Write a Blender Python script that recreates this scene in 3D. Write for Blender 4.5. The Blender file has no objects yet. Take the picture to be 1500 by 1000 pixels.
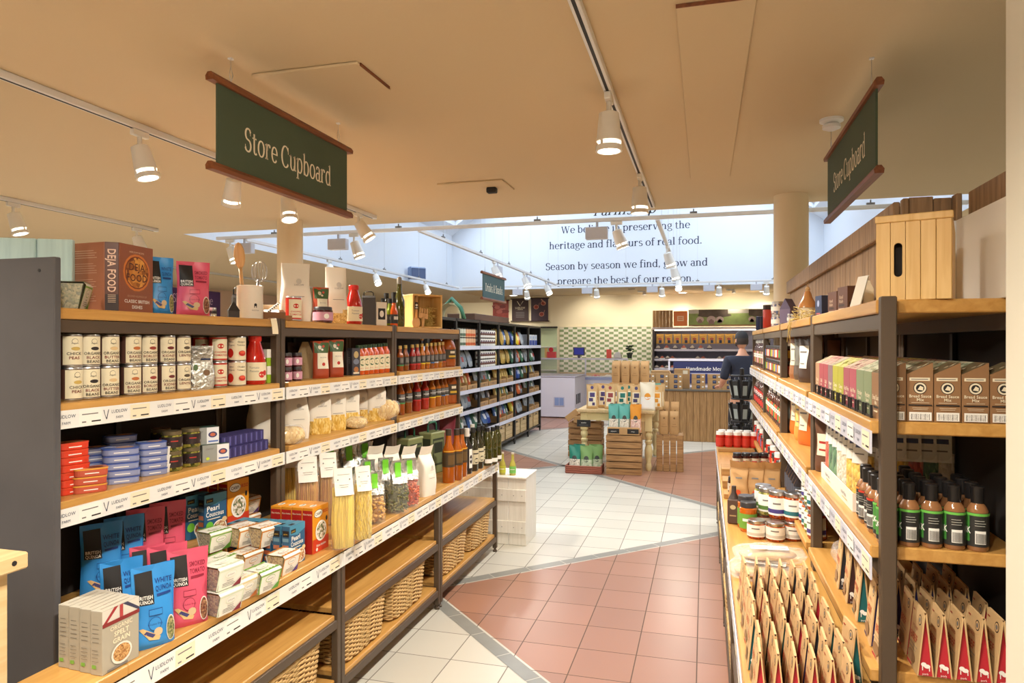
import bpy, math, random
from mathutils import Vector, Matrix
random.seed(7)
PI = math.pi
SC = bpy.context.scene
COL = SC.collection
R = math.radians

# ---------------------------------------------------------------- camera, world, exposure
cam_data = bpy.data.cameras.new('camera')
cam_data.sensor_width = 36.0
cam_data.lens = 1010.0 / 1500.0 * 36.0
cam_data.shift_y = 3.0 / 1500.0
cam_data.clip_start = 0.05
cam = bpy.data.objects.new('camera', cam_data)
COL.objects.link(cam)
EYE = 1.65
YAW = math.atan(282.0 / 1010.0)
cam.location = (0, 0, EYE)
cam.rotation_euler = (PI / 2, 0, YAW)
SC.camera = cam
SC.view_settings.view_transform = 'Standard'
SC.view_settings.look = 'None'
SC.view_settings.gamma = 1.0
SC.view_settings.use_curve_mapping = False
SC.view_settings.exposure = 0.0

world = bpy.data.worlds.new('daylight')
SC.world = world
world.use_nodes = True
wn = world.node_tree.nodes
wn['Background'].inputs[0].default_value = (0.80, 0.90, 1.0, 1)
wn['Background'].inputs[1].default_value = 2.0
SPOT_W = 180.0          # power of a track lamp in the low room
SPOT_HALL = 60.0       # power of a track lamp in the high hall

def area_light(name, loc, sx, sy, power, rgb, rot=(0, 0, 0)):
 l = bpy.data.lights.new(name, 'AREA')
 l.shape = 'RECTANGLE'; l.size = sx; l.size_y = sy
 l.energy = power; l.color = rgb
 o = bpy.data.objects.new(name, l); COL.objects.link(o)
 o.location = loc; o.rotation_euler = rot
 return o
# daylight lamps in the hall's skylights; the near pair is added for light
for _n, _x, _t in (('left', -5.06, 1), ('right', 2.07, -1)):
 for _y in (7.65, 11.85):
  _a = math.atan2(6.3 - 3.88, 3.565)
  area_light('skylight_' + _n, (_x + _t * 3.565 * .34 - _t * .1 * math.sin(_a), _y, 3.88 + 2.42 * .34 + .25), 2.4, 2.4, 58.0, (.72, .84, 1.0), (0, -_t * _a, 0))


# ---------------------------------------------------------------- materials
def lin(c):
 c = c / 255.0
 return c / 12.92 if c <= 0.04045 else ((c + 0.055) / 1.055) ** 2.4
def rgb(t): return (lin(t[0]), lin(t[1]), lin(t[2]), 1.0)
MATS = {}
def new_mat(name):
 m = bpy.data.materials.new(name); m.use_nodes = True
 nt = m.node_tree
 return m, nt, nt.nodes['Principled BSDF']
def mat(name, c, rough=0.5, metal=0.0, spec=0.5, coat=0.0, trans=0.0, emit=None, es=0.0, bump=0.0, bscale=40.0, mott=0.0, mscale=8.0, sss=0.0):
 """plain material, with an optional fine bump and a mottled colour"""
 m, nt, b = new_mat(name)
 b.inputs['Base Color'].default_value = rgb(c)
 b.inputs['Roughness'].default_value = rough
 b.inputs['Metallic'].default_value = metal
 b.inputs['Specular IOR Level'].default_value = spec
 b.inputs['Coat Weight'].default_value = coat
 b.inputs['Transmission Weight'].default_value = trans
 if emit:
  b.inputs['Emission Color'].default_value = rgb(emit)
  b.inputs['Emission Strength'].default_value = es
 if bump or mott:
  tc = nt.nodes.new('ShaderNodeTexCoord')
 if mott:
  n = nt.nodes.new('ShaderNodeTexNoise'); n.inputs['Scale'].default_value = mscale; n.inputs['Detail'].default_value = 4
  nt.links.new(tc.outputs['Object'], n.inputs['Vector'])
  mx = nt.nodes.new('ShaderNodeMix'); mx.data_type = 'RGBA'
  mx.inputs[6].default_value = rgb(tuple(max(0, q * (1 - mott)) for q in c))
  mx.inputs[7].default_value = rgb(tuple(min(255, q * (1 + mott * .6)) for q in c))
  nt.links.new(n.outputs['Fac'], mx.inputs[0])
  nt.links.new(mx.outputs[2], b.inputs['Base Color'])
 if bump:
  n2 = nt.nodes.new('ShaderNodeTexNoise'); n2.inputs['Scale'].default_value = bscale; n2.inputs['Detail'].default_value = 3
  nt.links.new(tc.outputs['Object'], n2.inputs['Vector'])
  bp = nt.nodes.new('ShaderNodeBump'); bp.inputs['Strength'].default_value = bump; bp.inputs['Distance'].default_value = 0.01
  nt.links.new(n2.outputs['Fac'], bp.inputs['Height'])
  nt.links.new(bp.outputs['Normal'], b.inputs['Normal'])
 MATS[name] = m
 return name
def wood(name, c1, c2, axis='Y', scale=6.0, rough=0.45, bump=0.1, ring=0.0):
 """grain: noise stretched along one axis"""
 m, nt, b = new_mat(name)
 b.inputs['Roughness'].default_value = rough
 tc = nt.nodes.new('ShaderNodeTexCoord'); mp = nt.nodes.new('ShaderNodeMapping')
 s = [scale * 9] * 3; s['XYZ'.index(axis)] = scale * .6
 mp.inputs['Scale'].default_value = s
 n = nt.nodes.new('ShaderNodeTexNoise'); n.inputs['Scale'].default_value = 1.0; n.inputs['Detail'].default_value = 6; n.inputs['Distortion'].default_value = 0.6
 cr = nt.nodes.new('ShaderNodeValToRGB')
 cr.color_ramp.elements[0].position = .32; cr.color_ramp.elements[0].color = rgb(c1)
 cr.color_ramp.elements[1].position = .68; cr.color_ramp.elements[1].color = rgb(c2)
 nt.links.new(tc.outputs['Object'], mp.inputs['Vector']); nt.links.new(mp.outputs['Vector'], n.inputs['Vector'])
 nt.links.new(n.outputs['Fac'], cr.inputs['Fac']); nt.links.new(cr.outputs['Color'], b.inputs['Base Color'])
 bp = nt.nodes.new('ShaderNodeBump'); bp.inputs['Strength'].default_value = bump; bp.inputs['Distance'].default_value = 0.005
 nt.links.new(n.outputs['Fac'], bp.inputs['Height']); nt.links.new(bp.outputs['Normal'], b.inputs['Normal'])
 MATS[name] = m
 return name
def film(name, c, fac=0.14, rough=0.12):
 """thin clear film: mostly see-through with a sheen"""
 m = bpy.data.materials.new(name); m.use_nodes = True
 nt = m.node_tree; nt.nodes.remove(nt.nodes['Principled BSDF'])
 out = nt.nodes['Material Output']
 tr = nt.nodes.new('ShaderNodeBsdfTransparent'); tr.inputs[0].default_value = (1, 1, 1, 1)
 gl = nt.nodes.new('ShaderNodeBsdfPrincipled')
 gl.inputs['Base Color'].default_value = rgb(c); gl.inputs['Roughness'].default_value = rough
 gl.inputs['Specular IOR Level'].default_value = 0.9
 mx = nt.nodes.new('ShaderNodeMixShader'); mx.inputs[0].default_value = fac
 nt.links.new(tr.outputs[0], mx.inputs[1]); nt.links.new(gl.outputs[0], mx.inputs[2]); nt.links.new(mx.outputs[0], out.inputs['Surface'])
 MATS[name] = m
 return name
def specks(name, c1, c2, c3, scale=140.0, rough=.6, bump=.6, stretch=(1, 1, 1)):
 """grains, seeds, crumbs: voronoi cells of mixed colours"""
 m, nt, b = new_mat(name)
 b.inputs['Roughness'].default_value = rough
 tc = nt.nodes.new('ShaderNodeTexCoord'); mp = nt.nodes.new('ShaderNodeMapping'); mp.inputs['Scale'].default_value = stretch
 v = nt.nodes.new('ShaderNodeTexVoronoi'); v.inputs['Scale'].default_value = scale
 cr = nt.nodes.new('ShaderNodeValToRGB')
 e = cr.color_ramp.elements
 e[0].position = .1; e[0].color = rgb(c1); e[1].position = .9; e[1].color = rgb(c3)
 x = e.new(.5); x.color = rgb(c2)
 sp = nt.nodes.new('ShaderNodeSeparateColor')
 nt.links.new(tc.outputs['Object'], mp.inputs['Vector']); nt.links.new(mp.outputs['Vector'], v.inputs['Vector'])
 nt.links.new(v.outputs['Color'], sp.inputs['Color']); nt.links.new(sp.outputs['Red'], cr.inputs['Fac']); nt.links.new(cr.outputs['Color'], b.inputs['Base Color'])
 bp = nt.nodes.new('ShaderNodeBump'); bp.inputs['Strength'].default_value = bump; bp.inputs['Distance'].default_value = 0.004; bp.invert = True
 nt.links.new(v.outputs['Distance'], bp.inputs['Height']); nt.links.new(bp.outputs['Normal'], b.inputs['Normal'])
 MATS[name] = m
 return name
def tiles(name, c, grout, s=.31, x0=-.038, y0=3.384, gap=.003, rough=.28):
 """square floor tiles on the shop's grid, in world coordinates"""
 m, nt, b = new_mat(name)
 tc = nt.nodes.new('ShaderNodeTexCoord'); sx = nt.nodes.new('ShaderNodeSeparateXYZ')
 nt.links.new(tc.outputs['Object'], sx.inputs[0])
 def mth(op, a, bb=None):
  n = nt.nodes.new('ShaderNodeMath'); n.operation = op
  if isinstance(a, (int, float)): n.inputs[0].default_value = a
  else: nt.links.new(a, n.inputs[0])
  if bb is not None:
   if isinstance(bb, (int, float)): n.inputs[1].default_value = bb
   else: nt.links.new(bb, n.inputs[1])
  return n.outputs[0]
 lines = []; ids = []
 for k, o in ((0, x0), (1, y0)):
  q = mth('DIVIDE', mth('SUBTRACT', sx.outputs[k], o), s)
  ids.append(mth('FLOOR', q))
  fr = mth('FRACT', q)
  lines.append(mth('LESS_THAN', mth('MINIMUM', fr, mth('SUBTRACT', 1.0, fr)), gap / s))
 g = mth('MAXIMUM', lines[0], lines[1])
 cb = nt.nodes.new('ShaderNodeCombineXYZ'); nt.links.new(ids[0], cb.inputs[0]); nt.links.new(ids[1], cb.inputs[1])
 wn_ = nt.nodes.new('ShaderNodeTexWhiteNoise'); wn_.noise_dimensions = '2D'; nt.links.new(cb.outputs[0], wn_.inputs['Vector'])
 nz = nt.nodes.new('ShaderNodeTexNoise'); nz.inputs['Scale'].default_value = 3.0; nz.inputs['Detail'].default_value = 5
 nt.links.new(tc.outputs['Object'], nz.inputs['Vector'])
 f = mth('ADD', mth('MULTIPLY', wn_.outputs['Value'], .7), mth('MULTIPLY', nz.outputs['Fac'], .3))
 mx = nt.nodes.new('ShaderNodeMix'); mx.data_type = 'RGBA'
 mx.inputs[6].default_value = rgb(tuple(q * .93 for q in c)); mx.inputs[7].default_value = rgb(tuple(min(255, q * 1.05) for q in c))
 nt.links.new(f, mx.inputs[0])
 m2 = nt.nodes.new('ShaderNodeMix'); m2.data_type = 'RGBA'; m2.inputs[7].default_value = rgb(grout)
 nt.links.new(g, m2.inputs[0]); nt.links.new(mx.outputs[2], m2.inputs[6]); nt.links.new(m2.outputs[2], b.inputs['Base Color'])
 rr = mth('ADD', mth('MULTIPLY', g, .5), mth('ADD', rough, mth('MULTIPLY', nz.outputs['Fac'], .04)))
 nt.links.new(rr, b.inputs['Roughness'])
 bp = nt.nodes.new('ShaderNodeBump'); bp.inputs['Strength'].default_value = .4; bp.inputs['Distance'].default_value = .002; bp.invert = True
 nt.links.new(g, bp.inputs['Height']); nt.links.new(bp.outputs['Normal'], b.inputs['Normal'])
 MATS[name] = m
 return name
def wall_tiles(name, c1, c2, grout):
 """small glazed bricks, green and cream in a chequer"""
 m, nt, b = new_mat(name)
 b.inputs['Roughness'].default_value = .2
 tc = nt.nodes.new('ShaderNodeTexCoord'); sx = nt.nodes.new('ShaderNodeSeparateXYZ'); nt.links.new(tc.outputs['Object'], sx.inputs[0])
 cb = nt.nodes.new('ShaderNodeCombineXYZ'); nt.links.new(sx.outputs[0], cb.inputs[0]); nt.links.new(sx.outputs[2], cb.inputs[1])
 mp = nt.nodes.new('ShaderNodeMapping'); mp.inputs['Scale'].default_value = (1 / .117, 1 / .065, 1)
 nt.links.new(cb.outputs[0], mp.inputs['Vector'])
 ck = nt.nodes.new('ShaderNodeTexChecker'); ck.inputs['Scale'].default_value = 1.0
 ck.inputs['Color1'].default_value = rgb(c1); ck.inputs['Color2'].default_value = rgb(c2)
 nt.links.new(mp.outputs['Vector'], ck.inputs['Vector'])
 br = nt.nodes.new('ShaderNodeTexBrick'); br.offset = 0.0; br.inputs['Scale'].default_value = 1.0
 br.inputs['Brick Width'].default_value = 1.0; br.inputs['Row Height'].default_value = 1.0; br.inputs['Mortar Size'].default_value = .035
 nt.links.new(mp.outputs['Vector'], br.inputs['Vector'])
 mx = nt.nodes.new('ShaderNodeMix'); mx.data_type = 'RGBA'; mx.inputs[7].default_value = rgb(grout)
 nt.links.new(br.outputs['Fac'], mx.inputs[0]); nt.links.new(ck.outputs['Color'], mx.inputs[6]); nt.links.new(mx.outputs[2], b.inputs['Base Color'])
 MATS[name] = m
 return name
_auto = {}
def C(r, g, b, rough=.5, **k):
 """a plain colour by its values"""
 key = (r, g, b, rough, tuple(sorted(k.items())))
 if key not in _auto:
  nm = 'paint_%02x%02x%02x_%d' % (r, g, b, len(_auto))
  mat(nm, (r, g, b), rough, **k); _auto[key] = nm
 return _auto[key]

# ---------------------------------------------------------------- mesh builder
class MB:
 def __init__(s):
  s.v = []; s.f = []; s.fm = []; s.fs = []; s.mats = []; s.X = Matrix.Identity(4)
 def mi(s, m):
  if m not in s.mats: s.mats.append(m)
  return s.mats.index(m)
 def at(s, loc=(0, 0, 0), rz=0, rx=0, ry=0, sc=None):
  s.X = Matrix.Translation(loc) @ Matrix.Rotation(rz, 4, 'Z') @ Matrix.Rotation(ry, 4, 'Y') @ Matrix.Rotation(rx, 4, 'X')
  if sc: s.X = s.X @ Matrix.Diagonal((sc[0], sc[1], sc[2], 1))
  return s
 def add(s, vs, fs, m, smooth=False):
  n = len(s.v); i = s.mi(m)
  s.v += [s.X @ Vector(p) for p in vs]
  for k in fs:
   s.f.append([n + q for q in k]); s.fm.append(i); s.fs.append(smooth)
  return s
 def quad(s, a, b, c, d, m): return s.add([a, b, c, d], [(0, 1, 2, 3)], m)
 def box(s, x0, x1, y0, y1, z0, z1, m, b=0.0):
  if b <= 0:
   v = [(x, y, z) for z in (z0, z1) for y in (y0, y1) for x in (x0, x1)]
   return s.add(v, [(0, 2, 3, 1), (4, 5, 7, 6), (0, 1, 5, 4), (2, 6, 7, 3), (0, 4, 6, 2), (1, 3, 7, 5)], m)
  lo = (x0, y0, z0); hi = (x1, y1, z1)
  v = []; idx = {}
  for sx in (0, 1):
   for sy in (0, 1):
    for sz in (0, 1):
     c = [(lo[k], hi[k])[t] for k, t in enumerate((sx, sy, sz))]
     d = [(b, -b)[t] for t in (sx, sy, sz)]
     for a in range(3):
      p = [c[k] + (0 if k == a else d[k]) for k in range(3)]
      idx[(sx, sy, sz, a)] = len(v); v.append(p)
  f = []
  for a in range(3):
   o = [k for k in range(3) if k != a]
   for t in (0, 1):
    q = []
    for u, w in ((0, 0), (1, 0), (1, 1), (0, 1)):
     g = [0, 0, 0]; g[a] = t; g[o[0]] = u; g[o[1]] = w
     q.append(idx[(g[0], g[1], g[2], a)])
    if (t == 1) != (a != 1): q.reverse()
    f.append(q)
  for a in range(3):
   o = [k for k in range(3) if k != a]
   for u in (0, 1):
    for w in (0, 1):
     q = []
     for t, fa in ((0, o[0]), (0, o[1]), (1, o[1]), (1, o[0])):
      g = [0, 0, 0]; g[a] = t; g[o[0]] = u; g[o[1]] = w
      q.append(idx[(g[0], g[1], g[2], fa)])
     f.append(q)
  for sx in (0, 1):
   for sy in (0, 1):
    for sz in (0, 1):
     f.append([idx[(sx, sy, sz, 0)], idx[(sx, sy, sz, 1)], idx[(sx, sy, sz, 2)]])
  cc = Vector(((x0 + x1) / 2, (y0 + y1) / 2, (z0 + z1) / 2))
  for q in f:
   P = [Vector(v[i]) for i in q]
   nn = (P[1] - P[0]).cross(P[2] - P[0])
   if nn.dot(P[0] + P[1] + P[2] - 3 * cc) < 0: q.reverse()
  return s.add(v, f, m)
 def lathe(s, prof, m, n=20, cx=0, cy=0, z=0, cap0=True, cap1=True, sx=1.0, sy=1.0):
  """prof: [(r, z), ...] bottom to top; m a name or one per segment; corners sharper than 35 degrees are split"""
  ms = [m] * (len(prof) - 1) if isinstance(m, str) else m
  ca = [(math.cos(2 * PI * k / n), math.sin(2 * PI * k / n)) for k in range(n)]
  prev = None
  for i in range(len(prof) - 1):
   (r0, z0), (r1, z1) = prof[i], prof[i + 1]
   a = math.atan2(z1 - z0, r1 - r0)
   base = len(s.v)
   share = prev is not None and abs(a - prev[0]) < R(38)
   ring0 = prev[1] if share else None
   if ring0 is None:
    ring0 = base
    s.v += [s.X @ Vector((cx + r0 * q[0] * sx, cy + r0 * q[1] * sy, z + z0)) for q in ca]
   ring1 = len(s.v)
   s.v += [s.X @ Vector((cx + r1 * q[0] * sx, cy + r1 * q[1] * sy, z + z1)) for q in ca]
   k = s.mi(ms[i])
   for j in range(n):
    jj = (j + 1) % n
    s.f.append([ring0 + j, ring0 + jj, ring1 + jj, ring1 + j]); s.fm.append(k); s.fs.append(True)
   prev = (a, ring1)
  for cap, (r, zz), mm, rev in ((cap0, prof[0], ms[0], True), (cap1, prof[-1], ms[-1], False)):
   if cap and r > 1e-5:
    vs = [(cx + r * q[0] * sx, cy + r * q[1] * sy, z + zz) for q in ca]
    s.add(vs, [list(range(n))[::-1] if rev else list(range(n))], mm)
  return s
 def cyl(s, p0, p1, r0, m, n=12, r1=None, caps=True):
  p0 = Vector(p0); p1 = Vector(p1); r1 = r0 if r1 is None else r1
  d = (p1 - p0).normalized(); up = Vector((0, 0, 1)) if abs(d.z) < .95 else Vector((1, 0, 0))
  a = d.cross(up).normalized(); b = d.cross(a)
  v = []
  for p, r in ((p0, r0), (p1, r1)):
   for k in range(n):
    t = 2 * PI * k / n; v.append(p + (a * math.cos(t) + b * math.sin(t)) * r)
  s.add(v, [(k, (k + 1) % n, n + (k + 1) % n, n + k)[::-1] for k in range(n)], m, True)
  if caps:
   s.add(v, [list(range(n)), list(range(2 * n - 1, n - 1, -1))], m)
  return s
 def tube(s, pts, r, m, n=6, closed=False):
  pts = [Vector(p) for p in pts]; N = len(pts); v = []
  for i, p in enumerate(pts):
   if closed: d = (pts[(i + 1) % N] - pts[i - 1]).normalized()
   else: d = (pts[min(i + 1, N - 1)] - pts[max(i - 1, 0)]).normalized()
   up = Vector((0, 0, 1)) if abs(d.z) < .9 else Vector((1, 0, 0))
   a = d.cross(up).normalized(); b = d.cross(a)
   rr = r[i] if isinstance(r, (list, tuple)) else r
   for k in range(n):
    t = 2 * PI * k / n; v.append(p + (a * math.cos(t) + b * math.sin(t)) * rr)
  f = []
  for i in range(N if closed else N - 1):
   j = (i + 1) % N
   for k in range(n):
    f.append((i * n + k, j * n + k, j * n + (k + 1) % n, i * n + (k + 1) % n))
  if not closed: f += [list(range(n)), list(range(N * n - 1, (N - 1) * n - 1, -1))]
  return s.add(v, f, m, True)
 def prism(s, poly, d, m, mcap=None):
  """poly: 3d points of one face; d: the extrusion"""
  n = len(poly); d = Vector(d)
  v = [Vector(p) for p in poly] + [Vector(p) + d for p in poly]
  s.add(v, [(k, (k + 1) % n, n + (k + 1) % n, n + k) for k in range(n)], m)
  return s.add(v, [list(range(n))[::-1], list(range(n, 2 * n))], mcap or m)
 def grid(s, fn, nu, nv, m, smooth=True, close=False):
  """fn(u, v) in 0..1 -> point; m a name or fn(u, v) -> name"""
  v = [fn(i / nu, j / nv) for j in range(nv + 1) for i in range(nu + 1)]
  if isinstance(m, str):
   return s.add(v, [(j * (nu + 1) + i, j * (nu + 1) + i + 1, (j + 1) * (nu + 1) + i + 1, (j + 1) * (nu + 1) + i) for j in range(nv) for i in range(nu)], m, smooth)
  n0 = len(s.v); s.v += [s.X @ Vector(p) for p in v]
  for j in range(nv):
   for i in range(nu):
    s.f.append([n0 + j * (nu + 1) + i, n0 + j * (nu + 1) + i + 1, n0 + (j + 1) * (nu + 1) + i + 1, n0 + (j + 1) * (nu + 1) + i])
    s.fm.append(s.mi(m((i + .5) / nu, (j + .5) / nv))); s.fs.append(smooth)
  return s
 def ball(s, c, r, m, nu=10, nv=6):
  c = Vector(c); r = r if isinstance(r, (tuple, list)) else (r, r, r)
  return s.grid(lambda u, v: c + Vector((r[0] * math.cos(2 * PI * u) * math.sin(PI * v), r[1] * math.sin(2 * PI * u) * math.sin(PI * v), -r[2] * math.cos(PI * v))), nu, nv, m)
 # ---- printed matter laid on a surface
 def art(s, surf, items):
  """surf(u, v, h) -> point, u and v in metres; every item sits a hair above the one before it"""
  for k, it in enumerate(items):
   flat = getattr(surf, 'flat', False)
   h = (.0004 if flat else .0011) + .00025 * min(k, 12); t = it[0]
   P = lambda u, v: surf(u, v, h)
   if t == 'r':
    _, u0, v0, u1, v1, m = it
    nu = max(1, int(abs(u1 - u0) / .006)); nv = max(1, int(abs(v1 - v0) / .009))
    if flat: nu = nv = 1
    s.grid(lambda a, b: P(u0 + (u1 - u0) * a, v0 + (v1 - v0) * b), nu, nv, m)
   elif t == 'e':
    _, cu, cv, ru, rv, m = it
    n = 18
    v = [P(cu, cv)] + [P(cu + ru * math.cos(2 * PI * q / n), cv + rv * math.sin(2 * PI * q / n)) for q in range(n)]
    s.add(v, [(0, 1 + q, 1 + (q + 1) % n) for q in range(n)], m, True)
   elif t == 'p':
    v = [P(*q) for q in it[1]]
    s.add(v, [list(range(len(v)))], it[2])
   elif t == 't':
    _, txt, cu, cv, size, m = it[:6]
    font = it[6] if len(it) > 6 else 'sans'; fit = it[7] if len(it) > 7 else None
    vs, fs, w = text_mesh(txt, font)
    k_ = size; kx = size
    if fit and w * kx > fit: kx = fit / w
    s.add([P(cu + (x - w / 2) * kx, cv + (y - .35) * k_) for x, y in vs], fs, m)
  return s
 def mesh(s, name):
  me = bpy.data.meshes.new(name)
  me.from_pydata([tuple(p) for p in s.v], [], s.f)
  for m in s.mats: me.materials.append(MATS[m])
  me.polygons.foreach_set('material_index', s.fm)
  me.polygons.foreach_set('use_smooth', s.fs)
  me.update()
  return me
 def build(s, name, parent=None):
  o = bpy.data.objects.new(name, s.mesh(name)); COL.objects.link(o)
  if parent: o.parent = parent
  return o

# ---------------------------------------------------------------- lettering
_gl = {}
def sans_glyph(ch, bold):
 key = (ch, bold)
 if key in _gl: return _gl[key]
 def make(body):
  cu = bpy.data.curves.new('glyph', 'FONT'); cu.body = body; cu.resolution_u = 2
  cu.offset = .018 if bold else 0.0
  ob = bpy.data.objects.new('glyph', cu)
  me = bpy.data.meshes.new_from_object(ob)
  vs = [(v.co.x, v.co.y) for v in me.vertices]; fs = [tuple(p.vertices) for p in me.polygons]
  bpy.data.meshes.remove(me); bpy.data.objects.remove(ob); bpy.data.curves.remove(cu)
  return vs, fs
 mx = lambda b: max(v[0] for v in make(b)[0])
 adv = mx('H' + ch + 'H') - mx('HH')
 vs, fs = make(ch) if ch != ' ' else ([], [])
 fs = [f if sum((vs[f[i]][0] * vs[f[(i + 1) % len(f)]][1] - vs[f[(i + 1) % len(f)]][0] * vs[f[i]][1]) for i in range(len(f))) > 0 else f[::-1] for f in fs]
 _gl[key] = (vs, fs, adv + (.03 if bold else 0))
 return _gl[key]
# a serif face drawn with strokes: thick on the downstrokes, thin across
TK, TN = .105, .042
def _arc(cx, cy, rx, ry, a0, a1, n=14):
 return [(cx + rx * math.cos(R(a0 + (a1 - a0) * k / n)), cy + ry * math.sin(R(a0 + (a1 - a0) * k / n))) for k in range(n + 1)]
def _pen(path, thick=TK, thin=TN):
 vs = []; fs = []; N = len(path)
 for i, p in enumerate(path):
  a = path[max(i - 1, 0)]; b = path[min(i + 1, N - 1)]
  dx, dy = b[0] - a[0], b[1] - a[1]; L = math.hypot(dx, dy) or 1
  dx /= L; dy /= L
  w = (thin + (thick - thin) * abs(dy) ** 1.5) / 2
  vs += [(p[0] - dy * w, p[1] + dx * w), (p[0] + dy * w, p[1] - dx * w)]
 for i in range(N - 1): fs.append((2 * i, 2 * i + 1, 2 * i + 3, 2 * i + 2))
 return vs, fs
def _rect(x0, y0, x1, y1): return [(x0, y0), (x1, y0), (x1, y1), (x0, y1)], [(0, 1, 2, 3)]
def _stem(x, y0, y1, ser='', t=TK):
 """ser: b and t full serifs, l a left flag on top"""
 o = [_rect(x - t / 2, y0, x + t / 2, y1)]
 if 'b' in ser: o.append(([(x - t / 2 - .06, y0), (x + t / 2 + .06, y0), (x + t / 2 + .055, y0 + .032), (x + t / 2, y0 + .06), (x - t / 2, y0 + .06), (x - t / 2 - .055, y0 + .032)], [(0, 1, 2, 3, 4, 5)]))
 if 't' in ser: o.append(([(x - t / 2 - .06, y1), (x + t / 2 + .06, y1), (x + t / 2 + .055, y1 - .032), (x + t / 2, y1 - .06), (x - t / 2, y1 - .06), (x - t / 2 - .055, y1 - .032)], [(5, 4, 3, 2, 1, 0)]))
 if 'l' in ser: o.append(([(x - t / 2 - .07, y1 - .045), (x - t / 2, y1 - .09), (x + t / 2, y1 - .02), (x + t / 2, y1 + .01)], [(0, 1, 2, 3)]))
 return o
X_, A_, C_ = .5, .76, .7
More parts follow.
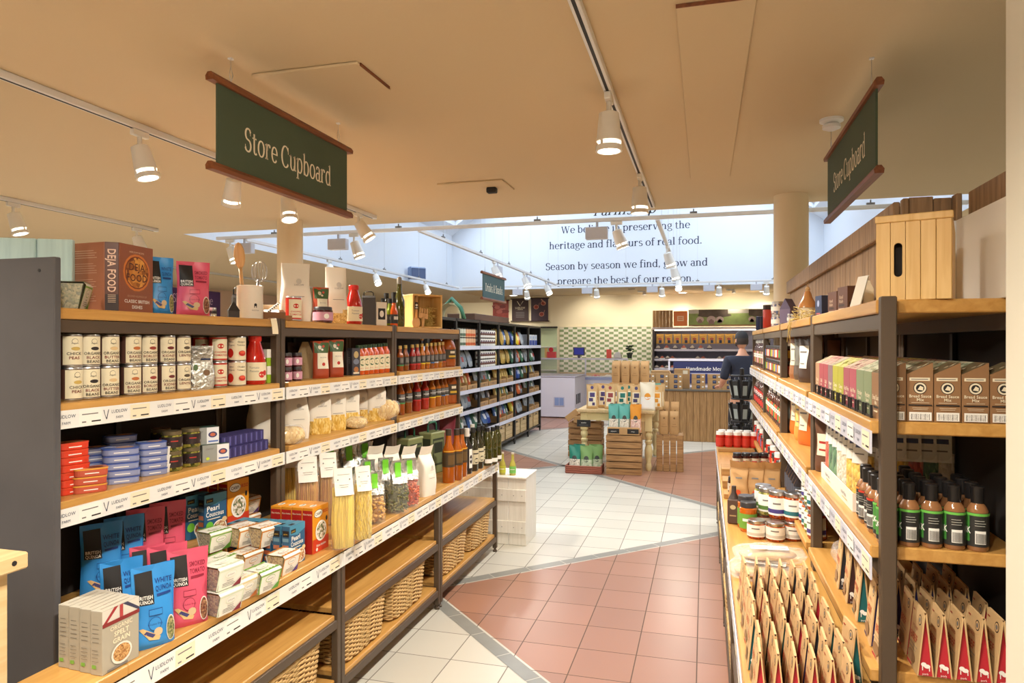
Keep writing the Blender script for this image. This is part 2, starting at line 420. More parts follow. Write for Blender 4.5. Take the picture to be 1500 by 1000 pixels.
def serif_glyph(ch):
 o = []; w = .5
 def st(*a, **k): o.extend(_stem(*a, **k))
 def pen(p, **k): o.append(_pen(p, **k))
 def dot(x, y, r=.062): o.append(([(x + r * math.cos(PI * k / 5), y + r * math.sin(PI * k / 5)) for k in range(10)], [tuple(range(10))]))
 if ch in 'nmhr':
  st(.1, 0, X_ if ch != 'h' else A_, 'bl')
  if ch == 'r': pen([(.13, .3)] + _arc(.27, .36, .13, .13, 170, 75)); dot(.33, .445, .055); w = .4
  else:
   for q in range(2 if ch == 'm' else 1):
    d = .32 * q; pen(_arc(.255 + d, .33, .145, .16, 180, 0)); st(.4 + d, 0, .34, 'b')
   w = .86 if ch == 'm' else .53
 elif ch in 'iltf':
  if ch == 'i': st(.12, 0, X_, 'bl'); dot(.115, .66); w = .25
  elif ch == 'l': st(.12, 0, A_, 'bl'); w = .25
  elif ch == 't': st(.14, .1, .62); pen(_arc(.235, .12, .095, .12, 180, 320)); o.append(_rect(.02, X_ - .045, .3, X_)); w = .34
  else: st(.14, 0, .6, 'b'); pen(_arc(.25, .6, .11, .15, 180, 60)); dot(.32, .715, .05); o.append(_rect(.02, X_ - .045, .31, X_)); w = .34
 elif ch == 'o': pen(_arc(.26, .25, .2, .245, 0, 360, 24)); w = .52
 elif ch == 'e': pen(_arc(.25, .25, .19, .245, 0, 320, 22)); o.append(_rect(.07, .25, .45, .288)); w = .49
 elif ch == 'c': pen(_arc(.25, .25, .19, .245, 50, 320, 22)); dot(.37, .425, .055); w = .46
 elif ch in 'bp':
  if ch == 'b': st(.1, 0, A_, 'l')
  else: st(.1, -.22, X_, 'bl')
  pen(_arc(.27, .25, .18, .245, 150, -150, 22)); w = .53
 elif ch in 'dq':
  if ch == 'd': st(.42, 0, A_, 'l'); o.append(_rect(.42, 0, .53, .035))
  else: st(.42, -.22, X_, 'b')
  pen(_arc(.25, .25, .18, .245, 30, 330, 22)); w = .54
 elif ch == 'g':
  pen(_arc(.235, .33, .15, .165, 0, 360, 20)); pen([(.33, .46), (.4, .49), (.46, .485)], thick=.05)
  pen([(.15, .19), (.1, .12), (.13, .06), (.3, .03)] + _arc(.25, -.09, .2, .115, 60, -250, 20), thick=.075); w = .48
 elif ch == 'a':
  pen(_arc(.2, .37, .14, .125, 140, 0, 10) + [(.34, .3), (.34, .07)], thick=.1); pen(_arc(.21, .14, .15, .135, 60, 330, 16)); pen(_arc(.42, .06, .08, .06, 180, 300, 6)); dot(.105, .43, .05); w = .46
 elif ch == 's': pen(_arc(.21, .37, .135, .12, 30, 245, 12) + _arc(.2, .13, .15, .13, 75, -150, 14), thick=.1, thin=.05); w = .4
 elif ch in 'uv y w k'.replace(' ', ''):
  if ch == 'u': st(.1, .16, X_, 'l'); pen(_arc(.245, .17, .145, .17, 180, 360)); st(.42, 0, X_, 'l'); o.append(_rect(.42, 0, .53, .035)); w = .54
  elif ch == 'k': st(.1, 0, A_, 'bl'); pen([(.14, .22), (.4, .48)], thick=.045, thin=.045); pen([(.22, .3), (.42, .01)], thick=.1, thin=.1); o.append(_rect(.33, 0, .52, .035)); o.append(_rect(.3, .465, .5, .5)); w = .52
  else:
   pen([(.08, X_), (.25, 0)], thick=.1, thin=.1); o.append(_rect(0, X_ - .035, .2, X_))
   pen([(.25, 0), (.41, X_)], thick=.045, thin=.045); o.append(_rect(.33, X_ - .035, .5, X_)); w = .49
   if ch == 'y': pen([(.25, 0), (.19, -.15), (.11, -.2)], thick=.045, thin=.045); dot(.1, -.18, .05)
   if ch == 'w': pen([(.41, X_), (.56, 0)], thick=.1, thin=.1); pen([(.56, 0), (.71, X_)], thick=.045, thin=.045); o.append(_rect(.63, X_ - .035, .79, X_)); w = .78
 elif ch == 'W':
  for d in (0, .36): pen([(.08 + d, C_), (.27 + d, 0)], thick=.1, thin=.1); pen([(.27 + d, 0), (.44 + d, C_)], thick=.045, thin=.045)
  o.append(_rect(-.01, C_ - .035, .2, C_)); o.append(_rect(.33, C_ - .035, .56, C_)); o.append(_rect(.7, C_ - .035, .92, C_)); w = .9
 elif ch == 'S': pen(_arc(.26, .53, .17, .17, 20, 245, 14) + _arc(.25, .18, .19, .18, 70, -160, 16), thick=.11, thin=.05); o.append(_rect(.39, .5, .425, .69)); o.append(_rect(.06, .02, .095, .2)); w = .5
 elif ch == 'C': pen(_arc(.34, .35, .28, .35, 40, 320, 24), thick=.12); o.append(_rect(.54, .46, .58, .69)); w = .64
 elif ch == 'D': st(.13, 0, C_, 'bt'); pen([(.13, .68)] + _arc(.28, .35, .3, .33, 90, -90, 18) + [(.13, .02)], thick=.12); w = .66
 elif ch == 'H': st(.14, 0, C_, 'bt'); st(.56, 0, C_, 'bt'); o.append(_rect(.14, .34, .56, .385)); w = .72
 elif ch == 'M':
  st(.12, 0, C_, 'bt', t=.05); st(.7, 0, C_, 'bt'); pen([(.12, C_), (.4, .04)], thick=.11, thin=.11); pen([(.4, .04), (.68, C_)], thick=.045, thin=.045); w = .86
 elif ch == 'F': st(.14, 0, C_, 'bt'); o.append(_rect(.14, C_ - .045, .5, C_)); o.append(_rect(.46, C_ - .18, .5, C_)); o.append(_rect(.14, .34, .42, .38)); w = .52
 elif ch == '&': pen(_arc(.28, .55, .12, .14, -60, 240, 14) + [(.5, .05), (.6, .01)], thick=.09); pen([(.34, .43), (.16, .32)] + _arc(.23, .17, .17, .17, 120, 330, 12) + [(.5, .38)], thick=.09); w = .66
 elif ch == '.': dot(.1, .055); w = .22
 elif ch == ',': dot(.1, .055); pen([(.13, .05), (.07, -.1)], thick=.05, thin=.05); w = .22
 else: return None
 vs = []; fs = []
 for v, f in o:
  n = len(vs); vs += v; fs += [tuple(n + q for q in k) for k in f]
 fs = [f if sum((vs[f[i]][0] * vs[f[(i + 1) % len(f)]][1] - vs[f[(i + 1) % len(f)]][0] * vs[f[i]][1]) for i in range(len(f))) > 0 else f[::-1] for f in fs]
 return vs, fs, w + .035
_tm = {}
def text_mesh(txt, font='sans'):
 key = (txt, font)
 if key in _tm: return _tm[key]
 x = 0; vs = []; fs = []
 for ch in txt:
  g = None
  if font in ('serif', 'script'):
   if ch == ' ': g = ([], [], .24)
   else: g = serif_glyph(ch)
  if g is None: g = sans_glyph(ch, font != 'sans')
  n = len(vs); sh = .35 if font == 'script' else 0
  vs += [(x + p[0] + p[1] * sh, p[1]) for p in g[0]]; fs += [tuple(n + q for q in f) for f in g[1]]
  x += g[2]
 _tm[key] = (vs, fs, x)
 return _tm[key]
def plane(o, U, V):
 """surface for art(): a flat face with centre o and unit directions U and V"""
 o = Vector(o); U = Vector(U); V = Vector(V); N = U.cross(V)
 f = lambda u, v, h: o + U * u + V * v + N * h
 class S:
  flat = True
  def __call__(s, u, v, h): return f(u, v, h)
 return S()
def round_face(r, z0, a0=0.0, taper=0.0):
 """surface for art(): a can wall; u runs round it, v up from z0; a0 = facing angle"""
 def f(u, v, h):
  rr = r + h - taper * v; a = a0 + u / r
  return Vector((rr * math.cos(a), rr * math.sin(a), z0 + v))
 return f

# ---------------------------------------------------------------- things, copies, placing
def thing(name, label, cat, loc=(0, 0, 0), rz=0, group=None, kind=None):
 o = bpy.data.objects.new(name, None); COL.objects.link(o); o.empty_display_size = .05
 o.location = loc; o.rotation_euler = (0, 0, rz)
 return tag(o, label, cat, group, kind)
def tag(o, label, cat, group=None, kind=None):
 o['label'] = label; o['category'] = cat
 if group: o['group'] = group
 if kind: o['kind'] = kind
 return o
def struct(name, mb, label=None):
 o = mb.build(name); o['kind'] = 'structure'
 if label: o['label'] = label
 return o
def dup(root, loc, rz=0, label=None, group=None, rot=None, sc=None):
 r = root.copy(); COL.objects.link(r); r.location = loc; r.rotation_euler = rot or (0, 0, rz)
 if sc: r.scale = sc
 if label: r['label'] = label
 if group: r['group'] = group
 for ch in list(root.children):
  c = ch.copy(); COL.objects.link(c); c.parent = r
  for g in ch.children:
   d = g.copy(); COL.objects.link(d); d.parent = c
 return r
class Kind:
 """one product: the first put() moves the model itself, later ones copy it"""
 def __init__(s, root): s.root = root; s.used = False
 def put(s, loc, rz=0, label=None, group=None, rot=None, sc=None):
  if s.used: return dup(s.root, loc, rz, label, group, rot, sc)
  s.used = True; r = s.root; r.location = loc; r.rotation_euler = rot or (0, 0, rz)
  if sc: r.scale = sc
  if label: r['label'] = label
  if group: r['group'] = group
  return r
def product(name, cat, *parts):
 """an Empty with parts: (part name, MB) or (part name, MB, [(sub name, MB), ...])"""
 t = thing(name, '', cat)
 for p in parts:
  o = p[1].build(p[0], t)
  for sub in (p[2] if len(p) > 2 else ()): sub[1].build(sub[0], o)
 return Kind(t)
def single(name, cat, mb): return Kind(tag(mb.build(name), '', cat))
ORD = ['first', 'second', 'third', 'fourth', 'fifth', 'sixth', 'seventh', 'eighth', 'ninth', 'tenth', 'eleventh', 'twelfth', 'thirteenth', 'fourteenth', 'fifteenth', 'sixteenth', 'seventeenth', 'eighteenth', 'nineteenth', 'twentieth']
_c, _s = math.cos(YAW), math.sin(YAW)
def ray(px, py):
 u = (px - 750) / 1010.; v = (503 - py) / 1010.
 return Vector((u * _c - _s, u * _s + _c, v))
def on_z(px, py, z):
 """where the line of sight through a point of the photograph meets the level z"""
 d = ray(px, py); t = (z - EYE) / d.z
 return Vector((d.x * t, d.y * t, z))
def on_x(px, py, x):
 d = ray(px, py); t = x / d.x
 return Vector((x, d.y * t, EYE + d.z * t))
def on_y(px, py, y):
 d = ray(px, py); t = y / d.y
 return Vector((d.x * t, y, EYE + d.z * t))

# ---------------------------------------------------------------- named materials
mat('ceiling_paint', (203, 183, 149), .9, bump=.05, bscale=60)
mat('wall_cream', (244, 232, 200), .8)
mat('wall_pink', (222, 190, 165), .85)
mat('hall_white', (226, 233, 242), .7)
mat('column_paint', (228, 212, 182), .8)
mat('pillar_paint', (204, 198, 180), .8)
mat('white_metal', (222, 222, 222), .4)
mat('dark_steel', (86, 72, 58), .45, metal=.2)
mat('black_steel', (38, 36, 36), .45, metal=.2)
mat('black_back', (34, 27, 23), .8)
mat('brown_back', (66, 34, 22), .6)
mat('strip_white', (232, 232, 228), .35)
mat('strip_lilac', (206, 208, 222), .35)
mat('ink_blue', (40, 52, 84), .6)
mat('ink_black', (28, 26, 26), .6)
mat('ink_grey', (120, 118, 116), .6)
mat('paper_white', (240, 238, 230), .6)
mat('paper_cream', (238, 226, 196), .6)
wood('shelf_wood', (186, 136, 68), (206, 158, 88), 'Y', 5, .32, .04)
wood('crate_wood', (150, 108, 58), (186, 142, 86), 'X', 7, .65, .25)
wood('crate_dark', (140, 102, 62), (184, 142, 92), 'X', 7, .7, .3)
wood('plank_brown', (124, 98, 70), (168, 136, 102), 'Z', 6, .7, .35)
wood('plank_warm', (138, 100, 58), (182, 140, 90), 'Z', 6, .6, .25)
wood('sign_wood', (104, 56, 28), (136, 78, 42), 'Y', 8, .5, .1)
wood('pine', (216, 172, 98), (232, 194, 126), 'Z', 6, .5, .1)
wood('pale_wood', (192, 162, 114), (210, 184, 138), 'Y', 5, .5, .06)
wood('white_boards', (224, 220, 208), (236, 232, 222), 'Z', 6, .6, .08)
wood('blue_boards', (176, 204, 204), (194, 220, 218), 'Z', 6, .6, .2)
wood('spoon_wood', (196, 148, 92), (222, 180, 124), 'Z', 8, .5, .05)
mat('wicker', (206, 170, 112), .6, mott=.25, mscale=60)
mat('wicker_dark', (150, 104, 58), .7, mott=.3, mscale=40)
mat('kraft', (186, 146, 96), .75, mott=.06, mscale=30)
mat('kraft_light', (214, 178, 126), .75, mott=.05, mscale=30)
mat('chalk_board', (78, 76, 78), .75, mott=.12, mscale=5)
mat('lamp_glow', (255, 255, 255), .3, emit=(255, 244, 226), es=14.0)
mat('ring_glow', (255, 255, 255), .3, emit=(255, 240, 215), es=4.0)
mat('silver', (200, 200, 200), .3, metal=1.0)
mat('foil', (206, 210, 206), .25, metal=.8, bump=.8, bscale=60)
mat('amber_glass', (176, 92, 20), .08, trans=.45, coat=.3)
mat('green_glass', (46, 58, 18), .08, trans=.35, coat=.3)
mat('clear_glass', (240, 244, 240), .04, trans=.95)
film('clear_film', (255, 255, 255), .2)
film('thin_film', (255, 255, 255), .1)
film('counter_glass', (230, 236, 255), .05, .05)
tiles('tile_white', (202, 198, 186), (126, 120, 110))
tiles('tile_red', (160, 116, 95), (98, 78, 66))
mat('tile_grey', (138, 138, 132), .3, mott=.08)
wall_tiles('wall_bricks', (142, 162, 116), (236, 232, 212), (222, 220, 204))

# ---------------------------------------------------------------- the setting
CZ = 2.75                       # low ceiling
HX0, HX1, HY0, HY1 = -5.06, 2.07, 5.79, 13.47   # the high hall
RX0, RX1, RY0, RY1 = -9.6, 4.6, -4.5, 17.6      # the whole shop
BZ = 2.89                       # ceiling over the counters
# floor: white tiles, red wedges with grey borders
f = MB()
f.box(RX0, RX1, RY0, RY1, -.1, 0, 'tile_white')
XC = -1.83
def wedge(yc, side, reach):
 z = .0006
 e = 1 if side > 0 else -1
 a = (XC + e * .08, yc, z); b = (XC + e * reach, yc - reach + .08, z); c_ = (XC + e * reach, yc + reach - .08, z)
 f.add([a, b, c_] if e > 0 else [a, c_, b], [(0, 1, 2)], 'tile_red')
def border(x0, y0, x1, y1, w=.085):
 d = Vector((x1 - x0, y1 - y0, 0)).normalized(); n = Vector((-d.y, d.x, 0)) * w / 2
 L = math.hypot(x1 - x0, y1 - y0); k = 0; q = 0
 while q < L:
  e_ = min(q + .298, L)
  a = Vector((x0, y0, .0012)) + d * q; b = Vector((x0, y0, .0012)) + d * e_
  f.add([a - n, b - n, b + n, a + n], [(0, 1, 2, 3)], 'tile_grey'); q += .304
for yc in (-.54, 4.31, 9.16, 14.01):
 wedge(yc, 1, 2.42); wedge(yc, -1, 2.42)
 border(XC - 2.42, yc - 2.42, XC + 2.42, yc + 2.42); border(XC - 2.42, yc + 2.42, XC + 2.42, yc - 2.42)
struct('floor', f)
# ceilings
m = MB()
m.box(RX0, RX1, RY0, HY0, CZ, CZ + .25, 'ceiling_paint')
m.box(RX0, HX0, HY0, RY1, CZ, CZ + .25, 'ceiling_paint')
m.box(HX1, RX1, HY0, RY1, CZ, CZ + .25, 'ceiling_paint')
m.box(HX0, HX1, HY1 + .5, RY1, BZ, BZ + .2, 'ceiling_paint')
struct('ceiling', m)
m = MB()    # bulkhead: front white, its under side painted like the ceiling
EZ = 3.88; RZ = 6.3; RXC = (HX0 + HX1) / 2
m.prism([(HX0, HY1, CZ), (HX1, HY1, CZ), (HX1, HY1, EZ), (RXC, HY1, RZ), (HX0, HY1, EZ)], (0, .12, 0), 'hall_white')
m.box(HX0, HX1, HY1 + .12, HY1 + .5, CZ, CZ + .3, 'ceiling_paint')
struct('wall_hall_back', m)
m = MB(); m.prism([(HX0, HY0 - .12, CZ + .25), (HX1, HY0 - .12, CZ + .25), (HX1, HY0 - .12, EZ), (RXC, HY0 - .12, RZ), (HX0, HY0 - .12, EZ)], (0, .12, 0), 'hall_white'); struct('wall_hall_front', m)
m = MB(); m.box(HX0 - .12, HX0 + .003, HY0 - .12, HY1 + .12, CZ + .002, EZ, 'hall_white'); struct('wall_hall_left', m)
m = MB(); m.box(HX1 - .003, HX1 + .12, HY0 - .12, HY1 + .12, CZ + .002, EZ, 'hall_white'); struct('wall_hall_right', m)
# pitched roof, two skylights each side, the nearer one added to bring light
wins = [(6.4, 8.9), (10.6, 13.1)]; S0, S1 = .06, .62      # along the hall; up the slope (share)
for nm, xa in (('left', HX0), ('right', HX1)):
 m = MB(); fr = MB()
 def sp(t, y, up=0.0): return (xa + (RXC - xa) * t, y, EZ + (RZ - EZ) * t + up)
 def slab(t0, t1, y0, y1): m.prism([sp(t0, y0), sp(t1, y0), sp(t1, y1), sp(t0, y1)], (0, 0, .18), 'hall_white')
 slab(0, S0, HY0, HY1); slab(S1, 1, HY0, HY1)
 yy = [HY0] + [q for w_ in wins for q in w_] + [HY1]
 for k in range(0, len(yy), 2): slab(S0, S1, yy[k], yy[k + 1])
 struct('ceiling_roof_' + nm, m)
 for k, (y0, y1) in enumerate(wins):
  fr = MB()
  for a, b in (((S0, y0), (S1, y0)), ((S0, y1), (S1, y1)), ((S0, y0), (S0, y1)), ((S1, y0), (S1, y1)), (((S0 + S1) / 2, y0), ((S0 + S1) / 2, y1))):
   fr.cyl(sp(a[0], a[1], .12), sp(b[0], b[1], .12), .035, 'white_metal', 6)
  struct('window_%d' % (k + 1 + (2 if nm == 'right' else 0)), fr)
# outer walls
m = MB(); m.box(RX0 - .1, RX0, RY0, RY1, 0, BZ + .1, 'wall_pink'); struct('wall_left', m)
m = MB(); m.box(RX1, RX1 + .1, RY0, RY1, 0, BZ + .1, 'wall_cream'); struct('wall_right', m)
m = MB(); m.box(RX0, RX1, RY1, RY1 + .1, 0, BZ + .1, 'wall_cream'); struct('wall_back', m)
m = MB(); m.box(RX0, RX1, RY0 - .1, RY0, 0, BZ + .1, 'wall_cream'); struct('wall_front', m)
# glazed brick wall behind the counters
m = MB(); m.box(-3.62, -1.27, RY1 - .03, RY1 - .001, .9, 2.07, 'wall_bricks'); m.box(-3.62, -1.27, RY1 - .04, RY1 - .001, 2.07, 2.09, 'paper_cream'); struct('trim_1', m)
m = MB(); m.box(-3.62, -1.27, RY1 - .035, RY1 - .001, 0, .9, 'kraft_light'); struct('trim_2', m)
# columns
def column(nm, x, y, r):
 m = MB(); m.lathe([(r, 0), (r, CZ)], 'column_paint', 36, x, y); struct(nm, m)
column('column_left', -3.58, 5.42, .112)
column('column_right', .62, 5.5, .122)
m = MB(); m.box(.545, .72, -.6, 1.5, 0, CZ, 'pillar_paint', .004); struct('wall_pillar', m)
# words on the bulkhead
m = MB()
sf = plane((0, HY1 - .001, 0), (1, 0, 0), (0, 0, 1))
for txt, u, v, w_ in (('We believe in preserving the', -1.5, 3.905, 2.49), ('heritage and flavours of real food.', -1.51, 3.60, 2.95), ('Season by season we find, grow and', -1.5, 3.185, 3.13), ('prepare the best of our region.', -1.5, 2.89, 2.64)):
 vs, fs, tw = text_mesh(txt, 'serif'); sz = w_ / tw
 sf2 = plane((u, HY1 - .001, v), (1, 0, 0), (0, 0, 1))
 m.art(sf2, [('t', txt, 0, 0, sz, 'ink_blue', 'serif')])
m.art(plane((-1.5, HY1 - .001, 4.25), (1, 0, 0), (0, 0, 1)), [('t', 'Farmshop', 0, 0, .27, 'ink_black', 'script')])
o = m.build('trim_lettering'); o['kind'] = 'structure'
# hatches and boxed-in strips on the low ceiling
def hatch(nm, x0, x1, y0, y1, edge):
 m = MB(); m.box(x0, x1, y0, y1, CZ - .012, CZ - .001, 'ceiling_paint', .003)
 for a in edge: m.box(*a, 'sign_wood')
 struct(nm, m)
hatch('ceiling_hatch', -1.78, -1.3, 2.42, 2.72, [(-1.3, -1.296, 2.44, 2.7, CZ - .013, CZ - .001)])
hatch('ceiling_panel', -.09, .16, 2.3, 4.7, [(-.09, .12, 2.296, 2.3, CZ - .013, CZ - .001)])
hatch('ceiling_flap', -1.77, -1.3, 4.42, 4.72, [])

# ---------------------------------------------------------------- lamps, tracks, signs under the ceiling
lw = C(232, 230, 224, .4); lgrey = C(196, 198, 208, .4)
def track(name, p0, p1, label, hang=None, w=.036, m_='white_metal', drops=()):
 t = thing(name, label, 'lighting track', ((p0[0] + p1[0]) / 2, (p0[1] + p1[1]) / 2, p0[2]), group='lighting tracks')
 L = math.hypot(p1[0] - p0[0], p1[1] - p0[1])
 ang = math.atan2(p1[1] - p0[1], p1[0] - p0[0])
 a = MB().at(rz=ang); a.box(-L / 2, L / 2, -w / 2, w / 2, -.032, 0, m_, .003); a.build('rail', t)
 if not hang:
  s_ = MB().at(rz=ang); s_.box(-L / 2 + .05, L / 2 - .05, -.006, .006, -.0335, -.0318, 'ink_black'); s_.build('slot', t)
 else:
  n = max(2, int(L / 1.15))
  for k in range(n):
   x = -L / 2 + (k + .5) * L / n
   c_ = MB().at(rz=ang); c_.box(x - .03, x + .03, -.012, .012, 0, .018, 'ink_grey'); c_.cyl((x, 0, .01), (x, 0, .04), .006, 'ink_grey', 6)
   c_.build('clip', t)
   wq = MB().at(rz=ang); wx = p0[0] + (p1[0] - p0[0]) * (x / L + .5); zr = EZ + (RZ - EZ) * (1 - abs(wx - RXC) / (RXC - HX0)) + .02; wq.cyl((x, 0, .03), (x, 0, zr - p0[2]), .0015, 'silver', 4); wq.build('hanging_wire', t)
 return t
def lamp_kind(name, driver):
 t = thing(name, '', 'lamp')
 b = MB(); b.box(-.014, .014, -.05, .05, -.03, .0, lw, .003); b.cyl((0, 0, -.03), (0, 0, -.075), .011, lw, 8); b.build('track_adapter', t)
 h = MB().at((0, 0, -.075))
 h.lathe([(.03, .0), (.043, -.006), (.054, -.125), (.050, -.128)], lw, 24, cap1=True)
 for k in range(3):   # narrow bridges hold the front ring; light shows through the gap
  a = 2 * PI * k / 3; h.box(.048 * math.cos(a) - .006, .048 * math.cos(a) + .006, .048 * math.sin(a) - .006, .048 * math.sin(a) + .006, -.145, -.125, lw)
 h.lathe([(.052, -.142), (.057, -.146), (.057, -.168), (.048, -.168), (.046, -.156)], lw, 24, cap0=False, cap1=False)
 ho = h.build('lamp_head', t)
 g = MB().at((0, 0, -.075)); g.lathe([(.046, -.129), (.046, -.142)], 'ring_glow', 24, cap0=False, cap1=False); g.build('light_gap', ho)
 g = MB().at((0, 0, -.075)); g.lathe([(.047, -.158), (.040, -.161), (.02, -.163), (.0001, -.1635)], 'lamp_glow', 24, cap0=False, cap1=False); g.build('lens', ho)
 if driver:
  d = MB(); d.box(-.035, .035, -.27, -.075, -.15, -.045, lgrey, .004); d.cyl((0, -.17, -.045), (0, -.17, 0), .012, lgrey, 8); d.build('driver_box', t)
 return Kind(t)
spotlights = {False: lamp_kind('track_spotlight', False), True: lamp_kind('track_spotlight', True)}
def lamp(loc, label, driver=False, rz=0, tilt=None, power=None, group='track lamps', warm=(1.0, .92, .80)):
 """tilt: direction the head is turned to (x, y) and by how much"""
 loc = (loc[0], loc[1], loc[2] - .034)
 r = spotlights[driver].put(loc, rz, label, group)
 ax, ang = ((1, 0, 0), 0) if tilt is None else ((-tilt[1], tilt[0], 0), tilt[2])
 head = [c for c in r.children if c.name.startswith('lamp_head')][0]
 q = Matrix.Rotation(-rz, 4, 'Z') @ Matrix.Rotation(-ang, 4, Vector(ax)) @ Matrix.Rotation(rz, 4, 'Z') if ang else Matrix.Identity(4)
 piv = Vector((0, 0, -.075))
 head.matrix_local = Matrix.Translation(piv) @ q @ Matrix.Translation(-piv)
 l = bpy.data.lights.new('spot_beam', 'SPOT'); l.energy = power or SPOT_W; l.color = warm
 l.spot_size = R(150); l.spot_blend = .75; l.shadow_soft_size = .05
 lo = bpy.data.objects.new('spot_beam', l); COL.objects.link(lo)
 d = Vector((0, 0, -1)) if not ang else Vector((tilt[0] * math.sin(ang), tilt[1] * math.sin(ang), -math.cos(ang)))
 lo.location = Vector(loc) + Vector((0, 0, -.075)) + d * .175
 lo.rotation_euler = d.to_track_quat('-Z', 'Y').to_euler()
 return r
TX = (-5.05, -2.73, -.395)
track('lighting_track', (TX[2], -3.5, CZ), (TX[2], 5.55, CZ), 'white ceiling lighting track over the tiled aisle')
track('lighting_track', (TX[1], -3.5, CZ), (TX[1], 5.4, CZ), 'white ceiling lighting track behind the left shelves and the hanging green sign')
track('lighting_track', (TX[0], -3.5, CZ), (TX[0], 5.45, CZ), 'white ceiling lighting track farthest left')
track('lighting_track', (-4.85, 6.04, CZ), (1.95, 6.04, CZ), 'white lighting rail hung crosswise at the near end of the high hall', hang=5.2)
track('lighting_track', (-2.63, 6.12, CZ), (-2.63, 12.4, CZ), 'white lighting rail hung lengthwise through the hall, left of the wall writing', hang=5.2)
track('lighting_track', (-.395, 6.12, CZ), (-.395, 12.4, CZ), 'white lighting rail hung lengthwise across the wall writing', hang=5.4)
track('lighting_track', (-4.7, 6.3, CZ + .02), (-4.7, 12.9, CZ + .02), 'white lighting rail hung along the left wall of the high hall', hang=4.1)
track('lighting_track', (-4.6, 12.85, CZ + .02), (1.8, 12.85, CZ + .02), 'white lighting rail hung crosswise before the wall writing', hang=4.1)
track('lighting_track', (-7.3, 1.0, CZ), (-7.3, 13.0, CZ), 'white ceiling lighting track over the far left side aisle')
track('lighting_track', (3.2, 1.0, CZ), (3.2, 13.0, CZ), 'white ceiling lighting track over the right side aisle')
for y, l, tl in ((2.96, 'bright white track lamp nearest over the tiled aisle', None), (4.42, 'white track lamp at the far end of the aisle track', None), (.9, 'white aisle track lamp overhead, before the shelves', None), (.25, 'white fill lamp added on the aisle track, turned to the left shelves, above the viewer', (-.7, .71, .75)), (-.4, 'white fill lamp added on the aisle track, turned to the right shelves, above the viewer', (.45, .89, .8)), (-1.4, 'white aisle track lamp added for fill behind the viewer', None)):
 lamp((TX[2], y, CZ), l, tilt=tl, power=SPOT_W * (.5 if y in (.25, -.4) else 1))  # turned pair and the lamp behind the viewer are unseen, added as fill
for (x, y, l, tl) in ((TX[1], 2.83, 'white track lamp left of the large green hanging sign', (.5, .2, .25)), (TX[1], 3.55, 'white track lamp half hidden under the left end of the green sign', (-.6, .5, .5)),
  (TX[1], 4.1, 'white track lamp just below the middle of the green sign', (.5, -.4, .3)), (TX[1], 5.1, 'white track lamp tilted at the lower right corner of the green sign', (.8, .3, .6)),
  (TX[1], .8, 'white track lamp over the near end of the left shelves', None), (TX[1], -1.5, 'white left track lamp added for fill behind the viewer', None)):
 lamp((x, y, CZ), l, tilt=tl)  # the last one, behind the viewer, is an added fill lamp
for y, l in ((4.02, 'white track lamp at the left edge of the ceiling'), (5.2, 'white track lamp above the brown cookery book'), (1.5, 'white track lamp far left, out over the side aisle'), (-1.2, 'white far left track lamp added for fill behind the viewer')):
 lamp((TX[0], y, CZ), l, tilt=(.5, .3, .3))  # the one behind the viewer is out of view, added to fill
for x, l in ((-4.69, 'white lamp with driver box at the left end of the cross rail'), (-3.28, 'white lamp with driver box beside the left column'), (-.74, 'white lamp with driver box hanging in front of the words we believe')):
 lamp((x, 6.04, CZ), l, True, rz=PI / 2 if x < -4 else -PI / 2, tilt=(.6, .2, .35), power=SPOT_HALL)
for (y, l, tl) in ((8.55, 'white rail lamp above the small green sign, nearest of the row of three', (.7, -.3, .5)), (10.1, 'white rail lamp right of the small green sign, middle of the row of three', (.7, -.3, .5)), (11.6, 'white rail lamp farthest of the row of three left of the writing', (.7, -.3, .5))):
 lamp((-2.63, y, CZ), l, True, rz=PI, tilt=tl, power=SPOT_HALL)
for (y, l, tl) in ((7.7, 'white rail lamp over the words real food', (.3, .3, .4)), (9.3, 'white rail lamp over the word grow', (.3, .3, .3)), (11.3, 'white rail lamp over the word region', (0, -1, .6))):
 lamp((-.395, y, CZ), l, False, tilt=tl, power=SPOT_HALL)
for (y, l) in ((8.0, 'white lamp on the hall side rail, between the two white bags and the column'), (9.3, 'white lamp on the hall side rail, above the red sauce bottle'), (11.2, 'white lamp on the hall side rail beside the blue speaker')):
 lamp((-4.7, y, CZ + .02), l, False, tilt=(.7, -.5, .6), power=SPOT_HALL)
for k, x in enumerate((-3.3, -1.95, -.75, .25, 1.05)):
 lamp((x, 12.85, CZ + .02), 'white lamp with driver box under the wall writing, %s from the left' % ORD[k], True, rz=-PI / 2, tilt=(0, 1, .5), power=SPOT_HALL)
for k, (x, y) in enumerate(((-7.3, 3.0), (-7.3, 7.5), (-7.3, 11.5), (3.2, 3.0), (3.2, 8.0), (3.2, 12.0))):
 lamp((x, y, CZ), 'white ceiling lamp out over the side aisle', group='side aisle lamps', power=SPOT_W * 1.3)
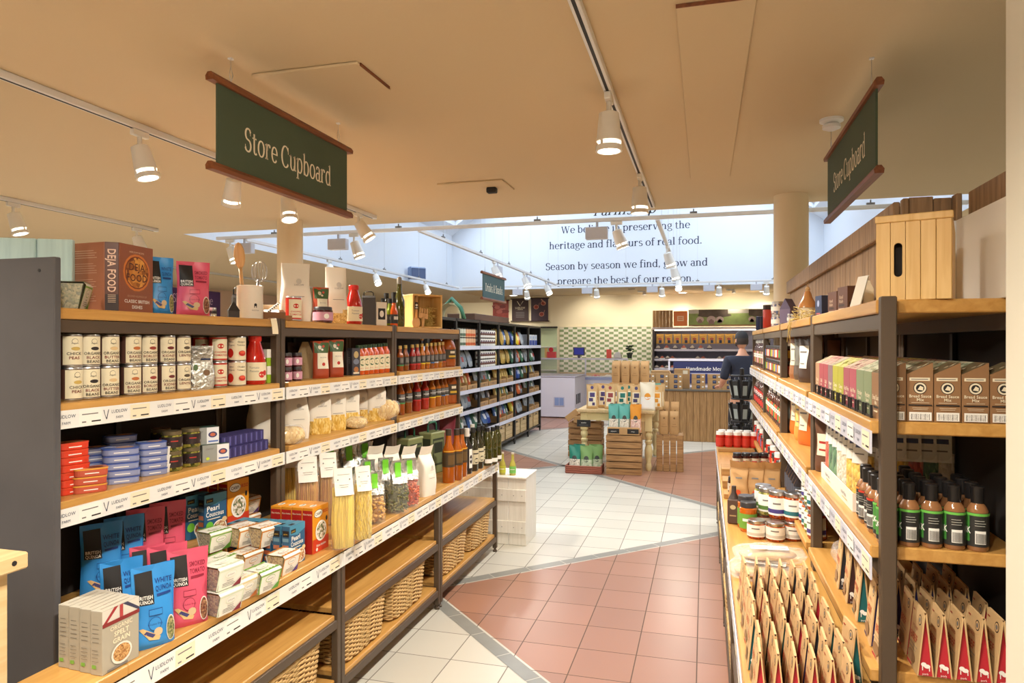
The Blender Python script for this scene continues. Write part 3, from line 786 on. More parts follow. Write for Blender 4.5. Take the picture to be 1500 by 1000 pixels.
# recessed downlights and small wall spots over the counters
dl = MB(); dl.lathe([(.12, 0), (.12, -.012), (.1, -.014)], 'white_metal', 24, cap1=False); dlg = MB(); dlg.lathe([(.1, -.008), (.0001, -.009)], 'lamp_glow', 24, cap0=False, cap1=False)
dlk = product('recessed_downlight', 'ceiling light', ('trim_ring', dl), ('diffuser', dlg))
for k, (px, py) in enumerate(((655, 434), (752, 432), (1000, 428), (1119, 426))):
 p = on_z(px, py, BZ); dlk.put((p.x, p.y, BZ - .001), 0, 'round white recessed ceiling light over the counters, %s from the left' % ORD[k], 'recessed ceiling lights')
 l = bpy.data.lights.new('downlight_beam', 'SPOT'); l.energy = 60; l.color = (1, .93, .82); l.spot_size = R(140); l.spot_blend = .8; l.shadow_soft_size = .1
 o = bpy.data.objects.new('downlight_beam', l); COL.objects.link(o); o.location = (p.x, p.y, BZ - .03)
sp_ = MB(); sp_.box(-.16, .0, -.02, .02, -.03, .0, lw, .004); hd = MB(); hd.at((0, 0, -.04), ry=0); hd.lathe([(.03, .05), (.045, -.05), (.04, -.05), (.036, -.04)], lw, 16, cap1=False); hg = MB(); hg.at((0, 0, -.04)); hg.lathe([(.038, -.042), (.0001, -.044)], 'lamp_glow', 16, cap0=False, cap1=False)
wsk = product('wall_spotlight', 'lamp', ('arm', sp_), ('lamp_head', hd, [('lens', hg)]))
for k, (px, py) in enumerate(((667, 436), (705, 437), (866, 436), (944, 436), (1075, 435))):
 p = on_y(px, py, 16.5); p.z = BZ - .001
 wsk.put((p.x, p.y, p.z), 0, 'small white spotlight washing the cream back wall, %s from the left' % ORD[k], 'wall washing spotlights')
 l = bpy.data.lights.new('wash_beam', 'SPOT'); l.energy = 55; l.color = (1, .91, .76); l.spot_size = R(110); l.spot_blend = .8; l.shadow_soft_size = .04
 o = bpy.data.objects.new('wash_beam', l); COL.objects.link(o); o.location = p + Vector((0, 0, -.12)); o.rotation_euler = Vector((0, .75, -.65)).to_track_quat('-Z', 'Y').to_euler()
# hanging signs
green = mat('sign_green', (72, 86, 66), .8, mott=.06, mscale=3); mat('sign_teal', (68, 92, 92), .8); mat('sign_cream', (236, 226, 200), .7)
def hanging_sign(loc, L, H, txt, size, label, m_='sign_green', face=1, rz=0, fit=None, wire=.2):
 t = thing('hanging_sign', label, 'sign', loc, rz, 'green hanging signs')
 b = MB(); b.box(-.004, .004, -L / 2 + .04, L / 2 - .04, -H + .01, -.01, m_)
 if txt:
  for q in (1, -1):
   b.art(plane((.004 * q, 0, -H * .5), (0, q, 0), (0, 0, 1)), [('t', txt, 0, -.01, size, 'sign_cream', 'serif', fit)])
 b.build('banner', t)
 for z in (0, -H):
  r_ = MB(); r_.at((0, 0, z)); r_.prism([(-.016, -L / 2, -.012), (.016, -L / 2, -.012), (.018, -L / 2, .004), (.008, -L / 2, .018), (-.008, -L / 2, .018), (-.018, -L / 2, .004)], (0, L, 0), 'sign_wood')
  r_.build('batten', t)
 for y in (-L / 2 + .12, L / 2 - .12):
  w_ = MB(); w_.tube([(0, y, .016), (0, y + .012, .05), (0, y, .08), (0, y - .008, .05), (0, y, .018)], .0016, 'silver', 5)
  w_.cyl((0, y, .08), (0, y, wire), .0012, 'silver', 5); w_.box(-.008, .008, y - .008, y + .008, wire - .006, wire, 'white_metal'); w_.build('hook', t)
 return t
hanging_sign((-1.76, 2.675, 2.637), 1.05, .33, 'Store Cupboard', .13, 'large dark green hanging sign reading Store Cupboard, over the left shelves', fit=.66, wire=CZ - 2.637)
hanging_sign((.62, 3.37, 2.615), 1.12, .325, 'Store Cupboard', .13, 'green Store Cupboard sign seen edge-on over the right shelves', fit=.7, wire=CZ - 2.615)
hanging_sign((-2.5, 8.13, 2.482), .98, .304, 'Drinks & Snacks', .133, 'small far green hanging sign reading Drinks & Snacks, over the black snack shelves', 'sign_teal', fit=.72, wire=3.1)
# smoke detector, camera, speaker
sd = MB(); sd.lathe([(.055, 0), (.055, -.012), (.03, -.022)], 'white_metal', 24); sd2 = MB(); sd2.lathe([(.03, -.022), (.042, -.03), (.042, -.045), (.02, -.055), (.0001, -.056)], 'white_metal', 24, cap1=False)
product('smoke_detector', 'smoke detector', ('base', sd), ('sensor', sd2)).put((.6, 3.68, CZ), 0, 'round white smoke detector on the ceiling beside the right hanging sign')
cb = MB(); cb.box(-.035, .035, -.025, .025, -.05, -.012, 'ink_black', .006); cb.box(-.012, .012, -.012, .012, -.012, 0, 'ink_black'); cl = MB(); cl.cyl((-.02, -.024, -.032), (-.02, -.03, -.032), .012, C(60, 60, 66, .1), 12)
product('ceiling_sensor', 'sensor', ('housing', cb), ('lens', cl)).put((-1.43, 4.6, CZ), 0, 'small black sensor box under the ceiling, centre of the picture')
cb = MB(); cb.box(-.07, .07, -.05, .05, -.13, -.03, 'ink_black', .006); cb.box(-.05, .05, -.01, .01, -.03, 0, 'ink_black'); cl = MB(); cl.cyl((0, -.05, -.08), (0, -.056, -.08), .03, C(50, 50, 56, .2), 14)
product('black_speaker', 'speaker', ('housing', cb), ('lens', cl)).put((on_y(925, 428, 14.2).x, 14.2, BZ), 0, 'small black box under the ceiling above the brick-tiled wall')
sb = MB(); sb.box(-.09, .02, -.16, .16, -.11, .11, C(120, 140, 176, .4), .02); sg = MB(); sg.box(.02, .026, -.13, .13, -.085, .085, C(88, 104, 140, .7), .01); sk = MB(); sk.box(-.2, -.09, -.03, .03, -.03, .03, lgrey)
p = on_x(612, 400, -4.86)
product('hall_speaker', 'speaker', ('cabinet', sb), ('grille', sg), ('bracket', sk)).put(p, R(-40), 'blue-grey wall speaker high in the hall over the gift crate')

# ---------------------------------------------------------------- shelving bays
# local frame of a bay: the aisle lies towards +x, the bay runs along +y from 0 to its length
ZT, Z2, Z3, Z4, Z5, Z6, ZM = 1.76, 1.468, 1.168, .735, .43, .14, .845
def strip_mesh(L, w, m_='strip_white', text=True, seed=1):
 rn = random.Random(seed)
 b = MB(); b.box(0, .004, 0, L, -w, 0, m_)
 sf = plane((.004, L / 2, -w / 2), (0, 1, 0), (0, 0, 1)); it = []
 n = 6
 for k in range(n):
  u = -L / 2 + (k + .5) * L / n
  it.append(('r', u + .0, -w * .42, u + .085, w * .42, 'paper_cream' if k % 2 else 'paper_white'))
  it.append(('r', u + .01, w * .14, u + .07, w * .2, 'ink_grey'))
  it.append(('r', u + .045, -w * .3, u + .08, -w * .22, 'ink_black'))
  it.append(('r', u + .01, -w * .3, u + .025, -w * .22, 'ink_grey'))
  if text:
   it.append(('t', 'LUDLOW', u - .045, w * .16, w * .27, 'ink_blue'))
   it.append(('t', 'FARM', u - .045, -w * .2, w * .21, 'ink_blue'))
   if k % 2:   # a small antler mark
    for e in (1, -1):
     it.append(('p', [(u - .098, -w * .25), (u - .098 + e * .008, w * .3), (u - .098 + e * .011, w * .3), (u - .095, -w * .25)][::(1 if e > 0 else -1)], 'ink_blue'))
 # the printed patches share two levels, so the strip stays thin
 base = [i for i in it if i[0] == 'r' and i[5] in ('paper_cream', 'paper_white')]
 b.art(sf, base[:1]);
 for i in base[1:]: b.art(sf, [i])
 sf2 = plane((.0044, L / 2, -w / 2), (0, 1, 0), (0, 0, 1))
 for i in it:
  if i not in base: b.art(sf2, [i])
 return b
def bay(label, L, loc, rz, group, text=True, back_to=None, mid=False, upper_back=True, lower=True, lo_back='brown_back', ext=0.0, strip='strip_white', top_rear=True, zz=None):
 Z2, Z3, ZM = zz or (1.468, 1.168, .845)
 t = thing('shelving_bay', label, 'shelving unit', loc, rz, group)
 P = .03
 for y in (.004, L - .004 - P):
  a = MB(); a.box(-.036, 0, y, y + P, Z4 if lower else 0, ZT + .007, 'dark_steel', .003); a.build('front_post', t)
  a = MB(); a.box(-.36, -.325, y, y + P, 0, ZT - .03, 'dark_steel', .003); a.build('rear_post', t)
  if lower:
   a = MB(); a.box(.281, .314, y, y + P, .03, Z4 - .033, 'dark_steel', .003); a.lathe([(.017, 0), (.017, .012), (.01, .016), (.01, .032)], 'dark_steel', 14, .297, y + P / 2); a.build('lower_post', t)
 a = MB(); a.box(-.33, .004, P + .008, L - P - .008, ZT - .034, ZT, 'shelf_wood', .003)
 top = a.build('top_board', t)
 r = MB(); r.box(-.03, -.004, P + .004, L - P - .004, ZT - .076, ZT - .034, 'dark_steel', .003); r.box(-.33, -.3, P, L - P, ZT - .076, ZT - .034, 'dark_steel'); r.build('rail', top)
 for k, z in enumerate([Z2, Z3] + ([ZM] if mid else [])):
  a = MB(); a.box(-.325, .018, P + .006, L - P - .006, z - .032, z, 'shelf_wood', .003)
  so = a.build('shelf', t)
  r = MB(); r.box(-.03, .0, P + .004, L - P - .004, z - .07, z - .032, 'dark_steel'); r.build('rail', so)
  if z != ZM:
   s_ = strip_mesh(L - .012, .056, strip, text, k)
   s_.X = Matrix.Identity(4); so2 = s_.build('price_strip', so); so2.location = (.02, .006, z - .022)
 if upper_back:
  a = MB(); a.box(-.352, -.338, .001, L - .001, Z4 + .002, ZT - .04, 'black_back'); a.build('back_panel', t)
  for y in (L * .5,):
   r = MB(); r.box(-.336, -.325, y - .012, y + .012, Z4, ZT - .08, 'black_steel'); r.build('upright_channel', t)
 if lower:
  a = MB(); a.box(-.36, .318, 0.001, L - .001, Z4 - .03, Z4, 'shelf_wood', .003)
  if ext: a.box(.11, .318, -ext, 0.0005, Z4 - .03, Z4, 'shelf_wood', .003)
  so = a.build('deck', t)
  s_ = strip_mesh(L - .004 + ext, .062, strip, text, 5); so2 = s_.build('price_strip', so); so2.location = (.319, .002 - ext, Z4 - .032)
  for z in (Z5, Z6):
   a = MB(); a.box(-.11, .3, P + .006, L - P - .006, z - .026, z, 'shelf_wood', .003); so = a.build('shelf', t)
   r = MB(); r.box(.284, .312, P + .004, L - P - .004, z - .06, z - .02, 'dark_steel', .002); r.build('rail', so)
  a = MB(); a.box(-.125, -.112, .001, L - .001, .05, Z4 - .034, lo_back); a.build('lower_back_panel', t)
 return t
XLU, XLL = -1.9, -1.585
YL = [1.6, 2.805, 4.025, 5.255]
for k, w_ in enumerate(('nearest, with the tins and quinoa pouches', 'middle, with the pasta bags and spice pouches', 'farthest, with the syrup and oil bottles')):
 bay('left wood and steel shelving bay, ' + w_, YL[k + 1] - YL[k], (XLU, YL[k], 0), 0, 'left shelving bays', ext=.17 if k == 0 else 0)
XRU, XRL = .42, .105
Z2R, Z3R, ZMR = 1.455, 1.142, .832
YR = [1.88, 3.03, 4.23, 5.43, 6.63]
for k, w_ in enumerate(('nearest, open end towards the viewer', 'second, with the seed bags', 'third from the near end', 'farthest, beside the black rack')):
 bay('right wood and steel shelving bay, ' + w_, YR[k + 1] - YR[k], (XRU, YR[k + 1], 0), PI, 'right shelving bays', zz=(Z2R, Z3R, ZMR), mid=True, strip='strip_lilac')
# chalk-grey end board of the left row, pale blue boards behind it, the wooden stand in the corner
b = MB(); b.box(-2.62, -1.8, 1.555, 1.578, .0, 1.9, 'chalk_board', .003); h_ = MB(); h_.cyl((-1.855, 1.5545, 1.862), (-1.855, 1.5535, 1.862), .005, 'ink_black', 10)
product('chalkboard_panel', 'board', ('panel', b), ('screw_hole', h_)).put((0, 0, 0), 0, 'tall chalk-grey board closing the near end of the left shelves')
t = thing('plank_board', 'pale blue painted plank board standing on the left shelf behind the grey board', 'board', (0, 0, 0))
pb = on_x(109, 336, -2.08); pb.z = ZT
for k in range(5):
 a = MB().at((pb.x, pb.y, ZT), R(-62)); a.box(-.012, .012, -.112 * (k + 1) + .002, -.112 * k - .002, 0.001, .245, 'blue_boards', .003); a.build('plank', t)
a = MB().at((pb.x, pb.y, ZT), R(-62)); a.box(-.03, -.012, -.56, 0, .04, .09, 'blue_boards', .003); a.build('batten', t)
a = MB(); a.box(-2.6, -1.467, .75, 1.205, 1.145, 1.182, 'pale_wood', .004); a2 = MB(); a2.box(-2.58, -1.497, .78, 1.18, 0, 1.145, 'pale_wood', .003); a3 = MB(); a3.cyl((-1.4668, 1.17, 1.165), (-1.4658, 1.17, 1.165), .006, 'ink_black', 8)
product('wooden_stand', 'stand', ('top', a), ('body', a2), ('screw_hole', a3)).put((0, 0, 0), 0, 'pale wooden stand cut off by the lower left corner')
# plank fence standing on the right shelves, stepping back near the end
t = thing('plank_fence', 'weathered brown plank fence running along the top of the right shelves', 'fence', (.57, 3.7, ZT))
y = 2.3; k = 0
while y < 5.1:
 w_ = .1 + .03 * random.random()
 a = MB().at((0, -3.7, 0)); a.box(.0, .016, y, min(y + w_, 5.12) - .003, .001, .305 + .01 * random.random(), 'plank_brown', .002); a.build('plank', t)
 y += w_
a = MB().at((0, -3.7, 0)); a.box(-.02, -.001, 2.32, 5.14, .235, .318, 'plank_brown', .003); a.build('rail', t)
t = thing('plank_fence', 'weathered brown fence planks facing the viewer above the wooden wine crate', 'fence', (.64, 2.28, ZT))
for k, (x, w_) in enumerate(((-.058, .064), (.008, .046))):
 a = MB(); a.box(x, x + w_, 0, .014, .001, (.322, .316)[k], 'plank_brown', .002); a.build('plank', t)
a = MB(); a.box(-.078, -.06, -.014, .014, .001, .318, 'plank_brown', .003); a.build('post', t)
a = MB(); a.box(.056, .072, -.03, .012, .001, .322, 'plank_brown', .003); a.build('post', t)
t = thing('plank_fence', 'weathered brown fence rail coming forward at the top right corner', 'fence', (.738, 1.9, ZT))
for k in range(6):
 a = MB(); a.box(0, .014, -.33 + .11 * k, -.222 + .11 * k, 0.001, .3, 'plank_brown', .002); a.build('plank', t)
a = MB(); a.box(-.018, -.001, -.33, .33, .22, .32, 'plank_brown', .003); a.build('rail', t)
a = MB(); a.box(.69, .702, 1.56, 2.23, ZT + .001, 2.0, 'paper_white'); a2 = MB(); a2.box(.682, .704, 2.232, 2.248, ZT + .001, 2.0, 'white_metal')
product('white_backboard', 'board', ('board', a), ('edge_strip', a2)).put((0, 0, 0), 0, 'plain white panel behind the wooden crate on the right shelves')

# ---------------------------------------------------------------- product models (front towards -y, base at z = 0)
def yx(px, x): return on_x(px, 500, x).y
def S(h, npx, px, x, wide=1.0):
 """scale that makes a thing of height h as tall as it stands in the photograph"""
 k = npx * (1048.6 * abs(x) / abs(px - 1032)) / 1010.0 / h
 w = 1 + (k - 1) * wide
 return (w, w, k)
FRONT = lambda w, d, h: plane((0, -d / 2, h / 2), (1, 0, 0), (0, 0, 1))
RIGHTF = lambda w, d, h: plane((w / 2, 0, h / 2), (0, 1, 0), (0, 0, 1))
LEFTF = lambda w, d, h: plane((-w / 2, 0, h / 2), (0, -1, 0), (0, 0, 1))
TOPF = lambda w, d, h: plane((0, 0, h), (1, 0, 0), (0, 1, 0))
def lines(u0, u1, v0, n, dv, m_, t=.0016, rn=None):
 rn = rn or random.Random(3)
 return [('r', u0, v0 - k * dv, u0 + (u1 - u0) * (.65 + .35 * rn.random()), v0 - k * dv + t, m_) for k in range(n)]
def tin(r, h, body, label, art, name='food_tin', span=1.0, a0=-PI / 2):
 b = MB(); b.lathe([(r * .93, 0), (r, .003), (r, .006), (r * .975, .007), (r * .975, h - .007), (r, h - .006), (r, h - .003), (r * .96, h), (r * .94, h - .004), (.0001, h - .004)], ['silver', 'silver', body, body, body, 'silver', 'silver', 'silver', 'silver'], 28, cap1=False)
 l = MB(); l.art(round_face(r * .975, 0, a0), label + art)
 return product(name, 'tin', ('can', b), ('label', l))
def pouch_surf(w, h, d):
 def g(v): return (1 - .96 * min(1, max(0, (v - .06) / .94)) ** 1.7) * (min(1, .55 + v * 6))
 def f(u, v, hh):   # u, v in metres from the middle of the front
  a = max(-1, min(1, 2 * u / w)); q = max(0, min(1, (v + h / 2) / h))
  t = d / 2 * g(q) * (max(0, 1 - a * a)) ** .5
  return Vector((u * (1 - .06 * math.sin(PI * q) ** 2), -t - hh + .004 * math.sin(9 * q + 3 * a) * (.3 + q), v + h / 2))
 return f
def pouch(w, h, d, front, art, back=None, name='pouch', cat='pouch', base=None):
 """stand-up pouch; front: colour"""
 f = pouch_surf(w, h, d); b = MB()
 b.grid(lambda u, v: f((u - .5) * w, (v - .5) * h, -.0014), 26, 24, front)
 def bk(u, v):
  p = f((.5 - u) * w, (v - .5) * h, 0); q = f((.5 - u) * w, (v - .5) * h, 0)
  return Vector((p.x, -p.y, p.z)) if True else q
 b.grid(bk, 14, 16, back or front)
 n = 14
 bot = [f((k / n - .5) * w, -h / 2, 0) for k in range(n + 1)]; top_ = [Vector((p.x, -p.y, p.z)) for p in bot]
 b.add(bot + top_, [(k, n + 1 + k, n + 2 + k, k + 1) for k in range(n)], base or front)
 l = MB(); l.art(f, art)
 return product(name, cat, ('bag', b), ('front_print', l))
def carton(w, d, h, body, faces, name='carton', cat='box', edge=.0012):
 b = MB(); b.box(-w / 2, w / 2, -d / 2, d / 2, 0, h, body, edge)
 l = MB()
 for side, items in faces.items():
  l.art({'f': FRONT, 'r': RIGHTF, 'l': LEFTF, 't': TOPF}[side](w, d, h), items)
 return product(name, cat, ('box', b), ('print', l))
def block_bag(w, d, h, fn, seed=1, flap=.0, rough=.004, tilt=.02, top=.72, name='paper_bag', cat='bag', art=(), flapm=None, extra=()):
 """paper bag with a pinched top; fn: colour name or fn(u, v) with u round the bag from the back, v up"""
 rn = random.Random(seed); ph = [rn.random() * 6 for _ in range(6)]
 def P(u, v, out=0.0):
  a = 2 * PI * u - PI / 2 + PI    # u = .5 looks to the front
  ca, sa = math.cos(a), math.sin(a); e = .42
  x = (abs(ca) ** e) * (1 if ca > 0 else -1); y = (abs(sa) ** e) * (1 if sa > 0 else -1)
  s_ = 1.0 if v < top else max(.04, 1 - (v - top) / (1 - top) * 1.0)
  wob = 1 + .03 * math.sin(5 * v + ph[0] + 2 * a) + .02 * math.sin(11 * v + ph[1] - 3 * a)
  bulge = .93 + .1 * math.sin(PI * min(1, v / top) * .9 + .2)
  return Vector((x * w / 2 * wob * (bulge if v < top else bulge * .99), y * (d / 2) * s_ * wob * bulge - math.copysign(out, -y) * 0 + (tilt * max(0, v - top)), v * h))
 b = MB(); b.grid(lambda u, v: P(u, v), 32, 16, fn)
 b.add([P(k / 24, 0) for k in range(24)], [list(range(24))[::-1]], fn if isinstance(fn, str) else fn(.5, 0))
 if flap:
  p0 = P(.27, 1); p1 = P(.73, 1)
  zt = h - .002
  b.grid(lambda u, v: Vector((-w * .47 + u * w * .94, -.002 - v * flap * .35 + .004 * math.sin(6 * u + ph[2]), zt + v * flap * .9 - .006 * math.sin(PI * u) * v)), 6, 4, flapm or (fn if isinstance(fn, str) else fn(.5, 1)))
 f = lambda u, v, hh: Vector((u, P(.5 + u / w * .22, (v + h / 2) / h).y - hh - .0006, v + h / 2))
 l = MB(); l.art(f, list(art))
 parts = [('bag', b)] + ([('front_print', l)] if art else []) + list(extra)
 return product(name, cat, *parts)
def bottle(prof, glass, cap, label, art, name='bottle', cat='bottle', n=20, capprof=None, liquid=None, neck=None, sq=None):
 """prof: glass; capprof: cap; label: (r, z0, z1, colour)"""
 b = MB(); b.lathe(prof, glass, n)
 parts = []
 subs = []
 if liquid: pass
 c_ = MB(); c_.lathe(capprof, cap, n)
 parts = [('glass', b), ('cap', c_)]
 if label:
  r, z0, z1, m_ = label; l = MB()
  l.art(round_face(r, (z0 + z1) / 2, -PI / 2), [('r', -r * 2.6, -(z1 - z0) / 2, r * 2.6, (z1 - z0) / 2, m_)] + list(art)); parts.append(('label', l))
 if neck:
  r, z0, z1, m_ = neck; l = MB(); l.art(round_face(r, (z0 + z1) / 2, -PI / 2), [('r', -r * 3.1, -(z1 - z0) / 2, r * 3.1, (z1 - z0) / 2, m_)]); parts.append(('neck_label', l))
 return product(name, cat, *parts)
def jar(r, h, content, lid, label, art=(), name='jar', cat='jar', lidh=.016, n=20, lab=(.2, .7)):
 b = MB(); b.lathe([(r * .9, 0), (r, .006), (r, h * .78), (r * .86, h - lidh), ], content, n, cap1=True)
 c_ = MB(); c_.lathe([(r * .9, h - lidh), (r * .93, h - lidh), (r * .93, h - .002), (r * .88, h), (.0001, h - .001)], lid, n, cap1=False)
 parts = [('glass', b), ('lid', c_)]
 if label:
  z0, z1 = h * lab[0], h * lab[1]; l = MB()
  l.art(round_face(r, (z0 + z1) / 2, -PI / 2), [('r', -r * 1.9, -(z1 - z0) / 2, r * 1.9, (z1 - z0) / 2, label)] + list(art)); parts.append(('label', l))
 return product(name, cat, *parts)
glossC = lambda r, g, b: C(r, g, b, .15, coat=.5)

# ---- left row, top boards ------------------------------------------------------
green_pack = None
grain = specks('grain_brown', (96, 74, 44), (150, 122, 76), (190, 166, 110), 170)
grain2 = specks('grain_green', (92, 100, 60), (142, 140, 88), (176, 164, 112), 170)
grain3 = specks('grain_gold', (120, 92, 40), (178, 146, 70), (204, 176, 104), 170)
grain4 = specks('grain_red', (96, 48, 36), (136, 84, 60), (170, 130, 90), 170)
def grain_pack(content, edge, accent, txt):
 """card sleeve round a clear tray of cooked grains; the tray shows at the open ends"""
 w, d, h = .115, .085, .072
 b = MB()
 def ring(s, z): return [(-w / 2 + .008 * s, -d / 2 + .006 + .012 * s, z), (w / 2 - .008 * s, -d / 2 + .006 + .012 * s, z), (w / 2 - .008 * s, d / 2 - .006 - .012 * s, z), (-w / 2 + .008 * s, d / 2 - .006 - .012 * s, z)]
 v = ring(1.2, .002) + ring(.2, .058) + ring(0, .068)
 b.add(v, [(3, 2, 1, 0)] + [(4 * k + j, 4 * k + (j + 1) % 4, 4 * k + 4 + (j + 1) % 4, 4 * k + 4 + j) for k in (0, 1) for j in range(4)] + [(8, 9, 10, 11)], content)
 rim = MB(); rim.box(-w / 2 - .001, w / 2 + .001, -d / 2 + .003, d / 2 - .003, .064, .069, 'thin_film')
 fl = MB(); v2 = [(p[0] * 1.012, p[1] * 1.01, p[2]) for p in v]; fl.add(v2, [(4 * k + j, 4 * k + (j + 1) % 4, 4 * k + 4 + (j + 1) % 4, 4 * k + 4 + j) for k in (0, 1) for j in range(4)], 'clear_film')
 s_ = MB(); a = w / 2 * .98
 # sleeve: bottom, front (leaning with the tray), top, back; side edges bulge
 sec = [(-d / 2 + .016, 0), (-d / 2 - .002, .066), (-d / 2 + .006, .073), (d / 2 - .006, .073), (d / 2 + .002, .066), (d / 2 - .016, 0)]
 for k in range(6):
  p, q = sec[k], sec[(k + 1) % 6]
  inset = lambda z: a - (.010 if z < .01 else 0.0)
  s_.add([(-inset(p[1]), p[0], p[1]), (inset(p[1]), p[0], p[1]), (inset(q[1]), q[0], q[1]), (-inset(q[1]), q[0], q[1])], [(0, 1, 2, 3)], C(238, 234, 222, .5) if k != 5 else edge)
 U = Vector((1, 0, 0)); V = (Vector((0, -d / 2 - .002, .066)) - Vector((0, -d / 2 + .016, 0))).normalized()
 o = Vector((0, -d / 2 + .007, .033))
 class Fr:
  flat = True
  def __call__(s, u, v, hh): return o + U * u + V * v + Vector((0, -1, -.25)) * hh
 rn = random.Random(hash(txt) % 97)
 it = [('r', -a, .026, a, .031, edge), ('r', -a, -.032, -a * .9, .026, edge), ('r', a * .9, -.032, a, .026, edge),
          ('e', 0, .012, .026, .012, edge), ('e', 0, .012, .0245, .0105, C(240, 238, 228, .5)), ('t', 'good grain', 0, .012, .007, 'ink_grey'),
          ('t', txt, 0, -.006, .008, 'ink_black', 'sans', a * 1.6)] + lines(-a * .6, a * .6, -.014, 3, .005, 'ink_grey') + [('p', [(a * .2, -.032), (a * .9, -.032), (a * .9, -.008)], accent)]
 it2 = [('r', -a, -d / 2 + .004, a, -d / 2 + .012, edge)] + [('e', -a * .8 + q * a * .32, -d / 2 + .014, .006, .004, edge) for q in range(6)] + [('e', 0, 0.0, .03, .014, edge), ('e', 0, 0.0, .028, .0125, C(240, 238, 228, .5)), ('t', txt, 0, 0, .009, 'ink_grey', 'sans', .045)] + [('r', -a, d / 2 - .012, a, d / 2 - .004, edge)]
 l = MB(); l.art(Fr(), it); l.art(plane((0, 0, .073), (1, 0, 0), (0, 1, 0)), it2)
 return product('grain_pack', 'food pack', ('tray', b), ('film_wrap', fl), ('card_sleeve', s_, [('print', l)]))
GP = {'green': grain_pack(grain2, C(120, 176, 60, .5), C(90, 150, 50), 'freekeh'), 'orange': grain_pack(grain3, C(214, 140, 44, .5), C(92, 62, 130), 'spelt'), 'white': grain_pack(grain4, C(214, 224, 200, .5), C(130, 30, 50), 'beetroot'), 'gold': grain_pack(grain3, C(230, 214, 160, .5), C(200, 110, 40), 'butternut')}

XT = -1.985
z = ZT + .0005
p = (yx(118, XT), )
GP['green'].put((XT - .0, yx(106, XT - .0), z), R(128), 'green-edged grain pack standing beside the grey board on the top shelf', sc=(1.1, 1.1, 1.2))
# cookery book, stood open with its spine to the viewer
bk_c = C(142, 80, 50, .35); bk_d = C(92, 52, 36, .35)
w, h = .17, .238
bm = MB(); bm.box(-.021, .021, -.004, 0, 0, h, bk_d, .001)
sp = MB(); sp.art(plane((0, -.004, h / 2), (1, 0, 0), (0, 0, 1)), [('r', -.02, -.119, .02, -.06, C(48, 30, 24)), ] )
spt = MB(); spt.at((0, -.0045, .14), ry=0)
vs, fs, tw = text_mesh('DEJA FOOD', 'sansb'); k_ = .15 / tw
spt.add([((y - .35) * k_ * 1.3, -.0004, -(x - tw / 2) * k_) for x, y in vs], fs, C(232, 196, 170))
for q in range(5): spt.box(-.012, .012, -.0004, 0, -.085 - q * .006, -.083 - q * .006, C(210, 180, 150))
fc = MB().at((.021, -.002, 0), rz=R(58)); fc.box(0, w, -.002, .002, 0, h, bk_c, .0008)
fa = MB().at((.021, -.002, 0), rz=R(58))
pie = specks('pie_crust', (120, 62, 20), (188, 116, 40), (222, 160, 70), 60, .5, .3)
fa.art(plane((w / 2, -.002, h / 2), (1, 0, 0), (0, 0, 1)), [('t', 'HEIRLOOM RECIPES', 0, .094, .0085, C(220, 190, 160)), ('e', 0, .022, .068, .066, C(206, 120, 50)), ('e', 0, .022, .06, .058, C(112, 44, 18)), ('e', 0, .022, .056, .054, pie),
 ('t', 'DEJA', 0, .042, .036, C(84, 34, 14), 'sansb'), ('t', 'FOOD', 0, .004, .036, C(84, 34, 14), 'sansb'), ('t', 'SECOND HELPINGS OF', 0, -.062, .0095, C(190, 150, 120)), ('t', 'CLASSIC BRITISH', 0, -.08, .016, 'paper_white', 'sansb', .14), ('t', 'DISHES', 0, -.1, .016, 'paper_white', 'sansb')])
bc = MB().at((-.021, -.002, 0), rz=R(-42)); bc.box(-w, 0, -.002, .002, 0, h, C(166, 106, 76, .35), .0008)
ba = MB().at((-.021, -.002, 0), rz=R(-42)); ba.art(plane((-w / 2, -.002, h / 2), (1, 0, 0), (0, 0, 1)), lines(-.06, .07, .09, 4, .008, C(226, 196, 170)) + lines(-.06, .07, .045, 5, .008, C(214, 176, 150)) + lines(-.06, .07, -.01, 4, .008, C(214, 176, 150)) + lines(-.06, .07, -.06, 4, .008, C(214, 176, 150)))
pg = MB(); pg.prism([(.021, .002, .004), (.021 + .155 * math.cos(R(64)), .004 + .155 * math.sin(R(64)), .004), (.0, .05, .004), (-.021 - .155 * math.cos(R(46)), .004 + .155 * math.sin(R(46)), .004), (-.021, .003, .004)], (0, 0, h - .01), 'paper_cream')
yb = yx(163, -1.965)
product('cookery_book', 'book', ('spine', bm, [('spine_band', sp), ('spine_title', spt)]), ('front_cover', fc, [('cover_print', fa)]), ('back_cover', bc, [('cover_text', ba)]), ('pages', pg)).put((-1.962, yb, z), R(38), 'brown cookery book with a pie on its cover, standing open on the top shelf')
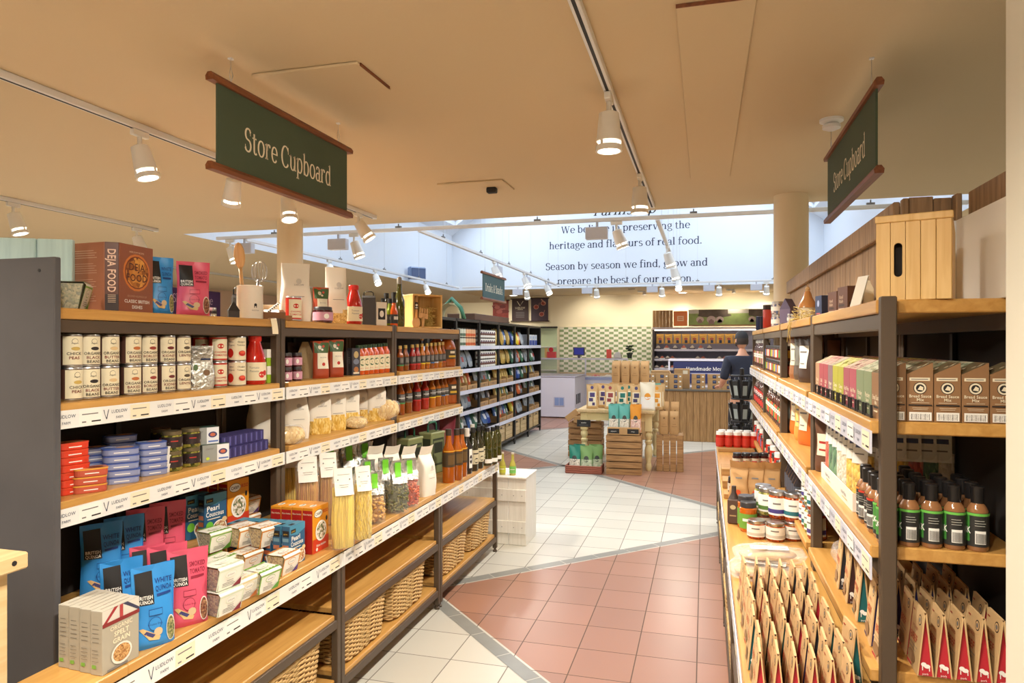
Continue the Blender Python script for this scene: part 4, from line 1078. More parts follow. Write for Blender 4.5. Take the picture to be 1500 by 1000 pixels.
# quinoa pouches
def quinoa(c, txt1, txt2, lite, dark):
 w, h, d = .125, .225, .07
 cc = C(*c, .4); dk = C(*dark, .5)
 return pouch(w, h, d, cc, [('r', -w * .44, h * .04, -w * .03, h * .43, 'ink_black'), ('t', 'BRITISH', -w * .235, h * .13, .014, 'paper_white', 'sansb', w * .36), ('t', 'QUINOA', -w * .235, h * .075, .014, 'paper_white', 'sansb', w * .36),
  ('t', txt1, w * .22, h * .3, .02, dk, 'sansb', w * .4), ('t', txt2, w * .22, h * .21, .02, dk, 'sansb', w * .4), ('r', w * .04, h * .12, w * .4, h * .15, dk), ('r', -w * .16, -h * .1, w * .16, -h * .02, dk), ('r', -w * .15, -h * .092, w * .15, -h * .028, cc),
  ('e', -w * .02, -h * .2, w * .15, w * .15, dk), ('e', -w * .02, -h * .2, w * .138, w * .138, cc), ('t', 'Gluten free', -.002, -h * .2, .009, dk),
  ('e', w * .05, -h * .3, w * .1, w * .09, C(206, 180, 140)), ('p', [(-w * .38, -h * .24), (-w * .3, -h * .23), (w * .1, -h * .36), (w * .06, -h * .4), (-w * .16, -h * .38)], C(212, 178, 120)), ('p', [(-w * .28, -h * .3), (-w * .22, -h * .27), (-w * .02, -h * .33), (-w * .08, -h * .36)], C(60, 60, 110)),
  ('e', w * .36, -h * .3, w * .12, h * .16, C(230, 226, 214)), ('e', w * .36, -h * .3, w * .105, h * .145, lite)], name='quinoa_pouch')
QB = quinoa((50, 140, 212), 'WHITE', 'QUINOA', grain2, (20, 60, 130)); QP = quinoa((216, 86, 112), 'SMOKED', 'TOMATO', grain4, (140, 30, 56))
QB.put((XT - .03, yx(234, XT - .03), z), R(60), 'blue quinoa pouch on the top shelf beside the cookery book', sc=(.78, 1, .98))
QP.put((XT, yx(283, XT), z), R(52), 'pink quinoa pouch on the top shelf, right of the blue one', sc=(1, 1, .97))
j = jar(.017, .04, 'clear_glass', 'silver', C(30, 28, 28), name='small_jar', lab=(.35, .65)); j.put((XT, yx(311, XT), z), R(45), 'tiny glass jar with black band between pink pouch and white crock')
# small black house-shaped carton and black carry boxes
blk = C(40, 36, 34, .55)
def carry_box(w, d, h, rise):
 b = MB(); b.box(-w / 2, w / 2, -d / 2, d / 2, 0, h, blk, .001)
 b.prism([(-w / 2, -d / 2, h), (-w / 2, d / 2, h), (-w / 2, 0, h + rise * .5)], (w, 0, 0), blk)
 hn = MB(); hn.tube([(-w * .36, 0, h + rise * .4), (-w * .36, 0, h + rise), (-w * .2, 0, h + rise * 1.25), (w * .2, 0, h + rise * 1.25), (w * .36, 0, h + rise), (w * .36, 0, h + rise * .4)], .0035, blk, 6)
 return product('carry_box', 'box', ('box', b), ('handle', hn))
hs = MB(); hs.box(-.022, .022, -.022, .022, 0, .032, blk, .001); hr = MB(); hr.add([(-.024, -.024, .032), (.024, -.024, .032), (.024, .024, .032), (-.024, .024, .032), (0, 0, .075)], [(0, 1, 4), (1, 2, 4), (2, 3, 4), (3, 0, 4), (3, 2, 1, 0)], blk)
product('pyramid_box', 'box', ('box', hs), ('roof', hr)).put((XT + .01, yx(342, XT + .01), z), R(45), 'little black box with a pointed roof beside the white crock')
carry_box(.04, .07, .1, .04).put((XT - .12, yx(347, XT - .12), z), R(45), 'black carry box standing behind the white crock')
# crock with spoon and whisk
ck = MB(); ck.lathe([(.05, 0), (.053, .003), (.052, .13), (.054, .138), (.049, .14), (.047, .05), (.0001, .048)], glossC(228, 222, 208), 32, cap1=False)
cl = MB(); cl.art(round_face(.0525, .05, -PI / 2), [('e', .012, .008, .006, .006, 'ink_black'), ('r', .006, -.004, .009, .006, 'ink_black'), ('r', .014, -.004, .017, .006, 'ink_black'), ('t', 'kitchen', .012, -.014, .01, 'ink_grey')])
yk = yx(366, XT); cpos = Vector((XT, yk, z))
product('utensil_crock', 'crock', ('pot', ck), ('print', cl)).put(cpos, R(48), 'white ceramic crock holding a wooden spoon and a whisk', sc=S(.14, 49, 366, XT))
sv = MB(); sv.tube([(0, 0, 0), (0, 0, .16)], [.0075, .0085], 'spoon_wood', 8); bl_ = MB(); bl_.ball((0, 0, .205), (.024, .008, .052), 'spoon_wood', 14, 8)
product('wooden_spoon', 'spoon', ('handle', sv), ('bowl', bl_)).put(cpos + Vector((-.022, -.012, .05)), 0, 'wooden spoon standing in the white crock', sc=(1, 1, 1.15), rot=(R(2), R(-5), R(45)))
wh = MB(); wh.tube([(0, 0, 0), (0, 0, .13)], .007, 'silver', 8); ww = MB()
for k in range(6):
 a = PI * k / 6; ww.tube([(math.cos(a) * .034 * math.sin(PI * q / 12) ** .8 * (1 if q <= 12 else -1), math.sin(a) * .034 * math.sin(PI * q / 12) ** .8, .12 + .085 * (1 - math.cos(PI * q / 12)) / 2 * 1.1) for q in range(13)], .0012, 'silver', 5)
 ww.tube([(-math.cos(a) * .034 * math.sin(PI * q / 12) ** .8, -math.sin(a) * .034 * math.sin(PI * q / 12) ** .8, .12 + .085 * (1 - math.cos(PI * q / 12)) / 2 * 1.1) for q in range(13)], .0012, 'silver', 5)
product('balloon_whisk', 'whisk', ('handle', wh), ('wires', ww)).put(cpos + Vector((.022, .016, .05)), 0, 'steel balloon whisk standing in the white crock', rot=(R(-2), R(4), 0))
# slanting wooden block with a striped grater plate, label on a string
gb = MB(); gb.prism([(-.055, -.025, 0), (-.055, .025, 0), (-.055, .025, .05), (-.055, -.025, .035)], (.11, 0, 0), C(124, 80, 40, .5)); gb.box(.055, .085, -.025, .025, 0, .022, C(134, 88, 46, .5), .001)
gp = MB().at((0, 0, .052), ry=R(-38)); gp.box(-.038, .042, -.02, .02, 0, .006, C(60, 46, 36)); gs = MB().at((0, 0, .052), ry=R(-38))
for k in range(7): gs.box(-.034 + k * .011, -.029 + k * .011, -.0205, .0205, -.0005, .0068, 'paper_white')
product('butter_board', 'kitchen tool', ('block', gb), ('plate', gp, [('stripes', gs)])).put((XT + .03, yx(399, XT + .03), z), R(48), 'brown wooden block with a slanting black and white striped plate')
pt = MB(); pt.grid(lambda u, v: Vector(((u - .5) * .028, -.002 - .02 * math.sin(v * 1.5), -v * .07 + .002)), 4, 8, 'paper_cream'); pl = MB(); pl.add([(-.01, -.012, -.03), (.01, -.012, -.03), (.01, -.0205, -.056), (-.01, -.0205, -.056)], [(0, 3, 2, 1)], 'paper_white'); pst = MB(); pst.tube([(-.002, .05, .003), (-.004, .02, .004), (0, 0, .001)], .0012, 'kraft', 5)
product('swing_tag', 'tag', ('card', pt), ('panel', pl), ('string', pst)).put((XLU + .012, yx(397, XLU), ZT + .001), R(60), 'cream swing tag hanging over the edge of the top shelf')
b = MB(); b.box(-.07, .07, -.03, .03, 0, .085, C(222, 214, 196, .6), .001); l = MB(); l.art(FRONT(.14, .06, .085), lines(-.05, .05, .02, 4, .01, 'ink_grey'))
product('pale_box', 'box', ('box', b), ('print', l)).put((XT - .14, yx(398, XT - .14), z), R(40), 'pale box standing behind the striped wooden block')
# paper bags, spice pouch, sauces and oils on the middle top board
pw = C(234, 228, 214, .6); pasta = specks('pasta_mix', (190, 150, 80), (220, 186, 110), (236, 208, 140), 150, .5, .8)
bagart = [('e', .012, .045, .012, .012, C(200, 196, 186)), ('t', 'LUDLOW', .012, .03, .01, 'ink_grey'), ('r', -.02, -.02, .035, -.018, 'ink_grey')]
cut = lambda u, v: pasta if (v < .28 and .32 < u < .68 and v < .10 + .75 * (u - .36)) else pw
b1 = block_bag(.135, .075, .245, pw, 3, flap=.0, top=.6, name='flour_bag', art=bagart); b1.put((XT - .01, yx(433, XT - .01), z), R(38), 'large white paper flour bag leaning on the top shelf behind the red tin', sc=S(.245, 86, 433, XT, .5))
b2 = block_bag(.105, .06, .245, cut, 5, top=.55, name='pasta_bag', art=bagart); b2.put((XT - .02, yx(492, XT - .02), z), R(40), 'slim white paper pasta bag on the top shelf beside the red sauce bottle', sc=S(.245, 84, 492, XT, .5))
redm = C(196, 44, 28, .35); lbc = C(232, 222, 190, .5)
RT = tin(.0335, .102, redm, [('r', -.03, .012, .034, .09, lbc)], [('e', .0, .062, .012, .01, redm), ('t', 'CHOPPED', .002, .038, .010, redm, 'sansb'), ('t', 'TOMATOES', .002, .026, .010, redm, 'sansb')], name='tomato_tin')
RT.put((XT + .06, yx(430, XT + .06), z), R(52), 'red tomato tin on the top shelf in front of the white flour bag', sc=S(.102, 34, 430, XT))
spice = C(168, 66, 30, .6); greenhd = C(62, 92, 48, .4)
def spice_pouch(c, dot):
 w, h, d = .085, .185, .05
 k = pouch(w, h, d, c, [('r', -w * .46, h * .18, w * .46, h * .46, greenhd), ('e', -w * .1, h * .33, w * .12, w * .12, C(220, 210, 190)), ('e', w * .14, h * .36, w * .07, w * .07, C(190, 60, 40)), ('e', w * .05, h * .27, w * .08, w * .06, C(236, 232, 220)), ('r', -w * .3, -h * .24, w * .42, h * .18, C(236, 230, 208)), ('t', 'SPICE RUB', w * .06, h * .06, .008, 'ink_grey'), ('e', w * .06, -h * .12, w * .1, w * .1, dot)], name='spice_pouch')
 return k
SPA = spice_pouch(spice, C(190, 50, 40)); SPA.put((XT, yx(470, XT), z), R(50), 'green-topped spice pouch on the top shelf between the two white bags', sc=S(.185, 52, 470, XT, .5))
jam = C(70, 16, 28, .1, coat=.6)
JM = jar(.03, .048, jam, C(50, 44, 44, .4), C(206, 150, 170, .5), [('e', 0, 0, .008, .008, 'paper_white')], name='jam_jar', lidh=.012, lab=(.12, .66))
JM.put((XT + .055, yx(473, XT + .055), z), R(52), 'small pink-labelled jam jar in front of the spice pouch', sc=S(.048, 22, 473, XT))
ketch = C(188, 32, 22, .12, coat=.6)
KB = bottle([(.036, 0), (.04, .006), (.04, .085), (.036, .11), (.022, .155), (.021, .165)], ketch, C(206, 40, 30, .3), (.0402, .015, .083, lbc), [('e', .016, -.012, .012, .012, C(200, 40, 30)), ('e', .03, -.006, .01, .01, C(190, 36, 28)), ('t', 'Tomato', -.012, .015, .011, 'ink_grey'), ('t', 'Passata', -.012, .002, .011, 'ink_grey')], name='passata_bottle', capprof=[(.023, .162), (.024, .164), (.024, .182), (.021, .185), (.0001, .185)])
KB.put((XT + .02, yx(518, XT + .02), z), R(58), 'red tomato passata bottle on the top shelf beside the black carry box', sc=S(.185, 57, 518, XT))
CB2 = carry_box(.075, .085, .16, .03); CB2.put((XT - .02, yx(540, XT - .02), z), R(30), 'tall black carry box right of the red sauce bottle on top', sc=S(.2, 51, 540, XT))
amb = 'amber_glass'; grn = 'green_glass'
def small_bottle(glass, lab, cap='ink_black', s=1.0, name='oil_bottle', band=None):
 pr = [(.018, 0), (.02, .004), (.02, .075), (.011, .1), (.009, .125)]
 pr = [(a * s, b * s) for a, b in pr]
 return bottle(pr, glass, cap, (.0202 * s, .015 * s, .06 * s, lab), [('r', -.012 * s, -.004 * s, .012 * s, .012 * s, 'paper_white')] + ([('r', -.03 * s, .02 * s, .03 * s, .027 * s, band)] if band else []), name=name, capprof=[(.0105 * s, .118 * s), (.0105 * s, .142 * s), (.0001, .142 * s)], n=14)
wb = carton(.045, .045, .085, C(226, 220, 206), {'f': [('r', -.015, -.02, .015, .02, 'ink_black'), ('e', 0, 0, .009, .012, 'paper_white')]}, name='small_carton'); wb.put((XT + .02, yx(554, XT + .02), z), R(60), 'small white carton with black panel beside the oil bottles', sc=S(.085, 34, 554, XT))
yel = C(210, 150, 20, .12, coat=.6)
for c, px, l, dx in ((yel, 561, 'little bottle of golden oil beside the black carry box', .03), (C(120, 140, 30, .12, coat=.5), 571, 'little bottle of green oil in the middle of the oil group', .03), (C(214, 84, 20, .12, coat=.6), 577, 'little bottle of orange oil in front of the tall green bottle', .06)):
 small_bottle(c, C(40, 40, 36), 'ink_black', .95).put((XT + dx, yx(px, XT + dx), z), R(60), l, sc=S(.135, 40, px, XT))
small_bottle(C(36, 30, 20, .12, coat=.5), C(60, 60, 52), 'ink_black', 1.2).put((XT - .04, yx(566, XT - .04), z), R(60), 'dark oil bottle behind the golden and green ones', sc=S(.17, 50, 566, XT))
small_bottle(C(44, 36, 22, .12, coat=.5), C(190, 90, 40), 'ink_black', 1.2).put((XT - .04, yx(577, XT - .04), z), R(60), 'dark oil bottle with orange label behind the green one', sc=S(.17, 52, 577, XT))
tb = bottle([(.026, 0), (.029, .005), (.029, .14), (.014, .185), (.012, .24)], C(82, 84, 28, .08, coat=.5, trans=.3), C(150, 146, 136, .3), (.0292, .02, .02001, 'ink_black'), [], name='tall_oil_bottle', capprof=[(.0135, .232), (.0135, .262), (.009, .27), (.0001, .272)], n=18)
tb.put((XT + .04, yx(585, XT + .04), z), R(60), 'tall green oil bottle standing before the straw-filled gift crate', sc=S(.272, 72, 585, XT))
tgm = MB(); tgm.box(-.014, .014, -.002, .002, -.05, 0, 'ink_black', .002); tgl = MB(); tgl.art(plane((0, -.002, -.025), (1, 0, 0), (0, 0, 1)), [('e', 0, .004, .009, .009, 'paper_white'), ('r', -.01, -.018, .01, -.012, 'paper_white')])
tgs = MB(); tgs.tube([(0, 0, -.002), (-.01, .01, .01), (-.02, .028, .012)], .001, 'kraft', 5)
# gift crate on its side with straw, spoon and fork
cw, cd, chh = .245, .17, .245
def open_crate(w, d, h, m_, t=.012):
 parts = []
 for nm, a in (('bottom_board', (-w / 2, w / 2, -d / 2, d / 2, 0, t)), ('top_board', (-w / 2, w / 2, -d / 2, d / 2, h - t, h)), ('side_board', (-w / 2, -w / 2 + t, -d / 2, d / 2, t, h - t)), ('side_board', (w / 2 - t, w / 2, -d / 2, d / 2, t, h - t)), ('back_board', (-w / 2 + t, w / 2 - t, d / 2 - t, d / 2, t, h - t))):
  b = MB(); b.box(*a, m_, .0015); parts.append((nm, b))
 return product('gift_crate', 'crate', *parts)
yc = yx(620, -1.99); gc = open_crate(cw, cd, chh, 'pine'); grz = R(52)
gc.put((-2.0, yc, z), grz, 'straw-filled wooden gift crate on its side, far end of the left top shelf')
def straw(n, fn, r=.0015, seed=4, m_='straw'):
 rn = random.Random(seed); b = MB()
 for _ in range(n):
  p = Vector(fn(rn)); d = Vector((rn.uniform(-1, 1), rn.uniform(-1, 1), rn.uniform(-.6, .6))).normalized(); e = Vector((rn.uniform(-1, 1), rn.uniform(-1, 1), rn.uniform(-1, 1)))
  L = rn.uniform(.02, .045)
  b.tube([p, p + d * L * .5 + e * L * .2, p + d * L + e * L * .1 * rn.random()], r, m_, 3)
 return b
mat('straw', (226, 200, 120), .7)
q = Matrix.Rotation(grz, 3, 'Z')
st_ = straw(640, lambda rn: (rn.uniform(-.07, .07), rn.uniform(-.06, .025), .022 + (rn.random() ** 1.2) * .13), seed=9)
so = tag(st_.build('straw_filling'), 'loose yellow packing straw filling the gift crate', 'straw', kind='stuff'); so.location = (-2.0, yc, z); so.rotation_euler = (0, 0, grz)
spm = MB(); spm.tube([(0, 0, 0), (0, 0, .09), (0, 0, .13)], [.012, .008, .006], 'spoon_wood', 8)
spf = MB(); spf.at(rx=0); spf.grid(lambda u, v: Vector(((u - .5) * .034 * (1 - .2 * v), -.003 + .004 * math.cos(PI * (u - .5)), -.06 + .06 * v)), 6, 4, 'spoon_wood')
def serve(n_t, label, dx, rzz, tilt):
 h_ = MB(); h_.tube([(0, 0, .055), (0, 0, .15), (0, 0, .19)], [.011, .007, .009], 'spoon_wood', 8)
 hd = MB()
 if n_t:
  hd.box(-.028, .028, -.004, .004, .03, .062, 'spoon_wood', .002)
  for k in range(4): hd.box(-.027 + .0145 * k, -.0165 + .0145 * k, -.004, .004, .0, .03, 'spoon_wood', .002)
 else: hd.ball((0, 0, .032), (.027, .007, .034), 'spoon_wood', 12, 8)
 P = product('serving_fork' if n_t else 'serving_spoon', 'kitchen tool', ('handle', h_), ('head', hd))
 o = Vector((dx[0], dx[1], 0)); o = q @ o
 return P.put((-2.0 + o.x, yc + o.y, z + dx[2]), 0, label, sc=(1.35, 1.2, 1.25), rot=(tilt[0], tilt[1], grz))
serve(0, 'wooden serving spoon leaning on the front of the gift crate', (-.1, -.09, .002), 0, (R(-8), R(6), 0))
serve(4, 'wooden fork head up in the straw of the gift crate', (-.02, -.06, .145), 0, (R(172), R(8), 0))
o = q @ Vector((-.1, -.1, 0))
product('black_tag', 'tag', ('card', tgm), ('print', tgl), ('string', tgs)).put((-2.0 + o.x, yc + o.y, z + .185), grz, 'small black label tied to the spoon handle by the gift crate')

# ---------------------------------------------------------------- left row, upper shelf
Z = Z2 + .0005; XA = -1.95
bean = C(92, 62, 52, .35)
def label_tin(body, lines_, dot, w=.06):
 it = [('e', .004, .084, .009, .009, 'ink_black'), ('e', .004, .084, .008, .008, lbc), ('t', 'organic', .004, .078, .007, 'ink_black'), ('e', .006, .06, .013, .006, dot)]
 yy = .044
 for q in lines_: it.append(('t', q, .002, yy, .013, C(60, 54, 40) if q != lines_[1] else C(120, 50, 36), 'sansb', w * .92)); yy -= .0135
 return tin(.0345, .108, body, [('r', -w / 2, .008, w / 2 + .004, .1, lbc)], it, name='bean_tin')
beans = [('chick pea', ['CHICK', 'PEAS', ''], C(200, 170, 90)), ('black bean', ['ORGANIC', 'BLACK', 'BEANS'], C(40, 34, 34)), ('butter bean', ['ORGANIC', 'BUTTER', 'BEANS'], C(220, 190, 140)), ('baked bean', ['ORGANIC', 'BAKED', 'BEANS'], C(190, 110, 60)), ('borlotti bean', ['ORGANIC', 'BORLOTTI', 'BEANS'], C(150, 60, 50)), ('kidney bean', ['ORGANIC', 'KIDNEY', 'BEANS'], C(110, 40, 36)), ('lentil', ['ORGANIC', 'LENTILS', ''], C(86, 74, 56))]
for (nm, tx, dt), px, dx in zip(beans, (103, 129, 158, 191, 215, 242, 265), (0, 0, 0, 0, 0, 0, 0)):
 K = label_tin(bean, tx, dt); y = yx(px, XA + dx)
 for lv, w_ in ((0, 'lower'), (1, 'upper')):
  K.put((XA + dx, y, Z + lv * .1065), R(random.uniform(62, 76)), 'brown %s tin with cream label, %s of the pair' % (nm, w_), 'brown bean tins', sc=(1, 1, .98))
hb = block_bag(.1, .06, .17, 'foil', 11, top=.62, name='herb_bag', art=[('e', -.02, .0, .008, .012, C(80, 110, 60)), ('e', .02, -.02, .012, .012, C(120, 90, 60)), ('r', .0, .03, .035, .036, 'ink_blue')])
hb.put((XA + .005, yx(293, XA + .005), Z), R(48), 'crumpled white plastic herb bag between the lentil and tomato tins', sc=S(.17, 63, 293, XA))
for lv, w_ in ((0, 'lower'), (1, 'upper')):
 RT.put((XA - .015, yx(319, XA - .015), Z + lv * .1065), R(58), 'red tomato tin, %s of the front pair on the upper shelf' % w_, 'tomato tins', sc=(1.1, 1.1, 1.04))
RT.put((XA - .1, yx(294, XA - .1), Z + .106), R(58), 'red tomato tin in the second row above the white herb bag', 'tomato tins', sc=(1.1, 1.1, 1.03)); RT.put((XA - .1, yx(294, XA - .1), Z), R(58), 'red tomato tin low in the second row behind the herb bag', 'tomato tins', sc=(1.1, 1.1, 1.03))
PT = tin(.038, .108, lbc, [], [('t', 'Italian', -.03, .084, .009, 'ink_black'), ('t', 'Organic', -.03, .07, .009, 'ink_black'), ('t', 'Chopped', .012, .084, .009, 'ink_black'), ('t', 'Tomatoes', .012, .07, .009, 'ink_black'), ('e', -.034, .035, .014, .02, C(196, 40, 28)), ('e', .016, .034, .016, .012, C(190, 34, 26)), ('e', .016, .038, .012, .006, C(226, 90, 60))], name='plum_tomato_tin')
for lv, w_ in ((0, 'lower'), (1, 'upper')):
 PT.put((XA + .0, yx(347, XA), Z + lv * .1065), R(48), 'cream plum tomato tin beside the red passata bottle, %s of two' % w_, 'tomato tins', sc=(1, 1, .98))
KB.put((XA + .005, yx(372, XA), Z), R(50), 'red passata bottle on the upper shelf beside cream tomato tins', sc=S(.185, 71, 372, XA))
gw = carton(.05, .06, .05, C(150, 190, 40, .5), {'f': [('r', -.025, .0, .025, .025, 'paper_white')], 'l': [('r', -.03, .0, .03, .025, 'paper_white')]}, name='green_carton')
for lv, w_ in ((0, 'lower'), (1, 'upper')):
 gw.put((XA - .01, yx(390, XA - .01), Z + lv * .0775), R(80), 'lime and white carton at the end of the tins, %s of two' % w_, 'lime cartons', sc=(1, 1, 1.55))
db = pouch(.1, .17, .04, C(58, 40, 36, .4), [('r', -.03, -.02, .03, .03, C(120, 80, 60))], name='dark_pouch');
for k, (px, x) in enumerate(((385, -2.1), (433, -2.1), (444, -2.12), (456, -2.11), (449, -2.04))):
 db.put((x, yx(px, x), Z), R(60), ('dark brown pouch behind the lime cartons' if k == 0 else 'dark brown pouch standing behind the jam jars, %s from the left' % ORD[k - 1]), 'dark pouches', sc=(.9, .9, 1.1))
# middle bay: jam jars, hessian bag, spice pouches, boxes, orange sauces
for r_, w_ in ((0, 'lower'), (1, 'upper')):
 for k, px in enumerate((420, 435)):
  JM.put((XA + .02, yx(px, XA + .02), Z + r_ * .0685), R(40), 'pink-labelled jam jar stacked by the shelf post, %s row, %s' % (w_, ('left', 'right')[k]), 'stacked jam jars', sc=(.82, .82, 1.42))
hess = mat('hessian', (176, 150, 110), .9, bump=.8, bscale=300)
hg_ = MB(); hg_.grid(lambda u, v: Vector(((u - .5) * .17 * (1 - .92 * max(0, v - .1)), -.035 * (1 - v) * (1 - (2 * u - 1) ** 2) - .003, v * .19)), 10, 10, 'hessian'); hg_.grid(lambda u, v: Vector(((.5 - u) * .17 * (1 - .92 * max(0, v - .1)), .03 * (1 - v) * (1 - (2 * u - 1) ** 2) + .003, v * .19)), 10, 10, 'hessian')
single('hessian_bag', 'bag', hg_).put((XA - .06, yx(447, XA - .06), Z), R(50), 'tan hessian bag tapering to a point beside the jam jars')
for k, px in enumerate((470, 492)):
 SPA.put((XA + .02, yx(px, XA + .02), Z), R(54), 'green-topped spice pouch on the upper shelf, %s of the two' % ('left', 'right')[k], 'spice pouches', sc=S(.185, 54, px, XA, .6))
for k, px in enumerate((466, 484, 488)):
 x = XA - .1; SPA.put((x, yx(px, x), Z), R(54), 'spice pouch in the row behind the front two, %s from the left' % ORD[k], 'spice pouches', sc=S(.185, 52, px, x, .6))
bxb = carton(.05, .05, .14, C(40, 36, 36, .5), {'f': lines(-.015, .015, .03, 4, .01, 'ink_grey')}, name='black_carton'); bxb.put((XA - .03, yx(508, XA - .03), Z), R(75), 'narrow black carton right of the spice pouches')
bxp = carton(.055, .05, .155, C(66, 66, 74, .5), {'f': [('e', .0, .04, .016, .02, C(190, 170, 120)), ('e', 0, 0, .02, .016, C(120, 130, 150)), ('e', 0, -.045, .016, .016, C(180, 120, 70)), ('r', -.02, -.07, .02, -.06, 'paper_cream')]}, name='patterned_carton'); bxp.put((XA + .0, yx(518, XA), Z), R(64), 'patterned dark carton left of the orange sauce bottles')
org = C(206, 84, 22, .14, coat=.6)
OS = bottle([(.028, 0), (.031, .004), (.031, .115), (.022, .13), (.018, .145)], org, C(40, 70, 44, .3), (.0312, .022, .1, lbc), [('e', .004, .006, .016, .019, C(50, 96, 60)), ('e', .008, .006, .011, .014, lbc), ('t', 'sauce', 0, -.026, .009, C(200, 80, 40))], name='orange_sauce_bottle', capprof=[(.0195, .14), (.0195, .158), (.0001, .159)])
for k, px in enumerate((526, 533, 540, 547, 555, 563)):
 OS.put((XA + .01, yx(px, XA + .01), Z), R(58), 'orange sauce bottle with cream label, %s from the left' % ORD[k], 'orange sauce bottles', sc=S(.159, 43, px, XA, .6))
dj = bottle([(.026, 0), (.028, .004), (.028, .09), (.02, .11)], amb, C(60, 50, 40, .4), (.0282, .02, .08, C(120, 70, 40)), [], name='amber_jar', capprof=[(.021, .105), (.021, .125), (.0001, .126)]); dj.put((XA - .04, yx(569, XA - .04), Z), R(60), 'amber jar at the end of the orange sauce bottles')
# far bay: little syrup bottles and cider jugs
bands = [C(70, 150, 80), C(120, 100, 70), C(200, 40, 40), C(210, 50, 40), C(226, 196, 40), C(220, 180, 40), C(60, 110, 170), C(210, 210, 214), C(170, 120, 50), C(190, 80, 40)]
liq = [C(150, 74, 22, .12, coat=.5), C(140, 76, 26, .12, coat=.5), C(160, 34, 26, .12, coat=.5), C(170, 40, 26, .12, coat=.5), C(190, 110, 30, .12, coat=.5), C(176, 96, 26, .12, coat=.5), C(150, 84, 30, .12, coat=.5), C(180, 100, 30, .12, coat=.5), C(190, 116, 36, .12, coat=.5), C(160, 90, 40, .12, coat=.5)]
lb_dark = C(62, 58, 52, .5); goldcap = C(206, 176, 104, .35, metal=.4)
SY = []
for bd, lq in zip(bands, liq):
 SY.append(bottle([(.02, 0), (.022, .004), (.022, .098), (.012, .122), (.0105, .148)], lq, goldcap, (.0222, .04, .088, lb_dark), [('r', -.012, -.012, .012, .018, 'ink_grey'), ('r', -.045, -.032, .045, -.024, bd)], name='syrup_bottle', capprof=[(.012, .142), (.012, .162), (.0001, .163)], n=14))
for k, px in enumerate((586, 594, 604, 611, 618, 625, 631, 637, 643, 648)):
 SY[k].put((XA + .01, yx(px, XA + .01), Z), R(62), 'small gold-capped syrup bottle on the upper shelf, %s from the left' % ORD[k], 'small syrup bottles', sc=S(.163, 37, px, XA, .8))
jug = bottle([(.055, 0), (.062, .008), (.062, .12), (.05, .155), (.024, .18), (.022, .19)], C(190, 96, 34, .15, trans=.3, coat=.4), C(200, 170, 120, .4), (.0622, .05, .11, C(70, 58, 40)), [('r', -.03, -.02, .03, -.008, C(220, 180, 60)), ('r', -.02, .005, .02, .02, 'paper_cream')], name='cider_jug', capprof=[(.024, .186), (.024, .205), (.0001, .206)], n=24)
for k, (px, x) in enumerate(((640, XA - .12), (655, XA - .01))):
 jug.put((x, yx(px, x), Z), R(60), 'big amber cider jug on the upper shelf, ' + ('behind the syrup bottles', 'last at the far end')[k], 'cider jugs', sc=S(.206, 47, px, x, .5))

# ---------------------------------------------------------------- left row, lower shelf
Z = Z3 + .0005
def fish_tin(side, rim, top, pic, h=.0225):
 w, d = .1, .062; n = 28
 def ring(k, zz): return [((abs(math.cos(2 * PI * q / n)) ** .45) * math.copysign(w / 2 * k, math.cos(2 * PI * q / n)), (abs(math.sin(2 * PI * q / n)) ** .45) * math.copysign(d / 2 * k, math.sin(2 * PI * q / n)), zz) for q in range(n)]
 b = MB(); lv = [(.93, 0, side), (.97, h * .12, side), (.975, h * .8, rim), (1.0, h * .82, rim), (1.0, h * .98, rim)]
 for k in range(4):
  v = ring(lv[k][0], lv[k][1]) + ring(lv[k + 1][0], lv[k + 1][1]); b.add(v, [(q, (q + 1) % n, n + (q + 1) % n, n + q) for q in range(n)], lv[k][2])
 b.add(ring(.93, 0), [tuple(range(n))[::-1]], side)
 t_ = MB(); t_.add(ring(1.0, h * .98), [tuple(range(n))], top)
 l = MB(); l.art(plane((0, 0, h * .98), (1, 0, 0), (0, 1, 0)), [('e', .012, 0, .026, .02, pic), ('r', -.04, .01, -.01, .02, 'paper_white')])
 l2 = MB(); l2.art(plane((0, -d / 2 * .975, h * .46), (1, 0, 0), (0, 0, 1)), [('r', -.02, -.003, .02, .0, 'paper_white'), ('r', .03, -.004, .038, .004, side)])
 return product('fish_tin', 'tin', ('can', b), ('lid', t_, [('lid_print', l)]), ('side_print', l2))
FT = {'red': fish_tin(C(214, 62, 36, .35), C(220, 70, 40, .35), C(226, 80, 48, .35), C(230, 190, 150)), 'salmon': fish_tin(C(190, 84, 60, .35), C(220, 160, 60, .35), C(214, 130, 80, .35), C(120, 60, 40), .026), 'blue': fish_tin(C(150, 160, 200, .3, metal=.3), C(60, 84, 160, .35), C(84, 110, 180, .35), C(200, 160, 130))}
def stack(kind, px, x, n, dz, rz, what, grp, jit=.05, sc=None):
 y = yx(px, x)
 for k in range(n):
  w_ = 'bottom' if k == 0 else 'topmost' if k == n - 1 else ORD[k] + ' from the bottom'
  FT[kind].put((x + random.uniform(-.002, .002), y + random.uniform(-.002, .002), Z + k * dz), R(rz + random.uniform(-3, 3)), what + ', ' + w_, grp, sc=sc)
stack('red', 103, XA - .02, 7, .0236, 78, 'orange-red fish tin in the stack by the grey board', 'red fish tins', sc=(1, 1, 1.03))
stack('salmon', 131, XA + .02, 3, .0265, 55, 'salmon-coloured fish tin with yellow rim in the low stack', 'salmon fish tins')
stack('blue', 177, XA + .0, 5, .0245, 52, 'blue fish tin in the front left stack', 'blue fish tins', sc=(1.15, 1.1, 1.07))
stack('blue', 222, XA - .01, 5, .0245, 62, 'blue fish tin in the front right stack', 'blue fish tins', sc=(1.0, 1, 1.07))
